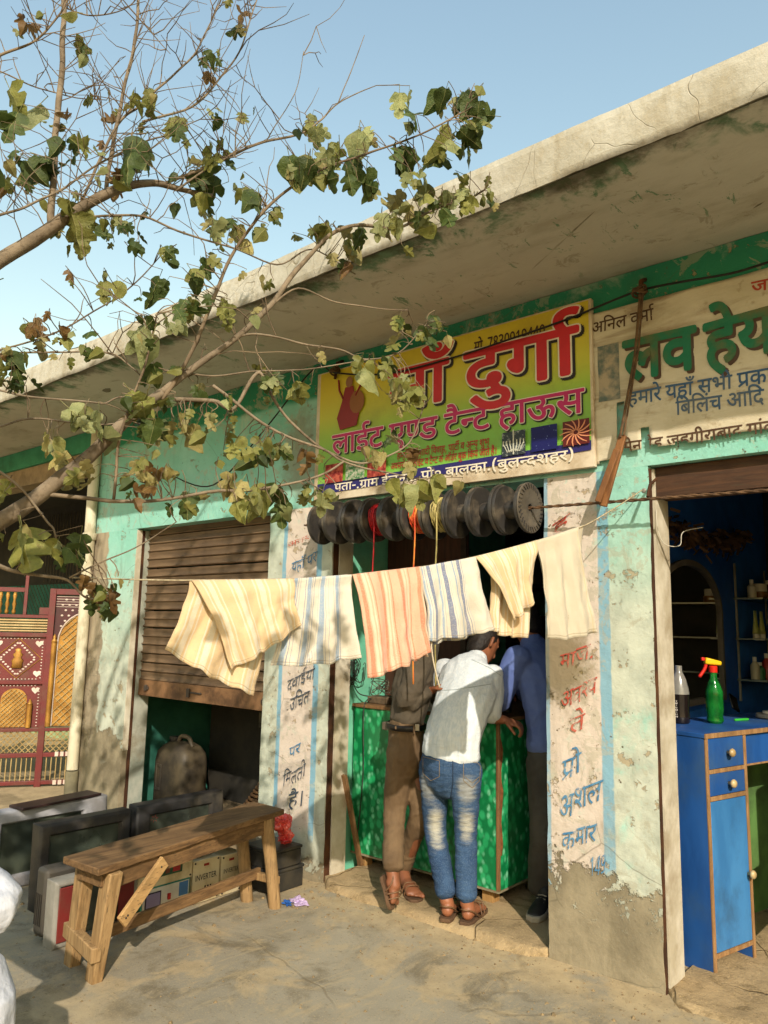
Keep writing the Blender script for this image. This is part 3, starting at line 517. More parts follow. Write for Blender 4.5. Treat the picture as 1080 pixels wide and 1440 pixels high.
mb.build('soffit', M_SOFFIT, bld)
# jambs beside the openings: rolling-shutter guides and plaster reveals
part('reveal', M_REVEAL, bld, (X3, X3+.012, .055, .178, .02, 2.25)); part('shutter_guide', M_RUST, bld, (X3-.002, X3+.006, .008, .05, .02, 2.25))
part('reveal', M_REVEAL, bld, (X5, X5+.014, .03, .198, .0, 2.25)); part('shutter_guide', M_RUST, bld, (X5-.003, X5+.006, .004, .026, 0, 2.25))
part('reveal', plain('grey_reveal_plaster', srgb(176, 176, 162), srgb(150, 158, 146), dirt=srgb(128, 104, 70), dscale=3, damt=.8, bump=.6, bscale=22, bdist=.008), bld, (X1, X1+.016, .075, .198, 0, 2.25)); part('reveal', M_REVEAL, bld, (X1, X1+.012, .003, .046, .5, 2.25))
part('shutter_guide', M_RUST, bld, (X1-.003, X1+.010, .048, .073, 0, 2.25))
# rooms behind
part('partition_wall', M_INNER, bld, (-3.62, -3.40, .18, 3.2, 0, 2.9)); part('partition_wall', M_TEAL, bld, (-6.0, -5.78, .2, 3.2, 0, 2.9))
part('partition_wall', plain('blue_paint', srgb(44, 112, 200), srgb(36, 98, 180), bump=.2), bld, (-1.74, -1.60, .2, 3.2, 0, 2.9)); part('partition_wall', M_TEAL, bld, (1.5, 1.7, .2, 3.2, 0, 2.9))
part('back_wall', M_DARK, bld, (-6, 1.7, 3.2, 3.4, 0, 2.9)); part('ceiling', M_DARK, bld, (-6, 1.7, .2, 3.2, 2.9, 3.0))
part('lintel', wood('lintel_wood', srgb(86, 58, 38), srgb(60, 40, 28), axis=0), bld, (X5+.016, X6, .05, .19, 2.12, 2.258))
# shop floors: sandy steps a hand above the yard
n = NT('sandy_step'); c = n.mix(n.step(n.noise(3.5, 8, .66), .35, .65), srgb(182, 158, 120), srgb(158, 137, 104)); c = n.mix(n.math('MULTIPLY', n.step(n.noise(6, 8, .72, dist=.6), .5, .64), .7), c, srgb(126, 108, 78))
cr = n.voro(3.2, 'DISTANCE_TO_EDGE', co=n.warp(n.co, .2, 3)); ck = n.math('MULTIPLY', n.math('SUBTRACT', 1, n.step(cr, .003, .016)), n.step(n.noise(2.2, 3), .46, .56)); c = n.mix(n.math('MULTIPLY', ck, .7), c, srgb(92, 74, 48))
c = n.mix(n.math('MULTIPLY', n.step(n.noise(90, 3, .6), .54, .7), .5), c, srgb(206, 178, 128)); c = n.mix(n.math('MULTIPLY', n.step(n.noise(55, 4, .7), .6, .7), .5), c, srgb(98, 82, 56))
n.bump(n.math('ADD', n.math('ADD', n.noise(14, 8, .7), n.math('MULTIPLY', n.noise(110, 3, .6), .3)), n.math('MULTIPLY', ck, -.9)), .7, .014); M_STEP = n.done(c, .95, spec=.1)
M_FLOOR = plain('cement_floor', srgb(140, 122, 92), srgb(118, 102, 78), dirt=srgb(86, 76, 58), dscale=2, bump=.4, bscale=12, bdist=.01)
def floor(x0, x1, y0, z, name, mat, lip):
    mb = MB(); nx = max(8, int((x1-x0)/.02)); rows = [(-lip, -.02), (-lip*.8, z*.25), (-lip*.5, z*.6), (-lip*.2, z*.88), (.01, z), (.04, z), (.08, z), (.13, z), (.2, z), (.3, z), (.45, z), (.7, z), (1.1, z), (1.7, z), (2.4, z), (3.1-y0, z)]
    def fn(u, v):
        x = x0+(x1-x0)*u; j = round(v*15); dy, zz = rows[j]; f = max(0, 1-j/7)
        ed = min(1, (x-x0)/.09, (x1-x)/.09); dy = dy if j > 5 else dy*ed+.045*(1-ed)
        e = ed*(.035*noise.noise((x*2.6, 0, z*50))+.018*noise.noise((x*9, 1, z))+.008*noise.noise((x*28, j, z)))*f
        return (x, y0+dy+e, zz+.010*noise.noise((x*4, dy*4, 0))+.006*noise.noise((x*13, dy*13, 5)))
    mb.grid(nx, 15, fn, uv=False); return tag(mb.build(name, mat, None, smooth=True), kind='structure')
floor(X3+.002, X4-.002, -.03, .045, 'shop_floor', M_STEP, .05)
floor(X1+.002, X2-.002, .02, .06, 'store_floor', M_FLOOR, .03)
floor(X5+.002, X6-.002, -.02, .03, 'barber_floor', M_STEP, .07)
# rolling shutter of the store, two thirds down
M_SHUT = plain('shutter_brown_enamel', srgb(126, 102, 76), srgb(98, 78, 58), dirt=srgb(70, 54, 40), dscale=4, damt=.75, rough=.6, bump=.25, spec=.4, stretch=(.4, 1, 3), scale=5)
sh = thing('rolling_shutter', 'brown slatted rolling shutter half lowered over the store opening', 'shutter', (-4.75, .12, .92))
NS = 18; z0, z1 = 1.05, 2.28; p = (z1-z0)/NS; sm_ = None
prof = [(-.006, 0), (-.016, .06), (-.019, .13), (-.015, .20), (-.006, .27), (-.003, .45), (-.004, .66), (-.008, .84), (-.009, .93), (-.003, 1.0)]
for i in range(NS):
    zz = z0+p*i
    if sm_ is None:
        mb = MB(); pts = [(a, b*p*.985) for a, b in prof]
        for x in (X1+.018, X2-.004): mb.v += [(x, a, b) for a, b in pts]+[(x, a+.006, b) for a, b in pts]
        k = len(pts); K = 2*k
        for j in range(k-1): mb.f += [(j, j+1, K+j+1, K+j), (k+j, K+k+j, K+k+j+1, k+j+1)]
        mb.f += [(0, K, K+k, k), (k-1, 2*k-1, K+2*k-1, K+k-1)]
        sm_ = mb.mesh('slat', M_SHUT); sm_.shade_smooth(); sm_.set_sharp_from_angle(angle=R(45))
    o = link(bpy.data.objects.new('slat', sm_)); o.location = (0, .12+random.uniform(-.0015, .0015), zz); o.rotation_euler = (0, random.uniform(-.0012, .0012), 0)
    o.parent = sh; o.matrix_parent_inverse = Matrix.Translation(-sh.location)
bp = part('bottom_plate', plain('shutter_plate', srgb(136, 100, 68), srgb(110, 80, 54), dirt=srgb(66, 46, 32), dscale=6, damt=.8, rough=.6, bump=.3), sh, (X1+.018, X2-.004, .098, .118, .925, 1.048), bevel=.003)
for x in (-5.42, -4.0): part('lock_hasp', M_IRON, bp, (x-.03, x+.03, .086, .097, .975, 1.0), (x-.012, x+.012, .08, .097, .965, 1.012), bevel=.003)
part('pull_handle', M_IRON, bp, (-4.86, -4.70, .088, .097, .985, .997), (-4.875, -4.84, .082, .097, .955, 1.02), bevel=.003)
# ---------------------------------------------------------------- neighbouring porch, drain pipe, gate
nb = thing('neighbour_porch', 'neighbouring porch with green and beige beam and dark teal back wall beside the shops', 'porch', (-7.6, 0, 0))
part('beam', plain('green_beam_paint', srgb(70, 158, 124), srgb(58, 140, 108), dirt=srgb(60, 96, 76), bump=.4, bscale=15), nb, (-18, XL-.003, .0, .2, 3.045, 3.226))
part('beam', plain('beige_beam_paint', srgb(176, 152, 122), srgb(156, 134, 106), dirt=srgb(110, 94, 72), bump=.4, bscale=15), nb, (-18, XL-.003, .03, .2, 2.86, 3.042))
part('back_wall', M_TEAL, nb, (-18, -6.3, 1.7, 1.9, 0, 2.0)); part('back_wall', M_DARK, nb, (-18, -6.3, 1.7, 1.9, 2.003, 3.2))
part('side_wall', M_TEAL, nb, (-6.3, XL-.01, .2, 1.7, 0, 3.2)); part('ceiling', M_DARK, nb, (-18, -6.3, .2, 1.7, 3.1, 3.2))
part('low_wall', plain('pale_green_wash', srgb(172, 190, 140), srgb(150, 170, 124), dirt=srgb(120, 112, 80), bump=.4), nb, (-18, -6.3, 1.6, 1.697, 0, .62))
for i in range(46):
    x = -10.6+i*.09
    MB().tube([(x+.008*math.sin(z*9+i), 1.66, z) for z in [2.02+.12*j for j in range(9)]], .006, 5).build('grille_bar', plain('grille_iron', srgb(70, 64, 54), srgb(96, 88, 72)) if i == 0 else bpy.data.materials['grille_iron'], nb)
mb = MB()
for i in range(34):
    for sgn in (1, -1):
        x0 = -10.4+i*.1; a = Vector((x0, 1.62, 1.05)); b = Vector((x0+sgn*.95, 1.62, 2.0))
        mb.tube([a, b], .004, 4, cap=False)
tag(mb.build('wire_mesh', bpy.data.materials['grille_iron'], nb), kind='stuff')
pp = thing('drain_pipe', 'cream painted drain pipe running up the left corner of the shops', 'pipe', (-6.16, -.05, 0))
n = NT('cream_pipe_paint'); c = n.mix(n.step(n.noise(3, 6, .6), .35, .65), srgb(224, 216, 192), srgb(204, 194, 166))
c = n.mix(n.math('MULTIPLY', n.step(n.noise(7, 8, .7, stretch=(1, 1, .4)), .5, .66), .6), c, srgb(140, 130, 96)); n.bump(n.noise(30, 4), .25, .004)
M_PIPE = n.done(c, .6, spec=.4)
PX = at(120, 850, Y=-.055).x
MB().tube([(PX, -.055, .28), (PX-.004, -.055, 1.2), (PX-.02, -.055, 2.3), (PX-.035, -.055, 3.222)], .046, 20).build('pipe', M_PIPE, pp, auto=True)
MB().tube([(PX, -.055, 0), (PX, -.055, .27)], .052, 20).build('foot_socket', plain('dirty_pipe', srgb(140, 132, 104), srgb(104, 98, 78), bump=.4), pp, auto=True)
MB().lathe([(.057, 0), (.060, .01), (.060, .05), (.057, .06)], 20, (PX-.02, -.055, 2.2)).build('collar', M_PIPE, pp, auto=True)
# the gate leaf, set askew to the shop front
GU = Vector((.541, .841, 0)); GN = Vector((.841, -.541, 0)); GO = Vector((-6.97, .224, 0))
gate = thing('house_gate', 'maroon house gate with golden lattice panels and white heart motifs', 'gate', GO)
def G(u, z, d=0): return GO+GU*u+GN*d+Vector((0, 0, z))
def gbox(mb, u0, u1, z0, z1, d0, d1):
    vs = [G(u, z, d) for z in (z0, z1) for d in (d0, d1) for u in (u0, u1)]
    mb.add(vs, [(0, 2, 3, 1), (4, 5, 7, 6), (0, 1, 5, 4), (2, 6, 7, 3), (0, 4, 6, 2), (1, 3, 7, 5)]); return mb
M_MAROON = plain('maroon_enamel', srgb(112, 34, 34), srgb(92, 26, 28), dirt=srgb(130, 96, 70), dscale=6, damt=.35, rough=.45, bump=.1, spec=.5)
M_GOLD = plain('gold_paint', srgb(190, 142, 66), srgb(160, 114, 48), rough=.45, metal=.3, bump=.15, dirt=srgb(110, 76, 36))
M_GOLD2 = plain('dull_gold_bars', srgb(196, 170, 116), srgb(170, 140, 88), rough=.5)
M_MOTIF = plain('white_motif_paint', srgb(226, 210, 196), srgb(200, 180, 164), rough=.6)
def gpart(name, mat, *bx, parent=gate, **kw):
    mb = MB()
    for b in bx: gbox(mb, *b)
    return mb.build(name, mat, parent, **kw)
for z0, z1 in ((.02, .055), (.262, .30), (.49, .52), (.915, .95), (1.345, 1.385), (1.52, 1.55)):
    u0 = -1.6; u1 = .62
    if z0 in (.915,): u1 = -.172
    if z0 > 1.5: u1 = -.16
    if z0 in (1.345,): u1 = -.172
    gpart('rail', M_MAROON, (u0, u1, z0, z1, -.02, .02), bevel=.003)
for u in (-.17, .62, -1.1, -1.6): gpart('stile', M_MAROON, (u-.028, u+.028, .0, 1.80 if u > -.5 else 1.9, -.022, .022), bevel=.003)
gpart('rail', M_MAROON, (-.142, .592, 1.745, 1.80, -.02, .02), bevel=.003)
def lattice(name, u0, u1, z0, z1, p, r, mat, clip=None, d=0):
    mb = MB(); H = z1-z0; W = u1-u0; k = -int(H/p)-1
    while k*p < W+H:
        for sg in (1, -1):
            pts = []
            N = 24
            for i in range(N+1):
                zz = z0+H*i/N; uu = (u0+k*p+(zz-z0)) if sg > 0 else (u1-k*p-(zz-z0))
                if u0 <= uu <= u1 and (clip is None or clip(uu, zz)): pts.append(G(uu, zz, d+.003*sg))
                else:
                    if len(pts) > 1: mb.tube([pts[0], pts[-1]], r, 4, cap=False)
                    pts = []
            if len(pts) > 1: mb.tube([pts[0], pts[-1]], r, 4, cap=False)
        k += 1
    return tag(mb.build(name, mat, gate), kind='stuff')
lattice('lattice', -.142, .592, .302, .488, .052, .004, M_GOLD2); lattice('lattice', -1.07, -.2, .302, .488, .052, .004, M_GOLD2)
arch = lambda u, z: z < 1.30 or (u-.16)**2/.0676+(z-1.30)**2/.085 < 1
mb = MB(); pl = [(-.098, .535), (.418, .535)]+[(.16+.258*math.cos(t*math.pi/14), 1.30+.285*math.sin(t*math.pi/14)) for t in range(15)]
mb.prism(pl, lambda a, b, d: G(a, b, -.012+d), .008); mb.build('golden_panel', M_GOLD, gate)
lattice('lattice', -.098, .418, .535, 1.585, .062, .0045, M_GOLD2, arch, .003)
mb = MB(); mb.tube([G(a, b, .004) for a, b in [pl[1]]+pl[2:]+[pl[0]]], .007, 5).build('arch_trim', M_MOTIF, gate)
gpart('panel', plain('dark_maroon_enamel', srgb(78, 24, 30), srgb(62, 20, 26), rough=.4, bump=.1, spec=.5), (-.14, .59, .525, 1.74, -.016, -.012))
for u in (-.125,):
    MB().tube([G(u, .535, .02), G(u, 1.30, .02)], .024, 10).build('golden_column', M_GOLD, gate, auto=True)
    MB().lathe([(.028, 0), (.022, .02), (.012, .035), (.016, .05), (.003, .075)], 10, G(u, 1.30, .02)).build('finial', M_GOLD, gate, smooth=True)
gpart('panel', M_MAROON, (-1.07, -.2, .952, 1.343, -.014, -.008)); gpart('panel', M_MAROON, (-1.07, -.2, .522, .913, -.014, -.008))
hm = None
def heart(u, z, s):
    mb = MB(); pl = []
    for i in range(22):
        t = 2*math.pi*i/22; pl.append((s*.062*16*math.sin(t)**3, s*.062*(13*math.cos(t)-5*math.cos(2*t)-2*math.cos(3*t)-math.cos(4*t))))
    mb.prism(pl, lambda a, b, d: G(u+a, z+b, -.0075+d), .006); mb.build('heart_motif', M_MOTIF, gate)
for u, z in ((-.255, 1.285), (-.255, 1.01), (-.60, 1.285), (-.60, 1.01), (-.255, .86), (-.60, .86)): heart(u, z, .034)
def dots(pts, r, name='dot_motif', mat=None):
    mb = MB()
    for u, z in pts: mb.add([G(u+r*math.cos(t*math.pi/4), z+.75*r*math.sin(t*math.pi/4), -.004) for t in range(8)]+[G(u, z, -.0005)], [(t, (t+1) % 8, 8) for t in range(8)]+[tuple(range(8))])
    tag(mb.build(name, mat or M_MOTIF, gate), kind='stuff')
dia = []
for i in range(7):
    t = (i+.5)/7
    for sx, sz in ((1, 1), (1, -1), (-1, 1), (-1, -1)): dia.append((-.43+sx*.15*t, 1.147+sz*.15*(1-t)))
dots(dia, .011)
dots([(-.225, .97+i*.028) for i in range(13)]+[(-.225, .54+i*.028) for i in range(13)]+[(-.62+i*.03, 1.33) for i in range(13)]+[(-.62+i*.03, .90) for i in range(13)]+[(-.62+i*.03, .96) for i in range(13)], .007)
dots([(-.08+i*.06+(.03 if j % 2 else 0), 1.45+j*.05) for j in range(6) for i in range(7) if not arch(-.08+i*.06, 1.43+j*.05)], .012)
for j in range(5): gpart('silver_trim', M_MOTIF, (-.14, .59, 1.63+j*.024, 1.634+j*.024, -.011, -.007))
mb = MB(); q = [G(-.43, 1.33, -.005), G(-.23, 1.147, -.005), G(-.43, .965, -.005), G(-.63, 1.147, -.005), G(-.43, 1.33, -.005)]
for a, b in zip(q, q[1:]): mb.tube([a, b], .004, 4)
mb.build('diamond_trim', M_GOLD, gate)
mb = MB(); mb.lathe([(.01, -.09), (.05, -.085), (.045, -.05), (.052, -.02), (.03, .01), (.045, .035), (.022, .06), (.03, .08), (.006, .095)], 10, (0, 0, 0))
mb.v = [tuple(G(-.43+x, 1.147+z, -.006+max(-.006, y*-.35))) for x, y, z in mb.v]; mb.build('golden_emblem', M_GOLD, gate, smooth=True)
a2 = lambda u, z: z < .78 or (u+.43)**2/.0121+(z-.78)**2/.0090 < 1
pl = [(-.54, .53), (-.32, .53)]+[(-.43+.11*math.cos(t*math.pi/10), .78+.095*math.sin(t*math.pi/10)) for t in range(11)]
MB().prism(pl, lambda a, b, d: G(a, b, -.006+d), .004).build('golden_panel', M_GOLD, gate); lattice('lattice', -.54, -.32, .53, .88, .042, .0035, M_GOLD2, a2, .004)
for u in (-.57, -.29):
    MB().tube([G(u, .525, .012), G(u, .73, .012)], .024, 10).build('golden_column', M_GOLD, gate, auto=True)
    MB().lathe([(.026, 0), (.02, .015), (.004, .05)], 10, G(u, .73, .012)).build('finial', M_GOLD, gate, smooth=True)
for z in (1.40, 1.425, 1.45, 1.475, 1.50): MB().tube([G(-1.6, z, 0), G(-.2, z, 0)], .009, 6).build('golden_rod', M_GOLD2, gate)
for i in range(52):
    u = -1.58+i*.042
    if u > .58: break
    MB().tube([G(u, .05, .0), G(u, .268, .0)], .0045, 5).build('bar', M_GOLD2, gate)
for z in (.035, .285):
    mb = MB()
    for i in range(4): gbox(mb, -.04+i*.045, -.01+i*.045, z-.018, z+.022, .021, .027)
    mb.build('white_tile_trim', M_MOTIF, gate)
gpart('top_frame', M_MAROON, (-.142, -.2-.08, 1.553, 1.62, -.01, .01), (-.42, -.39, 1.55, 2.0, -.012, .012), (-.9, -.42, 1.76, 1.80, -.012, .012), bevel=.002)
for u in (-.5, -.56, -.62):
    MB().lathe([(.014, 0), (.02, .02), (.011, .05), (.02, .09), (.011, .13), (.02, .17), (.012, .2)], 8, G(u, 1.555, 0)).build('baluster', M_GOLD, gate, smooth=True)

# ---------------------------------------------------------------- the yellow-green shop board
def ink(name, col, rough=.5): return plain(name, col, tuple(c*.88 for c in col), rough=rough, scale=9, bump=0, spec=.4)
M_RED = ink('red_ink', srgb(206, 38, 46)); M_MAG = ink('magenta_ink', srgb(196, 38, 104)); M_WINK = ink('white_ink', srgb(236, 226, 206)); M_BLK = ink('black_ink', srgb(40, 30, 26))
M_NAVY = ink('navy_ink', srgb(40, 34, 104)); M_DBROWN = ink('dark_brown_ink', srgb(72, 40, 24)); M_REDT = ink('thin_red_ink', srgb(178, 42, 40))
SY = -.045
brd = thing('shop_board', 'yellow and green shop board with red Hindi lettering above the cable spools', 'sign', (-2.48, SY, 2.29))
bx0, bx1, bz0, bz1 = -3.415, -1.548, 2.292, 3.10
n = NT('board_print'); X, Y, Z = n.xyz()
c = n.ramp(n.step(Z, 2.46, 3.06), [(0, srgb(122, 182, 66)), (.35, srgb(156, 188, 56)), (.62, srgb(192, 192, 50)), (1, srgb(214, 192, 44))])
c = n.mix(n.math('MULTIPLY', n.step(n.noise(2, 8, .7), .45, .7), .35), c, srgb(128, 110, 44))
n.bump(n.noise(5, 3), .25, .02); M_PRINT = n.done(c, .45, spec=.5)
part('border', plain('board_edge', srgb(222, 208, 184), srgb(196, 178, 150), dirt=srgb(140, 110, 74)), brd, (bx0-.035, bx1+.008, SY, SY+.03, bz0-.012, bz1+.03), bevel=.003)
def flat(name, mat, par, x0, x1, z0, z1, y):
    mb = MB(); mb.grid(12, 4, lambda u, v: (x0+(x1-x0)*u, y, z0+(z1-z0)*v), uv=False); return mb.build(name, mat, par)
def XZ(x, y, Y): q = at(x, y, Y=Y); return (q.x, q.z)
def hgt(x, y, dy, Y): return at(x, y-dy, Y=Y).z-at(x, y, Y=Y).z
by = lambda x, z: SY-.0065+.0045*noise.noise((x*1.6, z*2.2, 5))+.0015*noise.noise((x*6, z*5, 2)); y1 = SY-.006
lettering('mo', XZ(667, 496, y1), XZ(767, 473, y1), .058, [(M_DBROWN, .016, 0, 0, 0)], brd, by)
lettering('durga', XZ(547, 578, y1), XZ(812, 523, y1), .235, [(M_BLK, .05, .012, -.012, 0), (M_WINK, .042, 0, 0, .0015), (M_RED, .022, 0, 0, .003)], brd, by)
lettering('light', XZ(467, 639, y1), XZ(821, 579, y1), .118, [(M_BLK, .045, .007, -.007, 0), (M_WINK, .038, 0, 0, .0015), (M_MAG, .016, 0, 0, .003)], brd, by)
lettering('l1', XZ(558, 646, y1), XZ(688, 625.5, y1), .036, [(M_REDT, .012, 0, 0, 0)], brd, by)
lettering('l2', XZ(549, 660.5, y1), XZ(699, 638, y1), .036, [(M_REDT, .012, 0, 0, 0)], brd, by)
lettering('pata', XZ(470, 691, y1), XZ(808, 645, y1), .046, [(M_WINK, .014, 0, 0, 0)], brd, by)
def bent(name, mat, x0, x1, zl, zr, tl, tr, d):
    mb = MB(); mb.grid(60, 16, lambda u, v: (lambda x, z: (x, by(x, z)+d, z))(x0+(x1-x0)*u, (zl+(zr-zl)*u)*(1-v)+(tl+(tr-tl)*u)*v), uv=False); return mb.build(name, mat, brd, smooth=True)
bent('printed_sheet', M_PRINT, bx0, bx1-.004, bz0+.085, bz0+.085, bz1+.02, bz1+.02, .0035); bent('address_strip', M_NAVY, bx0, bx1-.004, bz0+.032, bz0+.07, bz0+.100, bz0+.118, .0020)
def tile(x0, y0_, x1, y1_, mat, name='printed_picture'):
    a = XZ(x0, y0_, SY-.007); b = XZ(x1, y1_, SY-.007)
    return a, b, MB().add([(a[0], SY-.0135, b[1]), (b[0], SY-.0135, b[1]), (b[0], SY-.0135, a[1]), (a[0], SY-.0135, a[1])], [(0, 1, 2, 3)]).build(name, mat, brd)
def C2(px, py): return 440+px/2.571, 420+py/2.571
n = NT('chandelier_print'); c = n.mix(n.step(n.noise(45, 4, .8), .52, .6), srgb(52, 60, 66), srgb(150, 156, 150)); M_P1 = n.done(c, .5)
n = NT('fairy_light_print'); c = n.mix(n.step(n.voro(60), .14, .06), srgb(24, 26, 92), srgb(150, 170, 220)); M_P2 = n.done(c, .5)
M_P3 = ink('firework_ground', srgb(96, 24, 22)); M_P4 = plain('stage_print', srgb(120, 24, 30), srgb(186, 90, 70), scale=40, bump=0); M_P5 = plain('tent_print', srgb(60, 120, 70), srgb(196, 190, 170), scale=45, bump=0)
for k, (x0, q0, x1, q1, m) in enumerate(((686, 487, 771, 560, M_P1), (791, 468, 886, 542, M_P2), (905, 448, 1003, 522, M_P3), (48, 603, 110, 660, M_P4), (122, 594, 188, 648, M_P5), (200, 582, 266, 638, M_P4))):
    a, b, o = tile(*C2(x0, q0), *C2(x1, q1), m)
    if k == 2:
        mb = MB(); cx, cz = (a[0]+b[0])/2, (a[1]+b[1])/2
        for i in range(14):
            t = i*2*math.pi/14; pts = [(cx+math.cos(t+r*.5)*r*.085, SY-.0150, cz+math.sin(t+r*.5)*r*.068) for r in (.15, .45, .75, 1)]
            mb.tube(pts, [.003, .004, .004, .002], 4)
        mb.build('firework_print', ink('firework_ink', srgb(226, 150, 110)), o)
    if k == 0:
        mb = MB(); cx, cz = (a[0]+b[0])/2, (a[1]+b[1])/2; mb.tube([(cx, SY-.0150, cz+.07), (cx, SY-.0150, cz-.06)], .004, 4)
        for i in (-3, -2, -1, 1, 2, 3):
            mb.tube([(cx, SY-.0150, cz-.03), (cx+i*.012, SY-.0150, cz-.045), (cx+i*.02, SY-.0150, cz-.01+abs(i)*.004)], .0025, 4)
            mb.tube([(cx+i*.02, SY-.0150, cz-.01), (cx+i*.02, SY-.0150, cz+.016)], .0035, 4)
        mb.build('chandelier_drawing', ink('chandelier_ink', srgb(206, 206, 190)), o)
# a plain robed figure in red stands in for the printed picture at the board's corner
fx, fz = XZ(*C2(130, 470), SY-.007)
fg = MB().prism([(-.07, 0), (.07, .01), (.09, .09), (.05, .19), (.035, .27), (-.035, .27), (-.06, .18), (-.10, .08)], lambda a, b, d: (fx+a, SY-.0135-d, fz+b), .001).build('printed_figure', ink('figure_red_ink', srgb(146, 34, 36)), brd)
MB().prism([(.07+.062*math.cos(t*.524), .16+.075*math.sin(t*.524)) for t in range(12)], lambda a, b, d: (fx+a, SY-.0150-d, fz+b), .001).build('printed_disc', ink('disc_ink', srgb(150, 92, 40)), fg)
MB().prism([(.03*math.cos(t*.628), .30+.036*math.sin(t*.628)) for t in range(10)], lambda a, b, d: (fx+a, SY-.0150-d, fz+b), .001).build('printed_head', ink('head_ink', srgb(150, 104, 72)), fg)
for sx in (-.085, .095): MB().tube([(fx+sx*.6, SY-.0150, fz+.2), (fx+sx, SY-.0150, fz+.26), (fx+sx*1.1, SY-.0150, fz+.33)], .006, 4).build('printed_staff', bpy.data.materials['figure_red_ink'], fg)

# ---------------------------------------------------------------- the worn cloth banner of the barber
bn = thing('cloth_banner', 'worn off-white cloth banner with green Hindi lettering and a torn corner', 'banner', (-.8, -.02, 2.3))
def clothY(x, z):
    s_ = .010*noise.noise((x*2.4, z*7+x*2.2, 3))+.006*noise.noise((x*7, z*11, 8))+.003*noise.noise((x*19, z*25, 2))
    return -.026+s_
n = NT('banner_cloth'); X, Y, Z = n.xyz()
c = n.mix(n.step(n.noise(3, 7, .65), .3, .7), srgb(216, 206, 182), srgb(196, 184, 156))
band = n.noise(2.2, 6, .6, stretch=(.5, 1, 3.2), dist=.8); c = n.mix(n.math('MULTIPLY', n.step(band, .5, .68), .65), c, srgb(122, 92, 58))
c = n.mix(n.math('MULTIPLY', n.step(n.noise(11, 7, .7), .56, .7), .5), c, srgb(134, 108, 72))
n.bump(n.noise(9, 8, .65, stretch=(1, 1, 2)), .5, .012); M_BANNER = n.done(c, .85, spec=.2)
mb = MB(); NX, NZ = 110, 56; x0, x1 = -1.545, .55
def inside(x, z):
    top = 3.05+.012*noise.noise((x*5, 0, 0)); bot = 2.345+.012*noise.noise((x*8, 2, 0))
    if x < -1.40: bot = 2.30+(x+1.545)*.1
    if z > top or z < bot: return False
    if -1.435 < x < -1.40 and z < 2.58+(.3 if x < -1.42 else 0)*0: return False
    if x < -1.39 and z < 2.36 and x > -1.435: return False
    if -1.31 < x < -1.285 and z < 2.47-(abs(x+1.2975))*4 : return False
    return True
for j in range(NZ+1):
    for i in range(NX+1):
        x = x0+(x1-x0)*i/NX; z = 2.28+.80*j/NZ; mb.v.append((x, clothY(x, z), z))
for j in range(NZ):
    for i in range(NX):
        if inside(x0+(x1-x0)*(i+.5)/NX, 2.28+.80*(j+.5)/NZ): mb.f.append((j*(NX+1)+i, j*(NX+1)+i+1, (j+1)*(NX+1)+i+1, (j+1)*(NX+1)+i))
me_used = sorted({i for f in mb.f for i in f}); mp_ = {i: k for k, i in enumerate(me_used)}
mb.v = [mb.v[i] for i in me_used]; mb.f = [tuple(mp_[i] for i in f) for f in mb.f]
mb.build('banner_sheet', M_BANNER, bn, smooth=True, solid=.002)
M_GRN = plain('green_sign_paint', srgb(36, 116, 84), srgb(52, 112, 76), dirt=srgb(120, 100, 66), dscale=6, damt=.8, bump=0); M_SHD = ink('brown_shadow_paint', srgb(84, 56, 36)); M_BLU = plain('blue_sign_paint', srgb(60, 92, 128), srgb(80, 104, 126), bump=0, dirt=srgb(130, 110, 80)); M_RD2 = ink('faded_red_paint', srgb(186, 66, 46))
cy = lambda x, z: clothY(x, z)-.003
q = -.03
lettering('anil', XZ(832, 470, q), XZ(919, 449, q), .055, [(M_SHD, .012, 0, 0, 0)], bn, cy)
lettering('love1', XZ(878, 536, q), XZ(978, 516, q), .19, [(M_SHD, .03, .012, -.014, 0), (M_GRN, .03, 0, 0, .002)], bn, cy)
lettering('love2', XZ(992, 515, q), XZ(1132, 482, q), .19, [(M_SHD, .03, .012, -.014, 0), (M_GRN, .03, 0, 0, .002)], bn, cy)
lettering('jay', XZ(1057, 412, q), XZ(1098, 403, q), .05, [(M_RD2, .02, 0, 0, 0)], bn, cy)
lettering('ham', XZ(883, 570, q), XZ(1100, 534, q), .062, [(M_BLU, .014, 0, 0, 0)], bn, cy)
lettering('bil', XZ(951, 584, q), XZ(1075, 567, q), .062, [(M_BLU, .014, 0, 0, 0)], bn, cy)
lettering('main', XZ(876, 637, q), XZ(1090, 607, q), .05, [(M_SHD, .012, 0, 0, 0)], bn, cy, keep=inside)
# faded printed picture at the banner's left end
mb = MB(); a = XZ(840, 488, q); b = XZ(872, 560, q)
mb.grid(8, 8, lambda u, v: (a[0]+(b[0]-a[0])*u, cy(a[0]+(b[0]-a[0])*u, b[1]+(a[1]-b[1])*v), b[1]+(a[1]-b[1])*v), uv=False)
mb.build('faded_picture', plain('faded_print', srgb(92, 106, 100), srgb(176, 160, 134), scale=14, bump=0), bn)

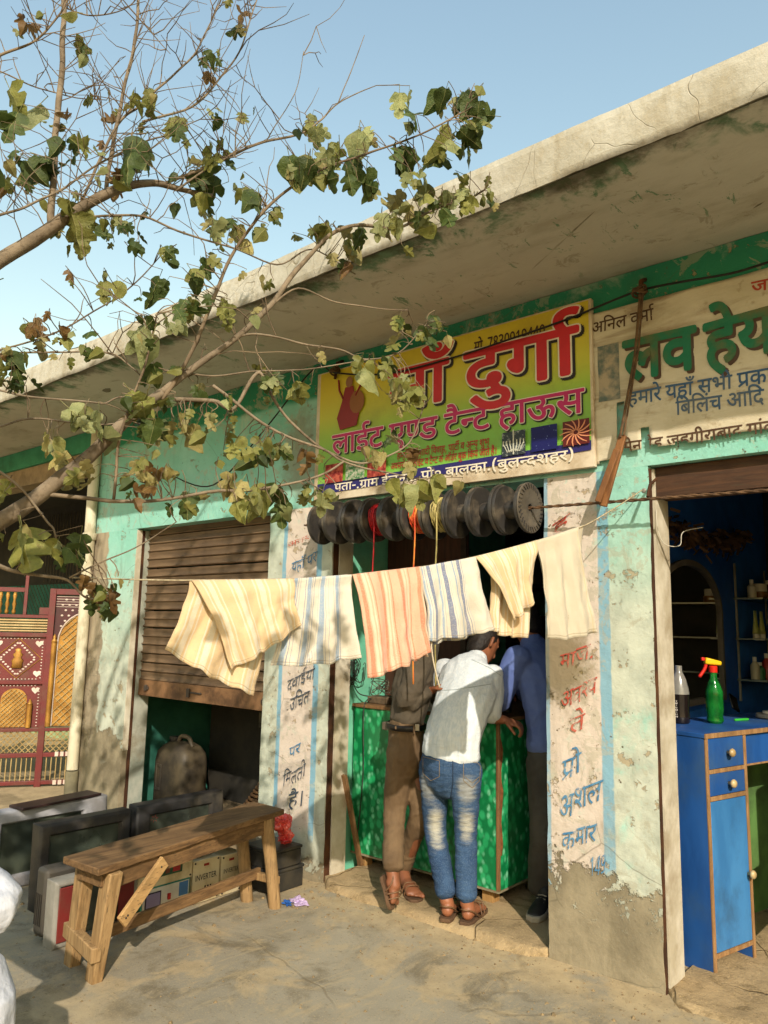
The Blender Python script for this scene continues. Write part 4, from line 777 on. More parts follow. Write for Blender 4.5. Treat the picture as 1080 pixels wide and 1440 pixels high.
# hand-painted words on the piers
def brushed(name, a, b, wear):
    n = NT(name); n.put(n.p.inputs['Alpha'], n.math('SUBTRACT', 1, n.math('MULTIPLY', n.step(n.math('ADD', n.noise(19, 6, .7), n.math('MULTIPLY', n.noise(60, 4, .7), .35)), wear, wear+.12), .85))); return n.done(n.mix(n.step(n.noise(14, 4), .35, .65), a, b), .85)
M_WORD = brushed('black_blue_word_paint', srgb(52, 62, 78), srgb(84, 92, 100), .72); M_WRED = brushed('red_word_paint', srgb(176, 66, 50), srgb(200, 112, 92), .66); M_WBLUE = brushed('blue_word_paint', srgb(62, 118, 160), srgb(96, 146, 180), .70)
py = lambda x, z: -.0085
for key, a, b, h, m in (('a1', (409, 806), (445, 789), .062, M_WBLUE), ('a2', (403, 972), (442, 954), .066, M_WORD), ('a3', (407, 999), (434, 988), .075, M_WORD), ('a4', (406, 1066), (422, 1058), .062, M_WBLUE), ('a5', (397, 1108), (429, 1091), .072, M_WORD), ('a6', (405, 1139), (427, 1131), .085, M_WORD)):
    lettering(key, XZ(*a, -.008), XZ(*b, -.008), h, [(m, 0, 0, 0, 0)], pierM, py, jit=.3, slant=.12, wob=.09)
for key, a, b, h, m in (('b0', (776, 752), (800, 735), .05, M_WRED), ('b1', (787, 941), (836, 925), .066, M_WRED), ('b2', (789, 997), (839, 975), .072, M_WRED), ('b3', (801, 1031), (822, 1023), .072, M_WRED), ('b4', (790, 1098), (816, 1086), .088, M_WBLUE), ('b5', (785, 1149), (845, 1129), .094, M_WBLUE), ('b6', (790, 1194), (838, 1182), .076, M_WBLUE), ('b7', (829, 1233), (851, 1226), .07, M_WBLUE)):
    lettering(key, XZ(*a, -.008), XZ(*b, -.008), h, [(m, 0, 0, 0, 0)], pierR, py, jit=.3, slant=.12, wob=.09)
lettering('b2', XZ(404, 770, -.008), XZ(446, 754, -.008), .03, [(M_WRED, -.004, 0, 0, 0)], pierM, py, jit=.3, slant=.12)

# ---------------------------------------------------------------- cable along the signs, pole, spools
M_CABLE = plain('black_cable', srgb(26, 24, 22), srgb(40, 36, 32), rough=.5, bump=0)
def wire(pts, r, n=6, sub=8):
    """smooth curve through points"""
    P = [Vector(p) for p in pts]; out = []
    for i in range(len(P)-1):
        p0, p1, p2, p3 = P[max(i-1, 0)], P[i], P[i+1], P[min(i+2, len(P)-1)]
        for k in range(sub):
            t = k/sub; out.append(.5*((2*p1)+(p2-p0)*t+(2*p0-5*p1+4*p2-p3)*t*t+(3*p1-p0-3*p2+p3)*t*t*t))
    return out+[P[-1]]
cb = [(240, 668), (300, 682), (372, 604), (440, 520), (470, 524), (510, 527), (560, 523), (640, 502), (720, 476), (800, 448), (868, 420), (905, 407), (960, 396), (1030, 384), (1090, 366), (1160, 350)]
mb = MB(); mb.tube(wire([at(x, y, Y=-.075+.02*math.sin(x*.05)) for x, y in cb], .005), .0055, 6)
tag(mb.build('electric_cable', M_CABLE, smooth=True), 'black electric cable sagging along the tops of both signs', 'cable')
for k, (x, y, lab) in enumerate(((902, 412, 'knotted iron bracket holding the cable between the two signs'), (474, 523, 'iron bracket with cable knot above the printed figure on the yellow board'))):
    t = thing('cable_bracket', lab, 'bracket', at(x, y, Y=-.03), group='iron cable brackets'); c0 = at(x, y, Y=-.05)
    MB().tube([c0+Vector((0, .06, .09)), c0+Vector((0, .0, .06)), c0+Vector((.004, -.02, -.05))], .011, 6).build('spike', M_RUST, t)
    mb = MB()
    for i in range(3):
        mb.tube([c0+Vector((.034*math.cos(a*.5)*(1-.1*i), -.02+.03*math.sin(a*.5), .012*i-.01+.008*math.sin(a+i))) for a in range(14)], .006, 5)
    mb.build('knot', plain('old_rope', srgb(108, 82, 54), srgb(76, 56, 38), scale=40) if k == 0 else bpy.data.materials['old_rope'], t)
M_BAMBOO = plain('worn_pole_wood', srgb(142, 96, 56), srgb(104, 68, 40), rough=.6, stretch=(6, 6, 1), scale=5)
t = thing('hanging_slats', 'pair of brown wooden slats hung by a rope in front of the banner', 'slats', at(850, 712, Y=-.1))
top = at(903, 412, Y=-.06)
MB().bar(at(876, 612, Y=-.085), at(848, 712, Y=-.115), .036, .018, up=(0, 1, 0)).build('slat', M_BAMBOO, t, bevel=.003)
MB().bar(at(868, 632, Y=-.115), at(841, 706, Y=-.14), .030, .018, up=(0, 1, 0)).build('slat', M_BAMBOO, t, bevel=.003)
mb = MB(); mb.tube([top+Vector((0, -.02, 0)), at(893, 500, Y=-.085), at(872, 615, Y=-.1)], .007, 6); mb.tube([top+Vector((.012, -.02, 0)), at(898, 490, Y=-.08), at(877, 612, Y=-.095)], .005, 6)
mb.build('rope', bpy.data.materials['old_rope'], t)
# iron rod and the row of spools
RY = -.105
ra, rb = at(428, 738, Y=RY), at(1100, 688, Y=RY); rz = lambda x: 2.098+(x+1.85)*-.018
t = thing('spool_rod', 'rusty twisted iron rod carrying the black spools across the shop fronts', 'rod', (-2.2, RY, 2.1))
mb = MB()
for s_ in (0, math.pi):
    mb.tube([(x, RY+.0035*math.cos(x*60+s_), rz(x)+.0035*math.sin(x*60+s_)) for x in [-3.46+i*.02 for i in range(160)]], .0055, 5)
mb.build('rod', plain('rod_iron', srgb(112, 84, 58), srgb(74, 54, 38), rough=.7, scale=25), t, smooth=True)
mb = MB(); mb.tube([(-1.27, .02, 2.2), (-1.27, -.06, 2.16), (-1.265, RY, rz(-1.265)+.01)], .007, 6); mb.build('hook', M_RUST, t)
M_SPOOL = plain('black_spool_plastic', srgb(58, 55, 52), srgb(44, 42, 40), dirt=srgb(126, 114, 96), dscale=7, damt=.6, rough=.48, bump=.12, spec=.5)
M_SPOOLF = plain('dusty_spool_face', srgb(88, 82, 72), srgb(66, 62, 56), dirt=srgb(120, 106, 84), rough=.7, bump=.3, scale=18)
names = ['first', 'second', 'third', 'fourth', 'fifth', 'sixth', 'seventh', 'eighth', 'ninth', 'tenth']
cols = {3: ('red_wire', srgb(176, 22, 30), 'wound with bright red wire'), 5: ('orange_wire', srgb(206, 70, 40), 'wound with red and orange wire'), 6: ('yellow_wire', srgb(188, 172, 106), 'wound with yellow and black twisted wire')}
flm = None; Rf = .132; spx = [-3.238+i*.146 for i in range(10)]
for i, x in enumerate(spx):
    extra = cols[i][2] if i in cols else ('with dusty ridged end disc' if i == 9 else 'empty')
    t = thing('cable_spool', 'black cable spool, %s from left on the rod, %s' % (names[i], extra), 'spool', (x, RY, rz(x)), group='black cable spools on the rod')
    tilt = random.uniform(-.05, .05); sc_ = random.uniform(.96, 1.03)
    if flm is None:
        mb = MB(); mb.lathe([(.018, -.004), (.05, -.007), (.10, -.006), (.118, -.011), (.131, -.010), (.132, 0), (.129, .007), (.117, .006), (.10, .004), (.055, .006), (.018, .004)], 36, axis='X', cap=False)
        flm = mb.mesh('flange', M_SPOOL); flm.shade_smooth(); flm.set_sharp_from_angle(angle=R(35))
        mb = MB(); mb.lathe([(.046, -.055), (.05, -.04), (.045, -.02), (.045, .02), (.05, .04), (.046, .055)], 24, axis='X'); cor = mb.mesh('core', M_SPOOL); cor.shade_smooth(); cor.set_sharp_from_angle(angle=R(40))
    for nm, me, dx in (('flange', flm, -.062), ('core', cor, 0), ('flange', flm, .062)):
        o = link(bpy.data.objects.new(nm, me)); o.parent = t; o.location = (dx, 0, 0); o.rotation_euler = (random.uniform(0, 6), tilt*.6, tilt); o.scale = (1, sc_*.98, sc_*.98)
    if i in cols:
        nm, cc, _ = cols[i]; rw = random.Random(i); n = NT(nm); st = n.noise(9, 2, stretch=(14, 1, 1))
        m = n.done(n.mix(n.step(st, .45, .6), cc, tuple(q*.4 for q in cc) if i != 5 else srgb(226, 150, 60)), .5); mb = MB()
        for L in range(3):
            r0 = (.062, .078, .09)[L]; pts = [Vector((-.045+.09*abs((k/22) % 2-1), r0*math.cos(k*.52+L)*(1+rw.uniform(-.03, .03)), r0*math.sin(k*.52+L)*(1+rw.uniform(-.03, .03)))) for k in range(150)]
            mb.tube(pts, .0055, 4)
        o = mb.build('wound_wire', m, None, smooth=True); o.parent = t
        zend = -.9 if i != 3 else -.75
        mb = MB(); mb.tube(wire([(.0, -.09, 0), (.005, -.092, -.15), (-.01, -.085, -.45), (.0, -.08, zend)], .004), .0045, 5); o = mb.build('loose_end', m, None, smooth=True); o.parent = t
    if i == 9:
        mb = MB(); mb.lathe([(.02, .070), (.085, .0705), (.092, .074), (.124, .074), (.127, .0705), (.127, .068), (.02, .068)], 36, axis='X', cap=False); o = mb.build('end_disc', M_SPOOLF, None, auto=True); o.parent = t
        for k in range(30):
            a = k*2*math.pi/30; mb = MB(); mb.bar((.076, .096*math.cos(a), .096*math.sin(a)), (.076, .120*math.cos(a+.1), .120*math.sin(a+.1)), .005, .006, up=(1, 0, 0)); o = mb.build('rib', M_SPOOL, None); o.parent = t
# ---------------------------------------------------------------- green counter of the tent house
n = NT('green_shell_laminate'); mp = n.n('ShaderNodeMapping'); mp.inputs['Scale'].default_value = (1, 1, .72); n.t.links.new(n.co, mp.inputs[0]); co = n.warp(mp.outputs[0], .02, 9)
v = n.n('ShaderNodeTexVoronoi'); v.inputs['Scale'].default_value = 25; n.t.links.new(co, v.inputs['Vector']); rn = n.xyz(v.outputs['Color'])
d = v.outputs['Distance']; off = n.n('ShaderNodeMapping'); off.inputs['Location'].default_value = (.012, .012, -.022); n.t.links.new(co, off.inputs[0]); v2 = n.n('ShaderNodeTexVoronoi'); v2.inputs['Scale'].default_value = 25; n.t.links.new(off.outputs[0], v2.inputs['Vector'])
c = n.mix(rn[0], srgb(34, 156, 94), srgb(54, 178, 114)); c = n.mix(n.step(d, .30, .62), c, srgb(14, 118, 66)); c = n.mix(n.math('MULTIPLY', n.step(v2.outputs['Distance'], .42, .12), n.math('ADD', .35, n.math('MULTIPLY', rn[1], .5))), c, srgb(134, 216, 172))
c = n.mix(n.math('MULTIPLY', n.step(n.noise(40, 4), .5, .7), .25), c, srgb(12, 112, 62)); c = n.mix(n.math('MULTIPLY', n.step(n.noise(2.5, 6), .5, .7), .25), c, srgb(80, 124, 92))
M_LAM = n.done(c, .38, spec=.5)
M_TRIM = wood('counter_trim_wood', srgb(140, 104, 66), srgb(112, 80, 50), axis=2)
ct = thing('shop_counter', 'bright green laminate counter on short wooden legs in the tent house doorway', 'counter', (-2.8, .6, .045))
CX0, CX1, CY0, CZ0, CZ1 = -3.365, -2.292, .30, .125, .995
part('front_panel', M_LAM, ct, (CX0, CX1, CY0, CY0+.02, CZ0, CZ1)); part('end_panel', M_LAM, ct, (CX1-.02, CX1+.001, CY0+.021, 1.45, CZ0, CZ1))
part('back_end_panel', M_LAM, ct, (CX0, CX0+.02, CY0+.021, .86, CZ0, CZ1))
part('top', M_TRIM, ct, (CX0-.01, CX1+.012, CY0-.012, .88, CZ1+.001, CZ1+.022), (CX1-.55, CX1+.012, .881, 1.46, CZ1+.001, CZ1+.022), bevel=.003)
part('corner_trim', M_TRIM, ct, (CX1-.012, CX1+.006, CY0-.006, CY0+.012, CZ0, CZ1), bevel=.002)
part('bottom_trim', plain('dusty_trim', srgb(150, 140, 112), srgb(120, 110, 86)), ct, (CX0, CX1+.004, CY0-.004, CY0+.018, CZ0-.012, CZ0-.001), (CX1-.016, CX1+.004, CY0+.019, 1.45, CZ0-.012, CZ0-.001))
mb = MB(); rnd = random.Random(2)
pl = [(.013, .30)]+[(.014+.018*rnd.random()+.02*math.sin(i*.8)**2, .30+i*.055) for i in range(12)]+[(.013, .93)]
mb.prism([(a, b) for a, b in pl], lambda a, b, d: (CX1+.0016+d, CY0+a, b), .001); mb.build('bare_patch', plain('bare_board', srgb(150, 92, 52), srgb(116, 70, 40), scale=30), ct)
for x, y in ((CX1-.09, CY0+.03), (CX0+.06, CY0+.03), (CX1-.09, 1.3), (-2.85, .7)): part('leg', wood('counter_leg_wood', srgb(176, 138, 84), srgb(146, 108, 64), axis=2) if x == CX1-.09 and y < 1 else bpy.data.materials['counter_leg_wood'], ct, (x-.035, x+.035, y, y+.07, .03, CZ0-.013), bevel=.003)
st = thing('wooden_stick', 'plain brown wooden batten leaning beside the green counter', 'stick', at(508, 1216, Z=.045))
MB().bar(at(507, 1216, Z=.05), at(484, 1090, Y=.13), .034, .02, up=(0, -1, 0)).build('batten', wood('batten_wood', srgb(146, 110, 72), srgb(118, 86, 56), axis=2), st, bevel=.002)
# dark bottle on the counter end
t = thing('dark_spray_bottle', 'slim dark bottle with a nozzle standing on the green counter', 'bottle', at(712, 1012, Y=.62)); b0 = Vector((at(712, 1010, Y=.62).x, .62, CZ1+.022))
MB().lathe([(.03, 0), (.031, .01), (.031, .09), (.022, .11), (.012, .12), (.012, .15)], 16, b0).build('bottle_body', plain('smoky_plastic', srgb(60, 64, 66), srgb(46, 50, 52), rough=.35, spec=.5), t, auto=True)
MB().tube([b0+Vector((0, 0, .15)), b0+Vector((0, 0, .20))], .006, 8).build('nozzle', M_CABLE, t)
t = thing('adapter_box', 'small wired electrical box lying on the counter corner by the wall', 'electrical box', at(512, 985, Y=.42)); b0 = Vector((-3.22, .42, CZ1+.022))
MB().box(b0.x-.10, b0.x+.06, b0.y-.05, b0.y+.06, b0.z, b0.z+.045).build('case', plain('grimy_plastic', srgb(110, 92, 70), srgb(84, 70, 54), scale=20), t, bevel=.006)
mb = MB(); rnd = random.Random(9)
for k in range(7): mb.tube(wire([b0+Vector((rnd.uniform(-.12, .08), rnd.uniform(-.04, .04), .05+rnd.uniform(0, .12))) for _ in range(5)], .002), .0025, 4)
mb.build('wires', plain('grey_wires', srgb(120, 116, 96), srgb(60, 56, 50), scale=30), t)
mb = MB()
for k in range(9):
    c0 = Vector((-3.385+.004*k, .22+.012*k, 1.24+.01*rnd.random())); pts = [c0+Vector((0, .05*math.cos(a*.7+k)+.008*a*.3, .07*math.sin(a*.7+k)-.01*a*rnd.random())) for a in range(9)]
    mb.tube(wire(pts, .002, sub=3), .0028, 4)
mb.tube(wire([(-3.38, .26, 1.2), (-3.36, .33, 1.08), (-3.3, .4, 1.05), (-3.27, .285, 1.0), (-3.262, .283, .6), (-3.30, .284, .2)], .003), .004, 5)
tag(mb.build('wire_tangle', plain('dark_wires', srgb(40, 46, 42), srgb(66, 74, 62), scale=20)), 'tangle of thin dark wires hanging on the turquoise wall beside the counter', 'wires')
# lamp holders on a board under the spools and dark shelves behind
brd2 = thing('holder_board', 'dark wooden board with shelves inside the tent house doorway', 'shelf', (-2.9, 2.2, .05)); M_DW = wood('dark_shelf_wood', srgb(62, 44, 30), srgb(44, 32, 24), axis=0)
part('upright', M_DW, brd2, (-3.40, -3.36, 2.2, 2.6, .05, 2.6), (-1.80, -1.76, 2.2, 2.6, .05, 2.6), (-2.6, -2.56, 2.2, 2.6, .05, 2.6))
for z in (.5, .95, 1.4, 1.85, 2.3): part('shelf', M_DW, brd2, (-3.36, -2.6, 2.2, 2.6, z, z+.03), (-2.56, -1.8, 2.2, 2.6, z, z+.03))
pn = thing('display_panel', 'dark red-brown wooden panel behind the hanging lamp holders', 'panel', (-3.1, .5, 1.35)); part('panel', wood('panel_wood', srgb(84, 50, 34), srgb(62, 38, 28), axis=2), pn, (-3.38, -2.72, .62, .64, 1.05, 2.2))
part('batten', M_DW, pn, (-2.76, -2.72, .605, .618, 1.05, 2.2))
hb = [(489, 774), (490, 792), (490, 806), (505, 774), (506, 806)]
for k, (x, y) in enumerate(hb):
    lab = ['topmost', 'middle', 'lowest', 'yellow-rimmed', 'small lower right'][k]
    c0 = at(x, y, Y=.56); t = thing('lamp_holder', 'white ceramic lamp holder, %s of those hung under the spools' % lab, 'lamp holder', c0, group='lamp holders under the spools')
    MB().lathe([(.034, .05), (.04, .02), (.034, -.01), (.02, -.03), (.018, -.04)], 16, c0, axis='Y').build('ceramic_cup', plain('cream_ceramic', srgb(186, 176, 150), srgb(150, 140, 116), rough=.35, spec=.5) if k == 0 else bpy.data.materials['cream_ceramic'], t, auto=True)
    MB().lathe([(.017, -.041), (.015, -.055), (.004, -.056)], 12, c0, axis='Y').build('socket', plain('brass_yellow', srgb(190, 140, 40), srgb(150, 104, 30), rough=.4, metal=.5) if k == 0 else bpy.data.materials['brass_yellow'], t, auto=True)
rnd = random.Random(21)
for k in range(16):
    x = -3.3+.09*(k % 8)+(.8 if k % 8 > 6 else 0)+rnd.uniform(-.01, .01); z = (1.43, 1.88)[k//8]; h_ = rnd.uniform(.12, .26); c_ = rnd.choice([(70, 60, 50), (90, 50, 40), (50, 60, 80), (110, 96, 60)])
    mb = MB().box(x-.035, x+.035, 2.24, 2.34, z+.001, z+h_)
    o = mb.build('carton', plain('carton_%d' % k, srgb(*c_), srgb(*[int(q*.7) for q in c_])), None, bevel=.003)
    tag(o, 'dim carton on the shelf in the dark tent house interior, %s one of row %s' % (names[k % 8], 'below' if k < 8 else 'above'), 'carton', 'cartons on the dark shelves')

# ---------------------------------------------------------------- bench
bz = .485; M_BENCH = wood('bench_wood', srgb(138, 106, 70), srgb(92, 68, 44), axis=1); M_BENCHV = wood('bench_leg_wood', srgb(174, 142, 98), srgb(138, 108, 70), axis=2)
bc = thing('wooden_bench', 'weathered long wooden bench with a nailed diagonal brace', 'bench', (-3.28, -.95, 0))
def Bn(s, t, z):
    """s along the bench from the near end, t across it from the street side"""
    a = V3(-3.045, -1.597).lerp(V3(-3.285, -.345), s); b = V3(-3.31, -1.615).lerp(V3(-3.55, -.345), s); q = a.lerp(b, t); return Vector((q.x, q.y, z))
def V3(x, y): return Vector((x, y, 0))
def plank(name, mat, par, s0, s1, t0, t1, z0, z1, ny=30, wob=.004, bev=.004):
    mb = MB(); r = lambda a, b: wob*noise.noise((a*7, b, 1))+wob*.5*noise.noise((a*27, b, 3))
    for j in range(ny+1):
        s_ = s0+(s1-s0)*j/ny
        for k, (t_, z_) in enumerate(((t0, z0), (t1, z0), (t1, z1), (t0, z1))): q = Bn(s_, t_+r(s_, k*2)*3, z_+r(s_, k*2+1)*(.5 if z_ == z1 else 1)); mb.v.append(tuple(q))
    for j in range(ny):
        for k in range(4): mb.f.append((j*4+k, j*4+(k+1) % 4, (j+1)*4+(k+1) % 4, (j+1)*4+k))
    mb.f += [(0, 1, 2, 3), (ny*4+3, ny*4+2, ny*4+1, ny*4)]
    return mb.build(name, mat, par, bevel=bev)
plank('seat', M_BENCH, bc, 0, 1, 0, 1, bz-.03, bz)
plank('apron', M_BENCH, bc, .05, .95, .07, .17, bz-.108, bz-.033); plank('apron', M_BENCH, bc, .05, .95, .83, .93, bz-.108, bz-.033)
for s_ in (.055, .94): plank('cross_rail', M_BENCH, bc, s_-.012, s_+.012, .18, .82, bz-.10, bz-.033, ny=3)
def leg(a, b, w0, w1, nm='leg', mat=None): return MB().bar(a, b, w0, w0*.8, up=(0, 1, 0), w2=w1, h2=w1*.8).build(nm, mat or M_BENCHV, bc, bevel=.006)
leg((-3.155, -1.518, -.005), Bn(.075, .10, bz-.034), .064, .078); leg((-3.365, -1.505, -.005), Bn(.085, .90, bz-.034), .064, .076)
for a, b in (((-3.235, -.432, -.005), Bn(.90, .12, bz-.034)), ((-3.425, -.468, -.005), Bn(.88, .86, bz-.034))): MB().tube([a, Vector(a).lerp(b, .5)+Vector((.004, 0, 0)), b], [.034, .034, .037], 10).build('leg', M_BENCHV, bc, auto=True)
MB().bar((-3.255, -1.47, .135), (-3.375, -.43, .15), .022, .055, up=(0, 0, 1)).build('stretcher', M_BENCH, bc, bevel=.004)
MB().bar((-3.415, -1.51, .14), (-3.10, -1.545, .12), .045, .062, up=(0, 0, 1)).build('stretcher', M_BENCHV, bc, bevel=.005); MB().bar((-3.44, -.455, .135), (-3.22, -.43, .14), .03, .04, up=(0, 0, 1)).build('stretcher', M_BENCHV, bc, bevel=.004)
ba, bb_ = Vector((-3.068, -1.46, .235)), Bn(.29, -.02, bz-.055); br = MB().bar(ba, bb_, .018, .062, up=(0, 0, 1)).build('brace', wood('brace_wood', srgb(196, 158, 106), srgb(172, 134, 84), axis=1), bc, bevel=.003)
for f_ in (.08, .12, .9): q = ba.lerp(bb_, f_); MB().lathe([(.005, 0), (.004, .002), (.001, .0025)], 8, (q.x+.0095, q.y, q.z), axis='X').build('nail_head', M_IRON, br)

# ---------------------------------------------------------------- old television sets along the store front, all facing the yard
M_TVB = plain('black_tv_plastic', srgb(46, 45, 46), srgb(38, 37, 38), dirt=srgb(104, 94, 78), dscale=4, damt=.5, rough=.5, bump=.1, spec=.4); M_TVG = plain('grey_tv_plastic', srgb(172, 172, 176), srgb(150, 150, 156), dirt=srgb(110, 102, 86), damt=.5, rough=.5, bump=.1)
n = NT('dusty_tube_glass'); M_TUBE = n.done(n.mix(n.math('MULTIPLY', n.step(n.noise(4, 6), .4, .7), .5), srgb(44, 52, 46), srgb(96, 102, 86)), n.math('ADD', .16, n.math('MULTIPLY', n.noise(6, 5), .3)), spec=.6)
def tv(name, label, x, y0, y1, z0, z1, fr, mat, back=.34, lean=.05, side=None, bot=None, z_s=None, screen_mat=None):
    t = thing(name, label, 'television', (x-.15, (y0+y1)/2, 0), group='old television sets by the store')
    bot = bot or fr; sy0, sy1 = y0+(side or fr), y1-(side or fr); sz0, sz1 = z0+bot, z1-fr
    L = lambda z: x-lean*(z-z0)
    mb = MB(); o_ = [(y0, z0), (y1, z0), (y1, z1), (y0, z1)]; i_ = [(sy0, sz0), (sy1, sz0), (sy1, sz1), (sy0, sz1)]
    mb.v = [(L(z)-.012, y, z) for y, z in o_]+[(L(z), y+(.012 if y == y0 else -.012), z+(.012 if z == z0 else -.012)) for y, z in o_]+[(L(z)-.002, y, z) for y, z in i_]+[(L(z)-.03, y+(.014 if y == sy0 else -.014), z+(.014 if z == sz0 else -.014)) for y, z in i_]+[(L(z)-.09, y, z) for y, z in o_]
    for k in range(4):
        q = (k+1) % 4; mb.f += [(k, q, 4+q, 4+k), (4+k, 4+q, 8+q, 8+k), (8+k, 8+q, 12+q, 12+k), (16+k, 16+q, q, k)]
    mb.build('bezel', mat, t, bevel=.004)
    mb = MB(); mb.grid(12, 10, lambda u, v: (L(sz0+(sz1-sz0)*v)-.028+.02*(1-(2*u-1)**2)*(1-(2*v-1)**2), sy0+(sy1-sy0)*u, sz0+(sz1-sz0)*v), uv=False); mb.build('screen', screen_mat or M_TUBE, t, smooth=True)
    mb = MB(); ym, zm = (y0+y1)/2, (z0+z1)/2
    sec = [(.091, 1, 1), (.12, .9, .93), (max(.14, back*.6), .6, .7), (max(.17, back), .36, .42)]; mb.v = []
    for d_, a_, b_ in sec:
        zc = z0+(zm-z0)*(1 if a_ > .9 else .85); mb.v += [(L(z)-d_, ym+(y-ym)*a_, zc+(z-zm)*b_) for y, z in o_]
    for s_ in range(len(sec)-1):
        for k in range(4): mb.f.append((s_*4+k, s_*4+(k+1) % 4, (s_+1)*4+(k+1) % 4, (s_+1)*4+k))
    mb.f.append(tuple(len(mb.v)-4+k for k in range(4))); mb.build('back_shell', M_TVB, t, bevel=.008)
    return t
tv('grey_television', 'large grey-framed television set at the far left of the row', -4.5, -1.50, -.70, .0, .425, .062, M_TVG, side=.15)
tv('black_television', 'black television set standing just behind the near end of the bench', -4.05, -1.345, -.812, 0, .43, .055, M_TVB, side=.055)
t2 = tv('black_television', 'black television set with a red sticker behind the middle of the bench', -4.06, -.77, -.14, 0, .437, .06, M_TVB, side=.09)
sp = at(216, 1151, X=-4.06); mb = MB()
for k in range(6): a = k*1.05; mb.add([(-4.052, sp.y+.006*math.cos(a+j)+.02*math.cos(a)*(j > 0), sp.z+.006*math.sin(a+j)+.02*math.sin(a)*(j > 0)) for j in range(4)], [(0, 1, 2, 3)])
mb.build('sticker', ink('sticker_red', srgb(206, 40, 50)), t2)
M_SIL = plain('silver_plastic', srgb(150, 146, 136), srgb(126, 122, 112), rough=.45); M_REDP = plain('red_tv_panel', srgb(126, 40, 36), srgb(104, 32, 30), dirt=srgb(120, 96, 76), rough=.6)
t = tv('red_television', 'small silver-framed television with red side panels under the near bench end', -3.55, -1.505, -1.07, 0, .297, .024, M_SIL, back=.2, lean=.02, side=.024)
part('speaker_panel', M_REDP, t, (-3.556, -3.548, -1.488, -1.40, .03, .27), bevel=.003); part('speaker_panel', M_REDP, t, (-3.556, -3.548, -1.18, -1.098, .03, .27), bevel=.003)
part('casing', plain('grey_casing', srgb(70, 66, 60), srgb(54, 52, 48), dirt=srgb(104, 94, 78), rough=.6, bump=.4), t, (-3.745, -3.646, -1.512, -1.06, .03, .335), bevel=.02)
for k in range(4): part('vent_slit', M_CABLE, t, (-3.73+.018*k, -3.722+.018*k, -1.5145, -1.511, .08, .22))
_a, _b = at(30, 1139, Z=.436), at(141, 1117, Z=.436)
t = tag(MB().bar(_a-Vector((.07, 0, 0)), _b-Vector((.07, 0, 0)), .14, .014).build('dark_board', plain('dark_maroon_board', srgb(60, 40, 38), srgb(46, 32, 32), rough=.5), None, bevel=.003), 'thin dark maroon board lying on top of the grey television', 'board')
# cartons and inverters under the bench
M_CRM = plain('cream_metal_box', srgb(214, 200, 164), srgb(194, 178, 140), dirt=srgb(140, 116, 78), dscale=6, damt=.6, rough=.55, bump=.15); M_TEALB = plain('teal_box_side', srgb(60, 150, 134), srgb(50, 126, 114), rough=.5); M_WBOX = plain('white_box_face', srgb(222, 216, 200), srgb(200, 194, 176), dirt=srgb(150, 136, 104), damt=.4, rough=.45)
def latin(txt, y0, z0, w, x, mat, par):
    cu = bpy.data.curves.new('t', 'FONT'); cu.body = txt; cu.offset = .008; ob = bpy.data.objects.new('t', cu); me = bpy.data.meshes.new_from_object(ob)
    W = max(v.co.x for v in me.vertices)
    mb = MB(); mb.v = [(x, y0+v.co.x*w/W, z0+v.co.y*w/W*1.35) for v in me.vertices]; mb.f = [tuple(p.vertices) for p in me.polygons]
    bpy.data.objects.remove(ob); bpy.data.curves.remove(cu); return mb.build('lettering', mat, par)
def bolts(par, ys, zs, x):
    for y in ys:
        for z in zs: MB().lathe([(.006, 0), (.005, .003), (.001, .004)], 8, (x, y, z), axis='X').build('screw', M_IRON, par)
XF = -3.58
t = thing('stabilizer_box', 'white-faced teal box with a purple meter lying under the bench', 'stabilizer', (XF-.14, -.885, 0)); part('case', M_TEALB, t, (XF-.26, XF-.006, -1.035, -.735, 0.002, .148), bevel=.004); f_ = part('face', M_WBOX, t, (XF-.005, XF, -1.025, -.745, .008, .142), bevel=.002)
part('meter', ink('purple_meter', srgb(150, 136, 170)), t, (XF+.001, XF+.004, -1.005, -.925, .055, .118)); part('meter_frame', ink('dark_meter_frame', srgb(52, 44, 60)), t, (XF+.0002, XF+.002, -1.012, -.918, .048, .125)); part('switch', ink('switch_red', srgb(190, 40, 36)), t, (XF+.0005, XF+.008, -.878, -.862, .07, .10)); part('blue_badge', ink('badge_blue', srgb(70, 120, 170)), t, (XF+.0004, XF+.002, -.808, -.752, .07, .138))
MB().prism([(-.95, .008), (-.75, .035), (-.745, .02), (-.86, .008)], lambda a, b, d: (XF+.0006+d, a, b), .001).build('blue_swoosh', bpy.data.materials['badge_blue'], t)
t = thing('charger_box', 'cream charger box with a green printed window lying on the stabilizer', 'charger', (XF-.14, -.89, .15)); part('case', M_CRM, t, (XF-.24, XF+.006, -1.062, -.732, .151, .284), bevel=.005); part('window', plain('green_window', srgb(40, 72, 54), srgb(56, 92, 70), scale=24, rough=.3), t, (XF+.0065, XF+.009, -1.02, -.80, .195, .262)); part('indicator', ink('dial_red', srgb(160, 40, 40)), t, (XF+.0095, XF+.011, -.86, -.815, .205, .25)); part('dial', ink('dial_brown', srgb(110, 60, 44)), t, (XF+.0095, XF+.011, -.905, -.88, .205, .25)); bolts(t, (-1.05, -.745), (.165, .272), XF+.006)
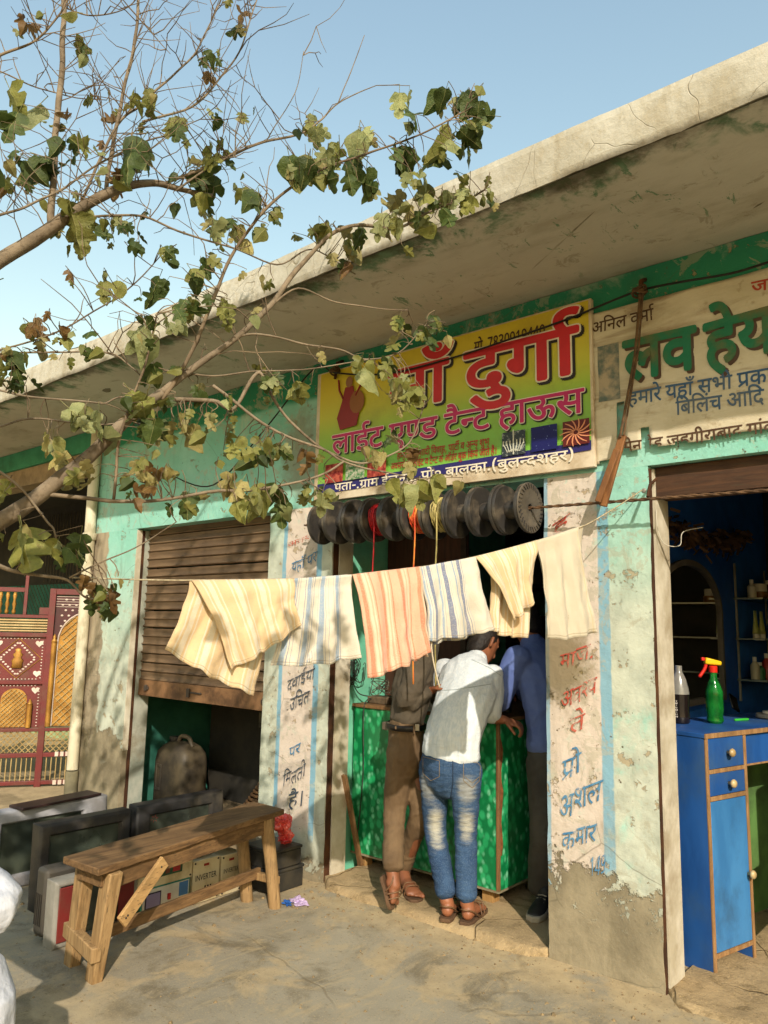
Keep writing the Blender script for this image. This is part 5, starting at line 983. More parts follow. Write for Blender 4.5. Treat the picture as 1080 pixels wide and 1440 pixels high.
for k, (y0, y1, zt, lab) in enumerate(((-.722, -.545, .222, 'cream inverter box with black wires on top under the middle of the bench'), (-.532, -.388, .214, 'rusty cream inverter box with an open flap under the far end of the bench'))):
    t = thing('inverter_box', lab, 'inverter', (XF-.13, (y0+y1)/2, 0), group='inverter boxes under the bench'); part('case', M_CRM, t, (XF-.25, XF, y0, y1, .002, zt), bevel=.004)
    latin('INVERTER', y0+.015, .118, y1-y0-.035, XF+.001, M_BLK, t); part('label', ink('label_red', srgb(150, 40, 34)), t, (XF+.0004, XF+.001, (y0+y1)/2-.02, (y0+y1)/2+.015, zt-.035, zt-.022)); bolts(t, (y0+.012, y1-.012), (.015, zt-.012), XF)
    for q in range(3): part('slot', M_CABLE, t, (XF+.0003, XF+.001, (y0+y1)/2-.01+q*.018, (y0+y1)/2+q*.018, .055, .085))
    if k == 0:
        mb = MB(); rnd = random.Random(4)
        for q in range(6): mb.tube(wire([(XF-.05+rnd.uniform(-.05, .03), (y0+y1)/2+rnd.uniform(-.06, .06), zt+.008+rnd.uniform(0, .04)) for _ in range(5)], .004), .005, 5)
        mb.build('wires', M_CABLE, t)
    else: MB().bar((XF-.11, y0-.03, zt+.055), (XF-.10, y1+.05, zt+.085), .2, .004, up=(.15, 0, 1)).build('flap', plain('grey_card', srgb(176, 176, 164), srgb(154, 154, 142)), t)
M_BATT = plain('battery_black', srgb(38, 38, 38), srgb(52, 50, 46), rough=.5, bump=.2, dirt=srgb(96, 86, 66), damt=.4)
for z0, z1, lab in ((.002, .125, 'black battery box on the ground by the far bench legs'), (.127, .235, 'black battery box stacked on another beside the painted pier')):
    t = thing('battery_box', lab, 'battery', (-3.5, -.2, z0), group='battery boxes beside the pier'); o = part('case', M_BATT, t, (-3.63, -3.385, -.33, -.085-(.02 if z0 > .1 else 0), z0, z1-.02), bevel=.006); part('lid', M_BATT, t, (-3.635, -3.38, -.335, -.08-(.02 if z0 > .1 else 0), z1-.019, z1), bevel=.006)
def crumple(name, mat, c0, r, seed, sx=1, sy=1, sz=1, sub=4, amp=.45):
    bm = bmesh.new(); bmesh.ops.create_icosphere(bm, subdivisions=sub, radius=1)
    for v in bm.verts:
        d_ = v.co.normalized(); k = 1+amp*noise.noise(d_*1.8+Vector((seed, 0, 0)))+amp*.7*abs(noise.noise(d_*4.2+Vector((0, seed, 0))))-amp*.3
        v.co = Vector((d_.x*sx, d_.y*sy, d_.z*sz))*r*k+Vector(c0)
    me = bpy.data.meshes.new(name); bm.to_mesh(me); bm.free(); me.materials.append(mat); return link(bpy.data.objects.new(name, me))
t = thing('red_plastic_bag', 'crumpled red plastic bag on the battery boxes by the pier', 'bag', (-3.5, -.13, .236)); M_BAG = plain('red_polythene', srgb(190, 40, 42), srgb(226, 92, 80), rough=.3, scale=10, spec=.6)
for c0, r, s_ in ((at(397, 1157, X=-3.46), .058, 3), (at(402, 1177, X=-3.46), .046, 8)):
    o = crumple('fold', M_BAG, c0, r, s_, 1, 1, .85); adopt(o, t)
t = thing('crumpled_wrapper', 'crumpled purple and blue plastic wrapper on the cement by the bench leg', 'wrapper', at(414, 1272, Z=0))
for c0, r, s_, cc in ((at(421, 1268, Z=.018), .032, 5, (176, 156, 190)), (at(404, 1270, Z=.014), .02, 2, (40, 84, 150))):
    o = crumple('foil', plain('foil_%d' % s_, srgb(*cc), srgb(*[min(255, int(q*1.2)) for q in cc]), rough=.25, scale=40, spec=.7), c0, r, s_, 1.5, .9, .6, amp=.9); adopt(o, t)
# inside the store: jerry can, dark cupboard, coil
t = thing('jerry_can', 'dirty yellowed plastic jerry can standing in the store doorway', 'jerry can', (-5.30, .42, .06)); M_CAN = plain('grimy_yellow_plastic', srgb(84, 74, 56), srgb(56, 50, 42), dirt=srgb(34, 32, 30), dscale=2.6, damt=.95, rough=.55, bump=.2)
mb = MB(); secs = [(.06, .9), (.075, 1), (.40, 1), (.47, .93), (.52, .72), (.545, .5), (.55, .3)]; NSG = 28; W_, D_ = .215, .14
for z, k in secs:
    for j in range(NSG):
        a = 2*math.pi*j/NSG; cx_, sx_ = math.cos(a), math.sin(a); e = .45
        mb.v.append((-5.36+W_*k*math.copysign(abs(cx_)**e, cx_), .42+D_*k*math.copysign(abs(sx_)**e, sx_), z))
mb.f = [(i*NSG+j, i*NSG+(j+1) % NSG, (i+1)*NSG+(j+1) % NSG, (i+1)*NSG+j) for i in range(len(secs)-1) for j in range(NSG)]+[tuple(range((len(secs)-1)*NSG, len(secs)*NSG))]
mb.build('can_body', M_CAN, t, smooth=True)
MB().lathe([(.035, 0), (.035, .03), (.04, .03), (.04, .05), (.0, .052)], 16, (-5.47, .42, .53)).build('cap', M_BATT, t, auto=True); MB().tube(wire([(-5.41, .42, .54), (-5.37, .42, .59), (-5.27, .42, .585), (-5.22, .42, .52)], .01), .018, 8).build('handle', M_CAN, t, smooth=True)
part('embossed_mark', M_CAN, t, (-5.49, -5.475, .272, .283, .18, .38), (-5.43, -5.415, .272, .283, .18, .38), (-5.475, -5.43, .272, .283, .18, .2), (-5.475, -5.43, .272, .283, .36, .38), bevel=.002)
t = thing('dark_cupboard', 'sooty black cupboard with small barred windows deep in the store', 'cupboard', (-4.6, .9, .06)); part('case', M_DARK, t, (-5.50, -4.05, .8, 1.2, .06, 1.9));  # black case made wide to stand in for the dark of the interior
for x in (-4.86, -4.62): part('window', plain('dusty_pane', srgb(110, 106, 92), srgb(60, 58, 52), scale=12) if x < -4.8 else bpy.data.materials['dusty_pane'], t, (x, x+.12, .792, .799, .68, .95)); part('window_bar', M_DARK, t, (x+.05, x+.065, .785, .791, .68, .95), (x, x+.12, .785, .791, .80, .815))
part('door_edge', M_IRON, t, (-4.70, -4.67, .78, .80, .06, 1.25))
mb = MB(); pts = []
for k in range(260):
    a = k*.28; r = .30-.0010*k+.008*math.sin(a*3); pts.append((-4.42+r*math.cos(a), .52+r*.5*math.sin(a), .075+.0012*k))
mb.tube(pts, .012, 6); tag(mb.build('rope_coil', plain('brown_coir', srgb(120, 86, 52), srgb(84, 60, 38), scale=60, bump=.6, bscale=120), None, smooth=True), 'coiled heap of brown rope inside the store doorway', 'rope')

# ---------------------------------------------------------------- barber shop
FO = Vector((-1.197, .309, 0)); d1 = Vector((.084, .322, 0)).normalized(); d2 = Vector((-d1.y, d1.x, 0)); CW = .333; CT = 1.048
M_BLUE = plain('blue_enamel', srgb(36, 90, 162), srgb(28, 76, 142), dirt=srgb(64, 92, 120), dscale=3, damt=.55, rough=.5, bump=.3, bscale=25, stretch=(1, 1, .3), spec=.45); M_BLUE_SUN = plain('sunlit_blue_enamel', srgb(66, 130, 186), srgb(52, 112, 168), dirt=srgb(44, 64, 84), dscale=4, damt=.55, rough=.5, bump=.3, bscale=25, stretch=(1, 1, .3), spec=.45); M_EDGE = wood('bare_edge_wood', srgb(170, 132, 88), srgb(136, 100, 64), axis=2)  # the second, paler blue puts the sunlight on the door into its colour
cab = thing('blue_dresser', 'blue painted barber dresser with two small drawers and a tall door', 'dresser', FO)
def Q(a, b, z): return FO+d1*a+d2*b+Vector((0, 0, z))
def qbox(mb, a0, a1, b0, b1, z0, z1):
    vs = [Q(a, b, z) for z in (z0, z1) for b in (b0, b1) for a in (a0, a1)]; return mb.add(vs, [(0, 2, 3, 1), (4, 5, 7, 6), (0, 1, 5, 4), (2, 6, 7, 3), (0, 4, 6, 2), (1, 3, 7, 5)])
def qpart(name, mat, *bx, par=cab, **kw):
    mb = MB()
    for b in bx: qbox(mb, *b)
    return mb.build(name, mat, par, **kw)
qpart('side_panel', M_BLUE, (0, .018, .004, .40, .012, CT-.022)); qpart('side_panel', M_BLUE, (CW-.018, CW, .004, .40, .012, CT-.022))
qpart('edge_trim', M_EDGE, (-.001, .019, -.004, .0035, .012, CT-.022), (CW-.019, CW+.001, -.004, .0035, .012, CT-.022), (.019, CW-.019, -.003, .012, .085, .105), (.019, CW-.019, -.003, .012, .748, .768), (.019, CW-.019, -.003, .012, .868, .886), bevel=.001)
top = qpart('top', M_BLUE, (-.004, 1.75, -.002, .43, CT-.02, CT), bevel=.002); qpart('top_edge', M_EDGE, (-.005, 1.75, -.008, -.0025, CT-.021, CT+.0005))
kn = plain('brass_knob', srgb(196, 172, 124), srgb(160, 132, 84), rough=.35, spec=.6)
def knob(par, a, z):
    c0 = Q(a, -.004, z); mb = MB(); prof = [(.008, 0), (.008, .012), (.018, .018), (.02, .026), (.014, .034), (.002, .036)]; mb.lathe(prof, 14)
    ax = -d2; M3 = ax.to_track_quat('Z', 'Y').to_matrix(); mb.v = [tuple(c0+M3 @ Vector(v)) for v in mb.v]; mb.build('knob', kn, par, smooth=True)
for z0, z1 in ((.888, CT-.024), (.77, .866)):
    o = qpart('drawer', M_BLUE, (.022, CW-.022, -.002, .02, z0, z1), bevel=.002); knob(o, CW*.52, (z0+z1)/2)
o = qpart('door', M_BLUE_SUN, (.022, CW-.022, -.002, .016, .108, .745), bevel=.002); knob(o, CW-.035, .40)
qpart('apron_drawer', M_BLUE, (CW+.004, 1.73, .01, .03, .885, CT-.024)); qpart('back_board', plain('green_back_board', srgb(96, 136, 70), srgb(84, 118, 62), dirt=srgb(60, 70, 44)), (CW, 1.75, .30, .315, .02, CT-.03)); qpart('side_panel', M_BLUE, (1.72, 1.75, .004, .3, .012, CT-.022)); qpart('apron_edge', M_EDGE, (CW+.004, 1.73, .004, .009, .878, .886))
WX = -1.6
mi = thing('arched_mirror', 'arched wall mirror in a blue board above the dresser', 'mirror', (WX, 1.2, 1.05)); ya, yb, zb, zs = .80, 1.86, 1.12, 1.64
def arc(k, g=0): return [(ya-g, zb-g), (yb+g, zb-g)]+[((ya+yb)/2+(.53+g)*math.cos(math.pi*t/20), zs+(.27+g)*math.sin(math.pi*t/20)) for t in range(21)]
MB().prism(arc(0), lambda a, b, d: (WX+.022+d, a, b), .002).build('mirror_glass', NT('silver_glass').done((.82, .84, .82), .03, 1.0), mi)
MB().prism([(.45, 1.06), (2.22, 1.06), (2.22, 2.1), (.45, 2.1)], lambda a, b, d: (WX+d, a, b), .018).build('blue_board', plain('blue_board_paint', srgb(34, 92, 180), srgb(28, 78, 160), rough=.5), mi)
a = arc(0); b = arc(0, .035); mb = MB(); k = len(a)
for x in (WX+.019, WX+.04): mb.v += [(x, *p_) for p_ in a]+[(x, *p_) for p_ in b]
for i in range(k):
    j = (i+1) % k; mb.f += [(i, j, k+j, k+i), (2*k+i, 3*k+i, 3*k+j, 2*k+j), (i, 2*k+i, 2*k+j, j), (k+i, k+j, 3*k+j, 3*k+i)]
mb.build('frame', plain('mirror_frame_wood', srgb(112, 104, 92), srgb(90, 84, 76)), mi)
def shelf_unit(label, fn, L):
    t = thing('glass_shelf_unit', label, 'shelves', fn(0, 0, 1.1), group='glass shelves in the barber shop')
    for z in (1.19, 1.467, 1.744):
        mb = MB(); vs = [fn(u, v, zz) for zz in (z, z+.012) for v in (0, .2) for u in (0, L)]; mb.add(vs, [(0, 2, 3, 1), (4, 5, 7, 6), (0, 1, 5, 4), (2, 6, 7, 3), (0, 4, 6, 2), (1, 3, 7, 5)]); mb.build('shelf', bpy.data.materials.get('shelf_glass') or plain('shelf_glass', srgb(120, 132, 126), srgb(96, 108, 104), rough=.15, spec=.6, bump=0), t)
    for u in (.06, L-.06):
        mb = MB(); vs = [fn(uu, v, zz) for zz in (1.05, 2.0) for v in (.004, .016) for uu in (u-.01, u+.01)]; mb.add(vs, [(0, 2, 3, 1), (4, 5, 7, 6), (0, 1, 5, 4), (2, 6, 7, 3), (0, 4, 6, 2), (1, 3, 7, 5)]); mb.build('upright', M_SIL, t)
    return t
fl = lambda u, v, z: Vector((WX+v+.001, 2.24+u, z)); fb = lambda u, v, z: Vector((-1.5+u, 3.198-v, z))
shelf_unit('glass shelves on the blue wall right of the mirror', fl, .9); shelf_unit('glass shelves on the back wall of the barber shop', fb, 1.1)
M_TUBEP = plain('tube_print', srgb(196, 190, 120), srgb(150, 170, 84), scale=16, rough=.4, bump=0); M_TUBEC = plain('tube_cap', srgb(220, 214, 196), rough=.4, bump=0)
def cream_tube(c0, k, lab):
    t = thing('cream_tube', lab, 'tube', c0, group='cream tubes in the barber shop')
    MB().lathe([(.022, 0), (.022, .03)], 12, c0).build('cap', M_TUBEC, t, auto=True)
    mb = MB()
    for i in range(7):
        v = i/6; z = .031+.16*v; ra, rb_ = .024+.012*v, .022*(1-v)+.002; mb.v += [(c0[0]+rb_*math.sin(2*math.pi*j/16), c0[1]+ra*math.cos(2*math.pi*j/16), c0[2]+z) for j in range(16)]
    mb.f = [(i*16+j, i*16+(j+1) % 16, (i+1)*16+(j+1) % 16, (i+1)*16+j) for i in range(6) for j in range(16)]+[tuple(range(15, -1, -1)), tuple(range(96, 112))]
    mb.build('tube_body', M_TUBEP, t, smooth=True)
def tin(c0, lab):
    t = thing('round_tin', lab, 'tin', c0, group='round tins in the barber shop')
    MB().lathe([(.06, 0), (.062, .004), (.062, .05), (.058, .054)], 20, c0).build('tin_body', bpy.data.materials.get('gold_tin') or plain('gold_tin', srgb(150, 104, 44), srgb(110, 74, 34), scale=20, rough=.4, bump=0), t, auto=True); MB().lathe([(.05, .0545), (.05, .11), (.0, .112)], 20, c0).build('jar', M_TUBEC, t, auto=True)
cream_tube(fl(.17, .1, 1.4795), 0, 'yellow-green cream tube on the glass shelf, the one nearer the mirror'); cream_tube(fl(.33, .1, 1.4795), 1, 'yellow-green cream tube on the glass shelf at the photo edge')
tin(fl(.32, .1, 1.7565), 'gold tin with white jar on the top shelf right of the mirror'); cream_tube(fb(.3, .1, 1.4795), 2, 'cream tube on the back wall shelf seen in the mirror'); tin(fb(.35, .1, 1.7565), 'gold tin on the back wall shelf seen in the mirror')
for k, (u, z, hh_, rr_, cc) in enumerate(((.10, 1.2025, .15, .03, (190, 180, 150)), (.22, 1.2025, .11, .036, (60, 110, 70)), (.40, 1.2025, .17, .03, (170, 60, 50)), (.55, 1.2025, .12, .035, (200, 190, 160)), (.55, 1.4795, .14, .03, (60, 90, 150)), (.70, 1.4795, .12, .032, (180, 150, 60)), (.12, 1.7565, .13, .03, (200, 196, 180)), (.55, 1.7565, .15, .032, (90, 60, 40)))):
    c0 = fl(u, .1, z); t = thing('product_bottle', 'small %s bottle, %s of the products on the blue wall shelves' % (('cream', 'green', 'red', 'ivory', 'blue', 'yellow', 'white', 'brown')[k], names[k]), 'bottle', c0, group='products on the barber shelves')
    MB().lathe([(rr_, 0), (rr_, hh_*.62), (rr_*.45, hh_*.76), (rr_*.4, hh_*.8)], 14, c0).build('bottle_body', plain('product_%d' % k, srgb(*cc), rough=.35, bump=0), t, auto=True); MB().lathe([(rr_*.45, hh_*.801), (rr_*.45, hh_)], 12, c0).build('cap', M_TUBEC, t, auto=True)
def glassy(name, col, rough=.08, tr=1.0):
    n = NT(name); n.p.inputs['Transmission Weight'].default_value = tr; n.p.inputs['IOR'].default_value = 1.33; return n.done(col, rough, spec=.5)
c0 = at(957, 1017, Z=CT); c0.z = CT+.001
t = thing('cola_bottle', 'clear plastic bottle half full of dark liquid standing on the dresser', 'bottle', c0)
pr = [(.041, 0), (.047, .007), (.048, .035), (.044, .07), (.048, .105), (.048, .145)]
MB().lathe(pr+[(.0, .145)], 20, c0).build('dark_liquid', plain('cola', srgb(30, 24, 22), rough=.15, bump=0, spec=.6), t, auto=True)
MB().lathe([(.0482, .1455), (.045, .175), (.034, .22), (.021, .25), (.017, .258), (.017, .283), (.0165, .288)], 20, c0, cap=False).build('bottle_neck', plain('hazy_clear_plastic', srgb(150, 148, 140), srgb(120, 118, 112), rough=.2, bump=0, spec=.7), t, smooth=True)
mb = MB()
for k in range(8):
    a = -1.9+k*.05; 
    for q in range(3): z = .03+.011*k; aa = -1.9+q*.16; mb.add([(c0.x+.0495*math.cos(aa+s_), c0.y+.0495*math.sin(aa+s_), c0.z+z+h_) for s_, h_ in ((0, 0), (.12-.04*(k % 3), .003), (.12-.04*(k % 3), .010), (0, .007))], [(0, 1, 2, 3)])
mb.build('label_print', ink('bottle_print', srgb(214, 206, 196)), t)
c0 = at(1006, 1017, Z=CT); c0.z = CT+.001
t = thing('green_spray_bottle', 'green water spray bottle with red and yellow trigger head on the dresser', 'spray bottle', c0)
n = NT('green_plastic_bottle'); n.p.inputs['Transmission Weight'].default_value = .55; n.p.inputs['IOR'].default_value = 1.3; M_GB = n.done(n.mix(n.step(n.noise(14, 3), .4, .6), srgb(26, 122, 46), srgb(40, 160, 64)), .12, spec=.6)
MB().lathe([(.034, 0), (.042, .012), (.038, .042), (.043, .066), (.042, .135), (.043, .16), (.031, .195), (.018, .225), (.018, .255)], 20, c0).build('bottle_body', M_GB, t, auto=True)
M_RT = plain('red_trigger_plastic', srgb(206, 40, 26), rough=.35, bump=0); M_YT = plain('yellow_trigger_plastic', srgb(232, 186, 20), rough=.35, bump=0)
MB().lathe([(.021, .256), (.022, .285), (.018, .29)], 16, c0).build('collar', M_RT, t, auto=True); ax = (VR*.9+VU*0); ax.z = 0; ax.normalize()
MB().bar(c0+Vector((0, 0, .315))-ax*.042, c0+Vector((0, 0, .302))+ax*.042, .032, .036, up=(0, 0, 1), h2=.022).build('spray_head', M_YT, t, bevel=.007); MB().bar(c0+Vector((0, 0, .322))-ax*.043, c0+Vector((0, 0, .324))-ax*.060, .017, .017).build('nozzle', M_RT, t, bevel=.002); MB().tube(wire([c0+Vector((0, 0, .305))-ax*.034, c0+Vector((0, 0, .272))-ax*.044, c0+Vector((0, 0, .23))-ax*.074], .004), [.009]*16+[.006], 8).build('trigger', M_RT, t, smooth=True)
c0 = at(1040, 1000, Z=CT); c0.z = CT+.001
t = tag(MB().bar(c0+Vector((-.02, 0, .002)), c0+Vector((-.045, .03, .085)), .11, .01, up=(1, 0, .3)).build('black_phone', plain('phone_black', srgb(22, 22, 24), rough=.2, bump=0), None, bevel=.004), 'black slab of a phone leaning at the back of the dresser', 'phone')
c0 = at(1042, 1014, Z=CT); t = tag(MB().bar((c0.x-.02, c0.y-.04, CT+.007), (c0.x+.02, c0.y+.06, CT+.007), .012, .012).build('green_comb', plain('green_plastic', srgb(60, 180, 60), rough=.4, bump=0), None, bevel=.003), 'green plastic comb lying on the dresser', 'comb')
c0 = at(1078, 1010, Z=CT); t = thing('razor_tray', 'small pale metal tray at the right end of the dresser top', 'tray', c0); MB().lathe([(.05, CT+.001), (.055, CT+.004), (.055, CT+.022), (.05, CT+.026), (.045, CT+.022)], 20, (c0.x, c0.y, 0)).build('tray', M_SIL, t, auto=True); MB().lathe([(.03, CT+.027), (.03, CT+.04)], 14, (c0.x+.01, c0.y, 0)).build('soap', M_TUBEC, t, auto=True)
# dusty garland over the mirror, white lead at the jamb
rnd = random.Random(12); mb = MB()
for k in range(420):
    u = rnd.random(); c_ = Vector((WX+.1, .35+1.9*u, 2.20-.10*math.sin(math.pi*u)-.05*rnd.random()))+Vector((rnd.gauss(0, .02), 0, rnd.gauss(0, .03))); d_ = Vector((rnd.uniform(-1, 1), rnd.uniform(-1, 1), rnd.uniform(-1.4, .3))).normalized()*.06; s_ = d_.cross(Vector((rnd.random(), 1, 0))).normalized()*.008
    mb.add([c_-s_, c_+s_, c_+d_+s_, c_+d_-s_], [(0, 1, 2, 3)])
tag(mb.build('garland', plain('faded_orange_tinsel', srgb(104, 76, 48), srgb(80, 58, 40), scale=8, bump=0)), 'dusty orange garland hanging above the barber mirror', 'garland')
tag(MB().tube(wire([(-1.28, .03, 2.06), (-1.27, .02, 1.96), (-1.25, .05, 1.90), (-1.21, .12, 1.90), (-1.22, .2, 1.97), (-1.16, .3, 2.0)], .004), .0018, 5).build('white_lead', plain('white_lead_plastic', srgb(206, 200, 184), bump=0), None, smooth=True), 'loose white electric lead curling from the barber shop jamb', 'wire')

# unseen chair added just past the right edge to shade the green back board
bch = thing('shade_chair', 'black padded barber chair standing inside the barber shop', 'chair', (-.62, .85, .03)); M_VIN = plain('black_vinyl', srgb(36, 32, 30), srgb(28, 26, 24), rough=.4, spec=.5)
part('seat', M_VIN, bch, (-.86, -.38, .62, 1.1, .50, .60), bevel=.03); part('backrest', M_VIN, bch, (-.48, -.37, .60, 1.12, .602, 1.30), bevel=.03); part('headrest', M_VIN, bch, (-.47, -.39, .74, .98, 1.31, 1.48), bevel=.03)
for y in (.58, 1.10): part('armrest', M_VIN, bch, (-.84, -.48, y, y+.05, .72, .76), bevel=.012); part('arm_post', M_SIL, bch, (-.80, -.77, y+.01, y+.04, .55, .719))
MB().lathe([(.22, .03), (.22, .05), (.06, .08), (.05, .12), (.05, .499)], 20, (-.62, .86, 0)).build('pedestal', M_SIL, bch, auto=True); part('footrest', M_SIL, bch, (-1.0, -.94, .68, 1.04, .22, .25), bevel=.01)
# ---------------------------------------------------------------- clothes line and towels
RK, RA = 2.3, Vector((-1.28, 0, 0))
def onr(x, y):
    d = ray(x, y); t = (RK*(CAM.x-RA.x)-CAM.y)/(d.y-RK*d.x); return CAM+d*t
RH = Vector((1, RK, 0)).normalized(); RN = Vector((RH.y, -RH.x, 0))
rope = [(905, 689), (862, 716), (815, 742), (752, 761), (668, 783), (588, 798), (490, 809), (410, 814), (270, 816), (190, 815), (130, 813), (98, 812)]
RP = [onr(x, y) for x, y in rope]; RP[0] = at(903, 689, Y=-.02)
tag(MB().tube(wire(RP, .003), .0026, 6).build('clothes_line', plain('grey_cord', srgb(196, 182, 150), srgb(150, 136, 108), scale=60, bump=0), None, smooth=True), 'thin grey cord strung from the barber shop jamb to the tree', 'cord')
tag(MB().lathe([(.006, 0), (.012, .004), (.012, .02), (.018, .022), (.018, .03), (.004, .032)], 12, RP[0]+Vector((0, .015, 0)), axis='Y').build('wall_nail', M_SIL, None), 'short nail in the jamb holding the clothes line', 'nail')
def towel_mat(name, base, stripes, fleck):
    n = NT(name); u = n.xyz(n.tc.outputs['UV'])[0]
    u = n.math('ADD', u, n.math('MULTIPLY', n.math('SUBTRACT', n.noise(14, 3), .5), .002))
    stops = [(0, base)]
    for a, b, c_ in sorted(stripes): stops += [(a, c_), (b, base)]
    c = n.ramp(u, stops[:32], const=True); c = n.mix(n.math('MULTIPLY', n.step(n.noise(160, 2, .7), .45, .7), .35), c, fleck)
    V_ = n.xyz(n.tc.outputs['UV'])[1]; c = n.mix(n.math('MULTIPLY', n.math('MULTIPLY', n.step(V_, .955, .96), n.math('SUBTRACT', 1, n.step(V_, .965, .97))), .5), c, srgb(140, 122, 92)); c = n.mix(n.math('MULTIPLY', n.step(n.noise(6, 6, .6), .48, .75), .3), c, srgb(170, 150, 112))
    n.bump(n.math('ADD', n.noise(260, 2, .6), n.math('MULTIPLY', n.noise(30, 4), .6)), .6, .004)
    n.p.inputs['Sheen Weight'].default_value = .15
    mat = n.done(c, .95, spec=.1)
    tr = n.n('ShaderNodeBsdfTranslucent'); mx = n.n('ShaderNodeMixShader'); mx.inputs[0].default_value = .07; n.put(tr.inputs[0], c)
    n.t.links.new(n.p.outputs[0], mx.inputs[1]); n.t.links.new(tr.outputs[0], mx.inputs[2]); n.t.links.new(mx.outputs[0], n.t.nodes['Material Output'].inputs[0]); return mat
def rep(pairs, per, n_): return [(a+k*per, b+k*per, c_) for k in range(n_) for a, b, c_ in pairs if a+k*per < .985]
YE, YL = srgb(220, 192, 152), srgb(224, 212, 188); BL, BD, WH = srgb(158, 176, 194), srgb(128, 136, 160), srgb(220, 212, 194); PK, PW, PR = srgb(230, 180, 152), srgb(234, 206, 178), srgb(222, 142, 112)
M_T1 = towel_mat('yellow_striped_terry', YE, rep([(.06, .075, YL), (.10, .16, YL), (.185, .20, YL)], .25, 4), srgb(236, 206, 140))
M_T2 = towel_mat('blue_striped_terry', WH, rep([(.03, .035, BD), (.06, .12, BL), (.135, .142, BD), (.17, .175, BD)], .22, 5)[:15], srgb(206, 200, 190))
M_T3 = towel_mat('pink_striped_terry', PK, rep([(.05, .10, PR), (.115, .15, PW), (.17, .19, PW), (.21, .225, PR)], .29, 4)[:15], srgb(238, 192, 160))
M_T4 = towel_mat('blue_white_terry', WH, rep([(.02, .05, BL), (.07, .075, BD), (.11, .17, BD), (.19, .195, BD), (.215, .22, BL)], .26, 4)[:15], srgb(214, 208, 196))
M_T6 = towel_mat('white_waffle_cloth', srgb(206, 196, 174), [(.02, .03, srgb(206, 190, 156)), (.95, .965, srgb(206, 190, 156))], srgb(212, 198, 166))
def towel(label, mat, front, back, seed, amp=.012, freq=2.5, name='hand_towel', lift=0):
    mb = MB()
    for k, (flap, sg) in enumerate(((front, 1), (back, -1))):
        if not flap: continue
        c_ = [onr(*p_) for p_ in flap]
        def fn(u, v, c_=c_, sg=sg):
            p_ = (c_[0]*(1-u)+c_[1]*u)*(1-v)+(c_[3]*(1-u)+c_[2]*u)*v
            w_ = amp*v**.7*(1.2*math.sin(u*freq*6.28+seed+sg+1.3*v)+1.1*noise.noise((u*4, v*2.2, seed*3+sg)))+.009*noise.noise((u*9+v*3, v*5, seed+sg))*v**.5+.004*noise.noise((u*22, v*9, seed))*v
            sag = .010*math.sin(math.pi*u)*v+.006*noise.noise((u*7, 1, seed))*v
            hem = .006*noise.noise((u*9, seed, 2))*v; p_ = p_+RH*((.5-u)*.035*math.sin(math.pi*v)*(.6+.6*noise.noise((v*3, seed, sg))))
            return p_+RN*(sg*(.005+.012*min(1, v*5))+w_+lift*min(1, v*8))-Vector((0, 0, sag+hem))+RH*(.0012*noise.noise((v*6, seed, u*2)))
        n0 = len(mb.v); mb.grid(40, 34, fn)
    return tag(mb.build(name, mat, None, smooth=True, solid=.0045), label, 'towel', 'towels on the clothes line')
towel('large yellow striped towel hung askew at the left end of the line', M_T1, [(269, 816), (413, 814), (419, 879), (323, 941)], [(267, 816), (404, 815), (359, 979), (231, 913)], 1.0, .015, lift=.012)
towel('blue and white striped towel next to the large yellow one', M_T2, [(408, 814), (494, 808), (505, 925), (383, 936)], [(412, 814), (490, 808), (499, 921), (400, 930)], 2.2, .015, lift=-.014)
towel('pink and orange striped towel in the middle of the line', M_T3, [(495, 808), (590, 797), (599, 917), (516, 954)], [(500, 807), (594, 796), (604, 924), (545, 925)], 3.1, .016, lift=.006)
towel('blue and white striped towel between the pink and the small yellow one', M_T4, [(588, 798), (668, 783), (694, 884), (597, 902)], [(592, 797), (668, 783), (690, 886), (602, 907)], 4.7, .014, lift=-.006)
towel('smaller yellow towel hung askew beside the white cloth', M_T1, [(667, 783), (753, 761), (746, 842), (714, 873)], [(690, 778), (757, 760), (743, 897), (690, 886)], 5.9, .014, lift=.010)
towel('plain white waffle towel at the right end of the line', M_T6, [(752, 761), (812, 742), (838, 889), (769, 899)], [(757, 760), (822, 738), (832, 860), (775, 870)], 7.3, .015, lift=-.006)
tag(MB().tube(wire([onr(593, 797)-RN*.01, onr(600, 860)+RN*.02, onr(606, 920)+RN*.01, onr(622, 968)-RN*.02], .002), .003, 5).build('loose_string', plain('white_string', srgb(214, 200, 174), bump=0), None, smooth=True), 'loose white string hanging between the pink and blue towels', 'string')

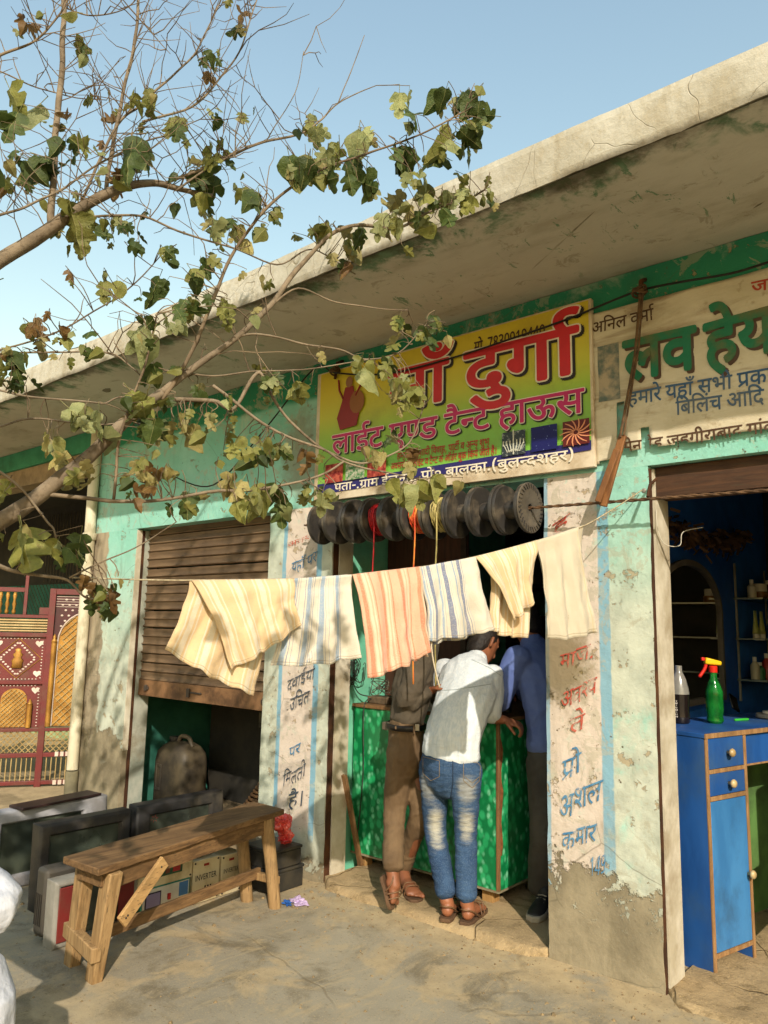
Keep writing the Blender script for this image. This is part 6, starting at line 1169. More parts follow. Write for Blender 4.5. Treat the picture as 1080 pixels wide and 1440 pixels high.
# ---------------------------------------------------------------- the tree at the left
tree = thing('fig_tree', 'half-bare tree with lobed green and yellow leaves reaching in from the left', 'tree', (-3.3, -3.0, 0))
n = NT('tree_bark'); c = n.mix(n.step(n.noise(9, 6, .6), .35, .65), srgb(142, 126, 104), srgb(108, 94, 76)); c = n.mix(n.math('MULTIPLY', n.step(n.noise(30, 5, .7), .52, .66), .6), c, srgb(74, 58, 42)); n.bump(n.noise(40, 6, .7), .5, .006); M_BARK = n.done(c, .85, spec=.2)
n = NT('twig_bark'); M_TWIG = n.done(n.mix(n.step(n.noise(7, 4), .4, .6), srgb(100, 84, 66), srgb(136, 118, 94)), .85, spec=.2)
samples = []
def limb(pts, w0, w1, name='branch', mat=None, sub=6):
    P = [at(x, y, D=d) for x, y, d in pts]; Wp = wire(P, 0, sub=sub); k = len(Wp); rad = []
    for i, q in enumerate(Wp):
        Wp[i] = q+Vector((noise.noise(q*7), noise.noise(q*7+Vector((5, 0, 0))), noise.noise(q*7+Vector((0, 5, 0)))))*.008
        dd = (q-CAM).dot(VF); wpx = .82*(w0+(w1-w0)*i/(k-1)); rad.append(max(.0012, wpx/2*dd/F*(1+.12*noise.noise(q*16))))
    samples.extend(Wp); MB().tube(Wp, rad, 8).build(name, mat or M_BARK, tree, smooth=True)
MB().tube([(-3.32, -3.02, -.1), (-3.3, -3.0, .05), (-3.24, -2.97, .6), (-3.2, -2.93, 1.2), (-3.12, -2.86, 1.6), (-3.02, -2.76, 2.0), (-2.95, -2.7, 2.5)], [.16, .13, .105, .10, .09, .075, .05], 14).build('trunk', M_BARK, tree, smooth=True)
limb([(-330, 760, 2.35), (-160, 500, 2.5), (0, 368, 2.62), (75, 320, 2.68), (115, 292, 2.72), (150, 271, 2.76), (185, 260, 2.8), (220, 257, 2.84), (255, 266, 2.9), (300, 274, 2.95)], 30, 7)
limb([(148, 272, 2.76), (160, 200, 2.82), (175, 125, 2.9), (188, 65, 2.95), (195, 0, 3.0), (200, -60, 3.05)], 8, 4); limb([(72, 322, 2.68), (78, 190, 2.76), (87, 100, 2.84), (90, 0, 2.9), (92, -60, 2.95)], 13, 7)
limb([(110, 292, 2.72), (165, 175, 2.8), (200, 145, 2.84), (250, 100, 2.9), (280, 65, 2.95), (310, 0, 3.0)], 5, 2.5); limb([(200, 170, 2.85), (270, 150, 2.92), (310, 110, 2.98), (340, 65, 3.02), (362, 0, 3.08)], 4.5, 2)
limb([(235, 258, 2.86), (320, 222, 2.95), (370, 200, 3.02), (425, 187, 3.1), (450, 170, 3.14), (475, 145, 3.2), (530, 120, 3.28)], 6, 1.6); limb([(475, 145, 3.2), (490, 110, 3.24), (512, 52, 3.3)], 2.2, 1.2); limb([(375, 197, 3.03), (415, 130, 3.1), (427, 72, 3.14)], 2, 1)
limb([(-330, 960, 2.1), (-150, 830, 2.18), (0, 734, 2.28), (58, 694, 2.32), (90, 668, 2.35), (123, 640, 2.38), (150, 618, 2.4), (190, 582, 2.44), (230, 550, 2.48)], 36, 17)
limb([(230, 550, 2.48), (257, 530, 2.5), (297, 500, 2.54), (333, 475, 2.58), (380, 430, 2.63), (415, 382, 2.67), (455, 338, 2.72), (500, 318, 2.78), (560, 320, 2.83), (600, 300, 2.86), (650, 282, 2.9), (680, 268, 2.93)], 14, 2)
limb([(58, 694, 2.32), (115, 700, 2.34), (160, 705, 2.36), (215, 703, 2.4), (300, 690, 2.46), (360, 688, 2.5), (448, 670, 2.57), (485, 648, 2.6)], 8, 3.5)
limb([(230, 560, 2.48), (247, 537, 2.48), (277, 483, 2.5), (300, 415, 2.52), (320, 370, 2.54), (360, 310, 2.57), (410, 262, 2.6), (450, 240, 2.62), (500, 222, 2.66), (545, 206, 2.7), (600, 184, 2.74), (655, 158, 2.78)], 8, 2.5, mat=M_TWIG)
limb([(160, 703, 2.36), (166, 630, 2.38), (182, 570, 2.4), (205, 512, 2.42), (216, 470, 2.44), (222, 440, 2.45)], 5.5, 3, mat=M_TWIG)
limb([(245, 560, 2.5), (300, 562, 2.52), (330, 575, 2.54), (362, 525, 2.56), (376, 545, 2.57), (388, 566, 2.58), (412, 597, 2.6), (445, 625, 2.62), (484, 645, 2.64), (515, 649, 2.66), (562, 633, 2.68), (583, 610, 2.7), (596, 571, 2.72)], 8, 2)
limb([(300, 540, 2.52), (360, 588, 2.55), (412, 618, 2.58), (458, 633, 2.6), (484, 649, 2.62), (541, 663, 2.65), (583, 673, 2.67), (620, 672, 2.7)], 6, 1.8)
limb([(333, 475, 2.58), (360, 470, 2.6), (420, 482, 2.64), (477, 492, 2.68), (513, 505, 2.7), (560, 495, 2.74), (600, 458, 2.78)], 4.5, 2); limb([(230, 520, 2.5), (300, 527, 2.54), (360, 522, 2.58), (401, 520, 2.6), (464, 514, 2.65), (520, 505, 2.7)], 3.5, 2)
limb([(380, 430, 2.63), (420, 405, 2.66), (470, 425, 2.7), (520, 434, 2.74), (575, 436, 2.78)], 4, 1.5)
limb([(-60, 770, 2.15), (0, 795, 2.18), (27, 803, 2.2), (62, 809, 2.22), (90, 814, 2.24), (102, 822, 2.25), (117, 840, 2.27), (140, 850, 2.29)], 8, 3); limb([(98, 813, 2.24), (146, 789, 2.28), (194, 768, 2.32), (250, 735, 2.37)], 3.2, 1.5)
limb([(-40, 640, 2.2), (0, 665, 2.24), (21, 681, 2.26), (42, 700, 2.28), (69, 733, 2.3), (78, 745, 2.3), (83, 772, 2.31)], 6, 3); limb([(-40, 500, 2.5), (0, 498, 2.5), (67, 495, 2.52), (150, 497, 2.54), (180, 513, 2.55), (203, 533, 2.56)], 4, 2.5)
limb([(-40, 540, 2.4), (0, 548, 2.42), (50, 558, 2.44), (127, 563, 2.47), (147, 565, 2.48), (167, 557, 2.5), (210, 560, 2.5)], 4, 2.5); limb([(-40, 608, 2.3), (0, 600, 2.32), (33, 592, 2.34), (83, 592, 2.36), (140, 597, 2.4), (175, 595, 2.42)], 4, 2.5)
limb([(-40, 505, 2.5), (0, 492, 2.52), (83, 467, 2.56), (133, 440, 2.6), (187, 400, 2.64), (215, 372, 2.66)], 3.5, 2, mat=M_TWIG); limb([(125, 305, 2.7), (200, 305, 2.74), (260, 330, 2.8), (330, 350, 2.86), (390, 372, 2.9), (440, 350, 2.94), (500, 385, 3.0)], 4.5, 2)
limb([(-40, 320, 2.5), (0, 302, 2.54), (40, 290, 2.58), (85, 270, 2.62), (130, 235, 2.68), (190, 205, 2.74), (240, 190, 2.8)], 5, 2.5); limb([(250, 268, 2.88), (300, 230, 2.9), (330, 222, 2.95)], 4, 2)
limb([(-60, 120, 2.7), (0, 78, 2.74), (50, 60, 2.78), (80, 25, 2.82), (100, -20, 2.86)], 5, 2.5, mat=M_TWIG); limb([(-40, 90, 2.8), (0, 100, 2.82), (60, 125, 2.86), (110, 140, 2.9), (150, 140, 2.94)], 3, 1.5, mat=M_TWIG)
limb([(90, 10, 2.9), (130, 22, 2.92), (180, 10, 2.95), (215, -30, 3)], 2.5, 1.5, mat=M_TWIG); limb([(180, 10, 2.95), (215, 50, 2.98), (240, 75, 3.0)], 2.5, 1, mat=M_TWIG)
# off to the side and overhead, the rest of the crown that shades the shop front
limb([(-330, 300, 2.2), (-200, -60, 2.3), (0, -260, 2.5), (220, -360, 2.6), (420, -420, 2.8)], 40, 8); limb([(0, -260, 2.5), (300, -210, 2.9), (520, -200, 3.2)], 16, 5); limb([(-330, 100, 2.4), (-150, 20, 2.8), (-60, -40, 3.1)], 20, 6)
def leaf_mesh(shape, mat, curl, droop, seed):
    L = {'five': [(0, 0), (.18, -.06), (.34, .02), (.43, .13), (.37, .24), (.20, .30), (.34, .37), (.42, .52), (.35, .61), (.17, .60), (.22, .74), (.16, .88), (0, 1)], 'heart': [(0, 0), (.15, -.06), (.31, .01), (.39, .15), (.385, .31), (.32, .48), (.22, .67), (.11, .86), (0, 1)],
         'three': [(0, 0), (.14, -.05), (.27, .03), (.31, .16), (.19, .27), (.30, .34), (.45, .42), (.42, .56), (.19, .55), (.22, .72), (.12, .9), (0, 1)]}[shape]
    r = random.Random(seed); mb = MB(); mid = [(0, max(0, min(1, .06+y*.94))) for _, y in L]
    for i in range(1, len(mid)): mid[i] = (0, max(mid[i][1], mid[i-1][1]))
    z = lambda x, y: -abs(x)*curl*(1+.3*math.sin(y*9+seed))+.25*curl*abs(x)**.5*0-droop*y*y+.03*math.sin(x*17+y*13+seed)
    for sg in (1, -1):
        L2 = [(x*sg*r.uniform(.88, 1.1), y+r.uniform(-.02, .02)) for x, y in L]; k = len(L)
        vs = [(x, y, z(x, y)) for x, y in mid]+[((x+m[0])*.5, (y+m[1])*.5, z(x*.5, (y+m[1])*.5)-.012) for (x, y), m in zip(L2, mid)]+[(x, y, z(x, y)) for x, y in L2]
        fs = [(i, i+1, k+i+1, k+i) for i in range(k-1)]+[(k+i, k+i+1, 2*k+i+1, 2*k+i) for i in range(k-1)]
        mb.add(vs, fs)
    mb.add([(-.012, -.3, .05), (.012, -.3, .05), (.01, .03, 0), (-.01, .03, 0), (0, -.3, .07), (0, .03, .015)], [(0, 1, 2, 3), (0, 4, 5, 3), (1, 4, 5, 2)])
    me = mb.mesh('leaf', mat, smooth=True); return me
def leaf_mat(name, a, b, spot):
    n = NT(name); oi = n.n('ShaderNodeObjectInfo'); co = n.n('ShaderNodeVectorMath'); co.operation = 'ADD'; n.t.links.new(n.co, co.inputs[0]); n.t.links.new(oi.outputs['Random'], co.inputs[1])
    c = n.mix(n.step(n.noise(3, 5, .6, co.outputs[0]), .35, .65), a, b); c = n.mix(n.math('MULTIPLY', n.step(n.noise(7, 5, .7, co.outputs[0]), .56, .68), .7), c, spot)
    hs = n.n('ShaderNodeHueSaturation'); n.put(hs.inputs['Value'], n.math('ADD', .75, n.math('MULTIPLY', oi.outputs['Random'], .5))); n.put(hs.inputs['Color'], c); c = hs.outputs[0]
    X_ = n.xyz(); vein = n.step(n.math('ABSOLUTE', X_[0]), .018, .004); c = n.mix(n.math('MULTIPLY', vein, .5), c, srgb(176, 170, 110))
    n.bump(n.noise(14, 4), .3, .02); m = n.done(c, .55, spec=.35); tr = n.n('ShaderNodeBsdfTranslucent'); mx = n.n('ShaderNodeMixShader'); mx.inputs[0].default_value = .33; n.put(tr.inputs[0], c)
    n.t.links.new(n.p.outputs[0], mx.inputs[1]); n.t.links.new(tr.outputs[0], mx.inputs[2]); n.t.links.new(mx.outputs[0], n.t.nodes['Material Output'].inputs[0]); return m
LM = {'D': leaf_mat('dark_green_leaf', srgb(66, 82, 34), srgb(84, 98, 44), srgb(52, 60, 26)), 'O': leaf_mat('olive_leaf', srgb(122, 124, 58), srgb(142, 140, 72), srgb(104, 92, 46)), 'P': leaf_mat('pale_leaf', srgb(164, 166, 110), srgb(140, 146, 92), srgb(120, 116, 74)),
      'Y': leaf_mat('yellow_leaf', srgb(176, 162, 100), srgb(158, 148, 90), srgb(134, 112, 68)), 'B': leaf_mat('brown_leaf', srgb(112, 82, 46), srgb(136, 104, 56), srgb(80, 56, 34))}
LV = {}; q = 0
for k_, m in LM.items():
    LV[k_] = []
    for s_, cu_, dr in (('five', .25, .25), ('five', .6, .1), ('three', .35, .3), ('heart', .5, .2), ('heart', .9, .45)):
        q += 1
        if k_ == 'B' and s_ != 'heart': cu_ += .5; dr += .3
        LV[k_].append(leaf_mesh(s_, m, cu_, dr, q))
CL = '''8 190 10 2 60 D;22 155 14 2 52 P;50 240 20 5 40 D;15 243 8 1 32 Y;100 215 20 4 36 D;120 78 10 2 46 O;38 33 8 2 26 B;85 18 8 1 30 O;88 172 10 2 28 B;180 228 14 2 50 D;205 235 10 2 26 O;245 178 14 3 40 D;190 143 8 2 28 O;213 135 6 2 28 Y;160 165 10 2 22 B;130 142 8 1 30 P;75 330 14 1 38 Y;110 336 14 2 58 O;10 270 8 1 26 B;80 290 12 3 26 O;175 250 14 4 28 B;290 260 16 6 36 D;282 285 12 3 34 O;300 225 12 3 30 O;360 290 10 2 46 D;420 240 14 4 48 D;455 240 14 4 46 D;462 228 10 2 46 P;490 242 14 4 42 D;510 262 6 2 48 D;440 195 8 2 42 P;505 190 8 2 46 P;310 170 8 2 26 D;345 165 8 2 22 Y;295 85 8 3 20 D;290 105 6 2 16 B;340 25 5 1 32 B;331 45 5 1 30 O;318 5 4 1 16 Y;345 275 12 3 26 O;385 300 10 3 24 D;170 320 16 5 26 O;195 345 10 3 26 D;145 328 8 2 28 O;240 360 8 2 28 D;285 378 10 2 42 D;282 405 8 1 28 D;215 408 10 2 42 D;160 410 12 3 30 P;105 385 5 1 22 B;350 342 16 4 30 Y;370 397 6 1 26 Y;330 320 14 3 26 O;303 322 8 2 38 P;265 437 14 5 30 D;320 440 14 4 28 O;440 330 12 3 36 O;490 352 16 5 34 Y;505 335 10 3 30 D;482 378 6 1 30 B;560 150 6 1 44 P;580 168 8 2 34 D;620 150 10 2 36 D;655 150 14 5 38 D;672 172 10 4 36 D;635 197 8 2 44 P;660 205 8 3 42 D;617 216 8 2 50 D;560 226 14 4 46 D;575 240 8 2 36 D;600 265 8 2 36 O;625 287 10 3 26 O;650 266 6 2 28 O;657 292 6 2 32 O;686 265 5 1 22 O;690 281 5 2 22 O;565 300 16 5 36 Y;545 318 12 4 30 P;630 303 10 3 32 O;590 315 12 3 34 O;200 478 12 2 68 P;48 470 12 4 30 B;85 472 8 2 30 B;62 492 8 2 26 Y;28 520 14 4 34 D;20 545 10 3 32 D;6 520 8 3 32 B;125 463 8 1 30 D;210 455 8 2 32 D;240 455 8 2 36 P;133 506 10 2 28 O;215 530 12 4 32 D;115 582 12 2 52 P;150 612 14 3 42 P;70 627 10 2 34 Y;85 652 10 2 34 Y;105 680 12 3 36 Y;5 697 6 1 34 P;200 586 12 4 48 D;215 607 10 3 42 D;226 560 8 2 32 D;260 602 10 3 26 Y;282 610 10 3 32 Y;236 622 8 2 26 Y;300 597 6 2 22 Y;320 572 8 2 28 O;286 547 8 2 26 D;200 662 10 3 30 Y;212 680 12 4 32 B;240 672 8 3 28 Y;180 682 8 2 24 O;256 712 8 2 36 D;325 692 14 5 42 Y;346 722 10 3 42 O;365 702 10 3 34 P;386 702 10 3 42 D;396 722 6 2 36 D;325 622 10 3 28 O;352 642 10 3 32 D;370 632 8 2 34 D;385 532 12 4 28 O;415 546 10 3 32 O;450 506 6 1 22 Y;500 509 5 1 18 P;535 522 14 4 40 O;550 490 8 2 28 Y;570 462 10 2 30 D;602 476 10 3 28 D;560 547 10 4 32 Y;575 562 12 4 36 O;610 456 6 2 24 D;425 642 8 2 24 B;450 647 5 1 20 B;400 637 6 2 30 O;376 642 8 3 32 D;590 640 5 2 28 B;530 647 10 2 30 Y;550 617 6 1 22 O;565 692 12 3 36 O;592 698 12 4 44 P;450 702 12 3 38 P;430 692 8 2 32 O;40 772 14 2 74 O;72 777 10 2 42 P;112 777 10 3 40 D;145 842 12 6 28 B;150 862 10 4 26 D;130 847 8 2 26 D;120 826 8 3 26 B'''
rnd = random.Random(17); count = 0; twig = MB()
def put_leaf(p_, size, pal, obj=True, dirn=None):
    pal = rnd.choice({'D': 'DDDDO', 'O': 'OOODP', 'P': 'PPPO', 'Y': 'YYYO', 'B': 'BBBO'}[pal]); me = rnd.choice(LV[pal])
    y_ = dirn or Vector((rnd.gauss(0, .55), rnd.gauss(0, .55), -1+rnd.gauss(0, .45))).normalized()
    z_ = (CAM-p_).normalized()*.45+SUN*.5+Vector((rnd.gauss(0, .6), rnd.gauss(0, .6), rnd.gauss(0, .5))); z_ = (z_-y_*z_.dot(y_)).normalized(); x_ = y_.cross(z_)
    M4 = Matrix.Translation(p_-y_*size*.5) @ Matrix(((x_.x, y_.x, z_.x, 0), (x_.y, y_.y, z_.y, 0), (x_.z, y_.z, z_.z, 0), (0, 0, 0, 1))) @ Matrix.Scale(size, 4)
    if obj:
        o = link(bpy.data.objects.new('leaf', me)); o.parent = tree; o.matrix_parent_inverse = Matrix.Translation(-tree.location); o.matrix_basis = M4
    return me, M4
allpts = samples[:]; todo = []
for row in CL.split(';'):
    x, y, s_, k, sz, pal = row.split(); x, y, s_, k, sz = float(x), float(y), float(s_), int(k), float(sz)
    c0 = min(allpts, key=lambda p_: (lambda v: (540+F*v.dot(VR)/v.dot(VF)-x)**2+(720-F*v.dot(VU)/v.dot(VF)-y)**2)(p_-CAM)); dd = (c0-CAM).dot(VF)
    for i in range(k):
        d_ = dd+rnd.uniform(-.1, .06); p_ = at(x+rnd.gauss(0, s_*.6), y+rnd.gauss(0, s_*.6), D=d_); todo.append((sz*d_/F*rnd.uniform(.7, 1.08), sz, p_, pal))
    for i in range(k//2+1):
        d_ = dd+rnd.uniform(-.14, .12); p_ = at(x+rnd.gauss(0, s_*1.7), y+rnd.gauss(0, s_*1.5), D=d_); todo.append((min(sz, 34)*d_/F*rnd.uniform(.45, .75), sz*.3, p_, rnd.choice([pal, pal, pal, 'O', 'P', 'Y'])))
far_leaves = MB(); far_idx = []
def to_stuff(me, M4):
    n0 = len(far_leaves.v); far_leaves.v += [tuple(M4 @ v.co) for v in me.vertices]; far_leaves.f += [tuple(i+n0 for i in f.vertices) for f in me.polygons]; far_idx.extend([list(LM.values()).index(me.materials[0])]*len(me.polygons))
todo.sort(key=lambda q: -q[1])
for i, (size, _, p_, pal) in enumerate(todo):
    me, M4 = put_leaf(p_, size, pal, obj=i < 296); b_ = M4 @ Vector((0, -.3, .05))
    if i >= 296: to_stuff(me, M4)
    q_ = min(allpts, key=lambda a: (a-b_).length)
    if (q_-b_).length < .45: twig.tube(wire([q_, (q_+b_)*.5+Vector((rnd.gauss(0, .012), rnd.gauss(0, .012), rnd.random()*.006)), b_], 0, sub=3), [.0017]*4+[.0013]*3, 4, cap=False)
# bare twigs in the upper crown
up = [p_ for p_ in samples if p_.z > 2.35]
for i in range(520):
    a = rnd.choice(up); v = a-CAM; px, py = 540+F*v.dot(VR)/v.dot(VF), 720-F*v.dot(VU)/v.dot(VF)
    if px > 470 or (px > 360 and rnd.random() < .75) or (py > 330 and rnd.random() < .7): continue
    d_ = (VU*rnd.uniform(.2, 1.1)+VR*rnd.uniform(-.9, .9)+VF*rnd.uniform(-.4, .5)).normalized(); L = rnd.uniform(.08, .42); pts = [a]
    for j in range(5): d_ = (d_+Vector((rnd.gauss(0, .28), rnd.gauss(0, .28), rnd.gauss(0, .28)))).normalized(); pts.append(pts[-1]+d_*L/5)
    twig.tube(pts, [.0022, .002, .0017, .0015, .0012, .0009], 4, cap=False)
    if rnd.random() < .45:
        d2_ = (d_+Vector((rnd.gauss(0, .7), rnd.gauss(0, .7), rnd.gauss(0, .7)))).normalized(); twig.tube([pts[2], pts[2]+d2_*L*.25, pts[2]+d2_*L*.5+Vector((0, 0, .02))], [.0018, .0014, .0008], 4, cap=False)
tag(twig.build('twigs', M_TWIG, tree), kind='stuff')
# leaves of the crown beside and above the view
def inview(p_):
    v = p_-CAM; f_ = v.dot(VF)
    return f_ > .1 and -40 < 540+F*v.dot(VR)/f_ < 1120 and -40 < 720-F*v.dot(VU)/f_ < 1480
for i in range(17):
    g = onr(rnd.uniform(250, 500), rnd.uniform(880, 960)); p_ = g+SUN*rnd.uniform(1.93, 2.12)
    if not inview(p_): me, M4 = put_leaf(p_, rnd.uniform(.07, .1), 'D', obj=False); to_stuff(me, M4)
made = 0; tries = 0
while made < 430 and tries < 9000:
    tries += 1; r_ = rnd.random()
    if r_ < .40: g = Vector((rnd.uniform(-6.2, -3.6), 0, rnd.uniform(.2, 2.3)))
    elif r_ < .82: g = Vector((rnd.uniform(-5, -3.5), rnd.uniform(-1.6, -.2), rnd.uniform(.2, .45)))
    else: g = Vector((rnd.uniform(-6.2, -4.5), rnd.uniform(-1.5, 0), 0))
    p_ = g+SUN*rnd.uniform(1.2, 4.5)
    if p_.z < 2.0 or p_.z > 4.6 or inview(p_) or (p_-CAM).length < .7: continue
    if noise.noise(p_*1.6) < -.02 or any(abs(((p_-onr(x_, y_))-SUN*(p_-onr(x_, y_)).dot(SUN)).length) < .16 for x_, y_ in ((290, 870), (370, 860), (440, 860))): continue
    me, M4 = put_leaf(p_, rnd.uniform(.08, .13), rnd.choice('DDOY'), obj=False); to_stuff(me, M4); made += 1
fo = tag(far_leaves.build('foliage', None, tree, smooth=True), kind='stuff')
for m in LM.values(): fo.data.materials.append(m)
for f_, i in zip(fo.data.polygons, far_idx): f_.material_index = i
# ---------------------------------------------------------------- people
def blob(name, chains, mat, parent, voxel=.007, smooth=3, wr=None, factor=.6):
    """closed tapered tubes grown together into one continuous surface"""
    mb = MB()
    for ch in chains:
        side = None
        if isinstance(ch, tuple): ch, side = ch
        P = [Vector(c_[0]) for c_ in ch]; Rr = [c_[1] if isinstance(c_[1], tuple) else (c_[1], c_[1]) for c_ in ch]
        t0 = (P[0]-P[1]).normalized(); t1 = (P[-1]-P[-2]).normalized(); m0 = min(Rr[0]); m1 = min(Rr[-1])
        P2 = [P[0]+t0*m0*.75, P[0]+t0*m0*.45]+P+[P[-1]+t1*m1*.45, P[-1]+t1*m1*.75]
        R2 = [tuple(q*.4 for q in Rr[0]), tuple(q*.8 for q in Rr[0])]+Rr+[tuple(q*.8 for q in Rr[-1]), tuple(q*.4 for q in Rr[-1])]
        # resample smoothly
        Pw = wire(P2, 0, sub=4); Rw = []
        for i in range(len(P2)-1):
            for k in range(4): t = k/4; Rw.append(tuple(R2[i][c_]*(1-t)+R2[i+1][c_]*t for c_ in (0, 1)))
        Rw.append(R2[-1]); mb.tube(Pw, Rw, 14, side=side)
    me = mb.mesh(name); o = bpy.data.objects.new(name, me); link(o)
    m = o.modifiers.new('r', 'REMESH'); m.mode = 'VOXEL'; m.voxel_size = voxel; m = o.modifiers.new('s', 'SMOOTH'); m.iterations = smooth; m.factor = factor
    dg = bpy.context.evaluated_depsgraph_get(); me2 = bpy.data.meshes.new_from_object(o.evaluated_get(dg)); o.modifiers.clear(); o.data = me2; me2.name = name; me2.materials.clear(); me2.materials.append(mat); me2.shade_smooth()
    if wr:
        am, st = wr; nn = [v.normal.copy() for v in me2.vertices]; off = Vector((len(me2.vertices) % 97, 3, 7))
        for v, q in zip(me2.vertices, nn):
            c_ = v.co; w_ = Vector((c_.x*st[0]+c_.z*st[3], c_.y*st[1], c_.z*st[2]-c_.x*st[3]))+off; a_ = noise.noise(w_+Vector((noise.noise(w_*.5), 0, noise.noise(w_*.6)))*.8)
            v.co = c_+q*am*((1-abs(a_)*2.4)*.55+.6*noise.noise(w_*.45)+.25*noise.noise(w_*2.3))
    bpy.data.meshes.remove(me); adopt(o, parent); return o
def skin_mat(name, a): return plain(name, a, tuple(q*.8 for q in a), rough=.5, scale=12, bump=.15, bscale=90, spec=.4)
M_SKIN = skin_mat('brown_skin', srgb(150, 94, 64)); M_HAIR = plain('black_hair', srgb(30, 24, 20), srgb(44, 36, 30), rough=.55, bump=.9, bscale=160, bdist=.004, scale=40)
def head(c0, f, u):
    """skull, jaw, nose and ears round the centre c0, facing f"""
    f = f.normalized(); u = (u-f*u.dot(f)).normalized(); s = u.cross(f)
    ch = [([(c0-u*.105+f*.035, (.042, .045)), (c0-u*.07+f*.022, (.056, .072)), (c0-u*.02+f*.006, (.068, .086)), (c0+u*.04, (.072, .092)), (c0+u*.085-f*.008, (.058, .075))], s)]
    ch += [([(c0+u*.012+f*.088, (.009, .009)), (c0-u*.018+f*.102, (.011, .011)), (c0-u*.03+f*.098, (.016, .011))], s), ([(c0-u*.062+f*.078-s*.018, (.008, .008)), (c0-u*.062+f*.086, (.010, .009)), (c0-u*.062+f*.078+s*.018, (.008, .008))])]
    for g in (1, -1): ch.append([(c0+s*g*.074-u*.028-f*.004, (.010, .016)), (c0+s*g*.080-u*.0-f*.01, (.010, .020)), (c0+s*g*.082+u*.022-f*.012, (.009, .016))])
    for g in (1, -1): ch.append([(c0+s*g*.018+u*.02+f*.083, (.008, .008)), (c0+s*g*.045+u*.022+f*.070, (.008, .008))])
    return ch
def hair(c0, f, u, par, long=0):
    f = f.normalized(); u = (u-f*u.dot(f)).normalized(); s = u.cross(f)
    return blob('hair', [([(c0-u*(.055+long)-f*.045, (.058, .040)), (c0-u*.015-f*.030, (.074, .068)), (c0+u*.045-f*.012, (.079, .092)), (c0+u*.09-f*.006, (.066, .082)), (c0+u*.112, (.035, .045))], s)], M_HAIR, par, .006, 2, (.004, (60, 60, 60, 0)))
def hand(w, d, n_, curl=.6, s=1., thumb=1):
    """wrist w, pointing d, palm normal n_ (palm side)"""
    d = d.normalized(); n_ = (n_-d*n_.dot(d)).normalized(); x = d.cross(n_); ch = [([(w, (.027*s, .021*s)), (w+d*.04*s, (.037*s, .017*s)), (w+d*.085*s, (.039*s, .014*s))], x)]
    for k, (off, L) in enumerate(((-.03, .068), (-.010, .078), (.010, .072), (.029, .056))):
        b = w+d*.086*s+x*off*s; a = curl*.8; p1 = b+(d*math.cos(a)+n_*math.sin(a))*L*.45*s; a2 = curl*1.9; p2 = p1+(d*math.cos(a2)+n_*math.sin(a2))*L*.35*s; a3 = curl*2.7; p3 = p2+(d*math.cos(a3)+n_*math.sin(a3))*L*.25*s
        ch.append([(b-d*.02*s, .0095*s), (b, .0095*s), (p1, .0088*s), (p2, .008*s), (p3, .0072*s)])
    b = w+d*.025*s-x*.028*s*thumb; ch.append([(b, .012*s), (b+(d*.7-x*.6*thumb+n_*.35)*.035*s, .0105*s), (b+(d*1.2-x*.55*thumb+n_*.7)*.055*s, .0088*s)]); return ch
def foot(heel, toe, s=1., ank=None):
    """bare foot from heel to toe, with ankle"""
    d = (toe-heel); L = d.length; d.normalize(); up = Vector((0, 0, 1)); x = d.cross(up).normalized(); up = x.cross(d)
    ch = [([(heel+d*.02+up*.028, (.030, .030)), (heel+d*L*.3+up*.032, (.032, .032)), (heel+d*L*.6+up*.025, (.042, .024)), (heel+d*L*.78+up*.018, (.046, .017))], x)]
    for k in range(5): o_ = x*(-.036+k*.018); Lk = L*(.99 if k == 0 else 1.0-.05*k); r = .0125 if k == 0 else .009; ch.append([(heel+d*L*.74+o_+up*.016, r), (heel+d*Lk*.9+o_+up*.016, r), (heel+d*Lk*.98+o_+up*.012, r*.9)])
    if ank is not None: ch.append([(heel+d*.045+up*.04, .034), (ank, .036)])
    return ch
def sandal(heel, toe, par, mat, strap):
    d = toe-heel; L = d.length+.03; d.normalize(); x = d.cross(Vector((0, 0, 1))).normalized(); up = x.cross(d); h0 = heel-d*.02
    out = [(-.026, .0), (-.036, .03), (-.034, .1), (-.044, .17), (-.046, .21), (-.034, .25), (0, .268), (.036, .25), (.048, .21), (.044, .16), (.034, .1), (.036, .03), (.026, 0)]
    s = thing_part('sandal', par); MB().prism([(a, b*L/.268) for a, b in out], lambda a, b, q: h0+x*a+d*b+up*(-.016+q), .018).build('sole', mat, s, bevel=.003)
    for b, hgt_ in ((.17, .052), (.13, .056)): mb = MB(); mb.tube(wire([h0+x*-.045+d*b*L/.268, h0+x*-.03+d*(b+.01)*L/.268+up*hgt_*.9, h0+d*(b+.015)*L/.268+up*hgt_, h0+x*.03+d*(b+.01)*L/.268+up*hgt_*.9, h0+x*.045+d*b*L/.268], 0, sub=4), (.004), 6); mb.build('strap', strap, s, smooth=True)
    mb = MB(); mb.tube(wire([h0+x*-.04+d*.11*L/.268, h0+x*-.034+d*.04+up*.045, h0+d*.0+up*.06, h0+x*.034+d*.04+up*.045, h0+x*.04+d*.11*L/.268], 0, sub=4), .004, 6); mb.build('strap', strap, s, smooth=True); return s
def thing_part(name, par):
    o = link(bpy.data.objects.new(name, None)); o.empty_display_size = .05; return adopt(o, par)
def on_surface(o, pts, lift=.002):
    """points of the photo laid onto the surface of a mesh"""
    out = []; Mi = world(o).inverted()
    for x, y in pts:
        hit, p_, nr, _ = o.ray_cast(Mi @ CAM, (Mi.to_3x3() @ ray(x, y)).normalized())
        if hit: out.append(world(o) @ (p_+nr*lift))
    return out
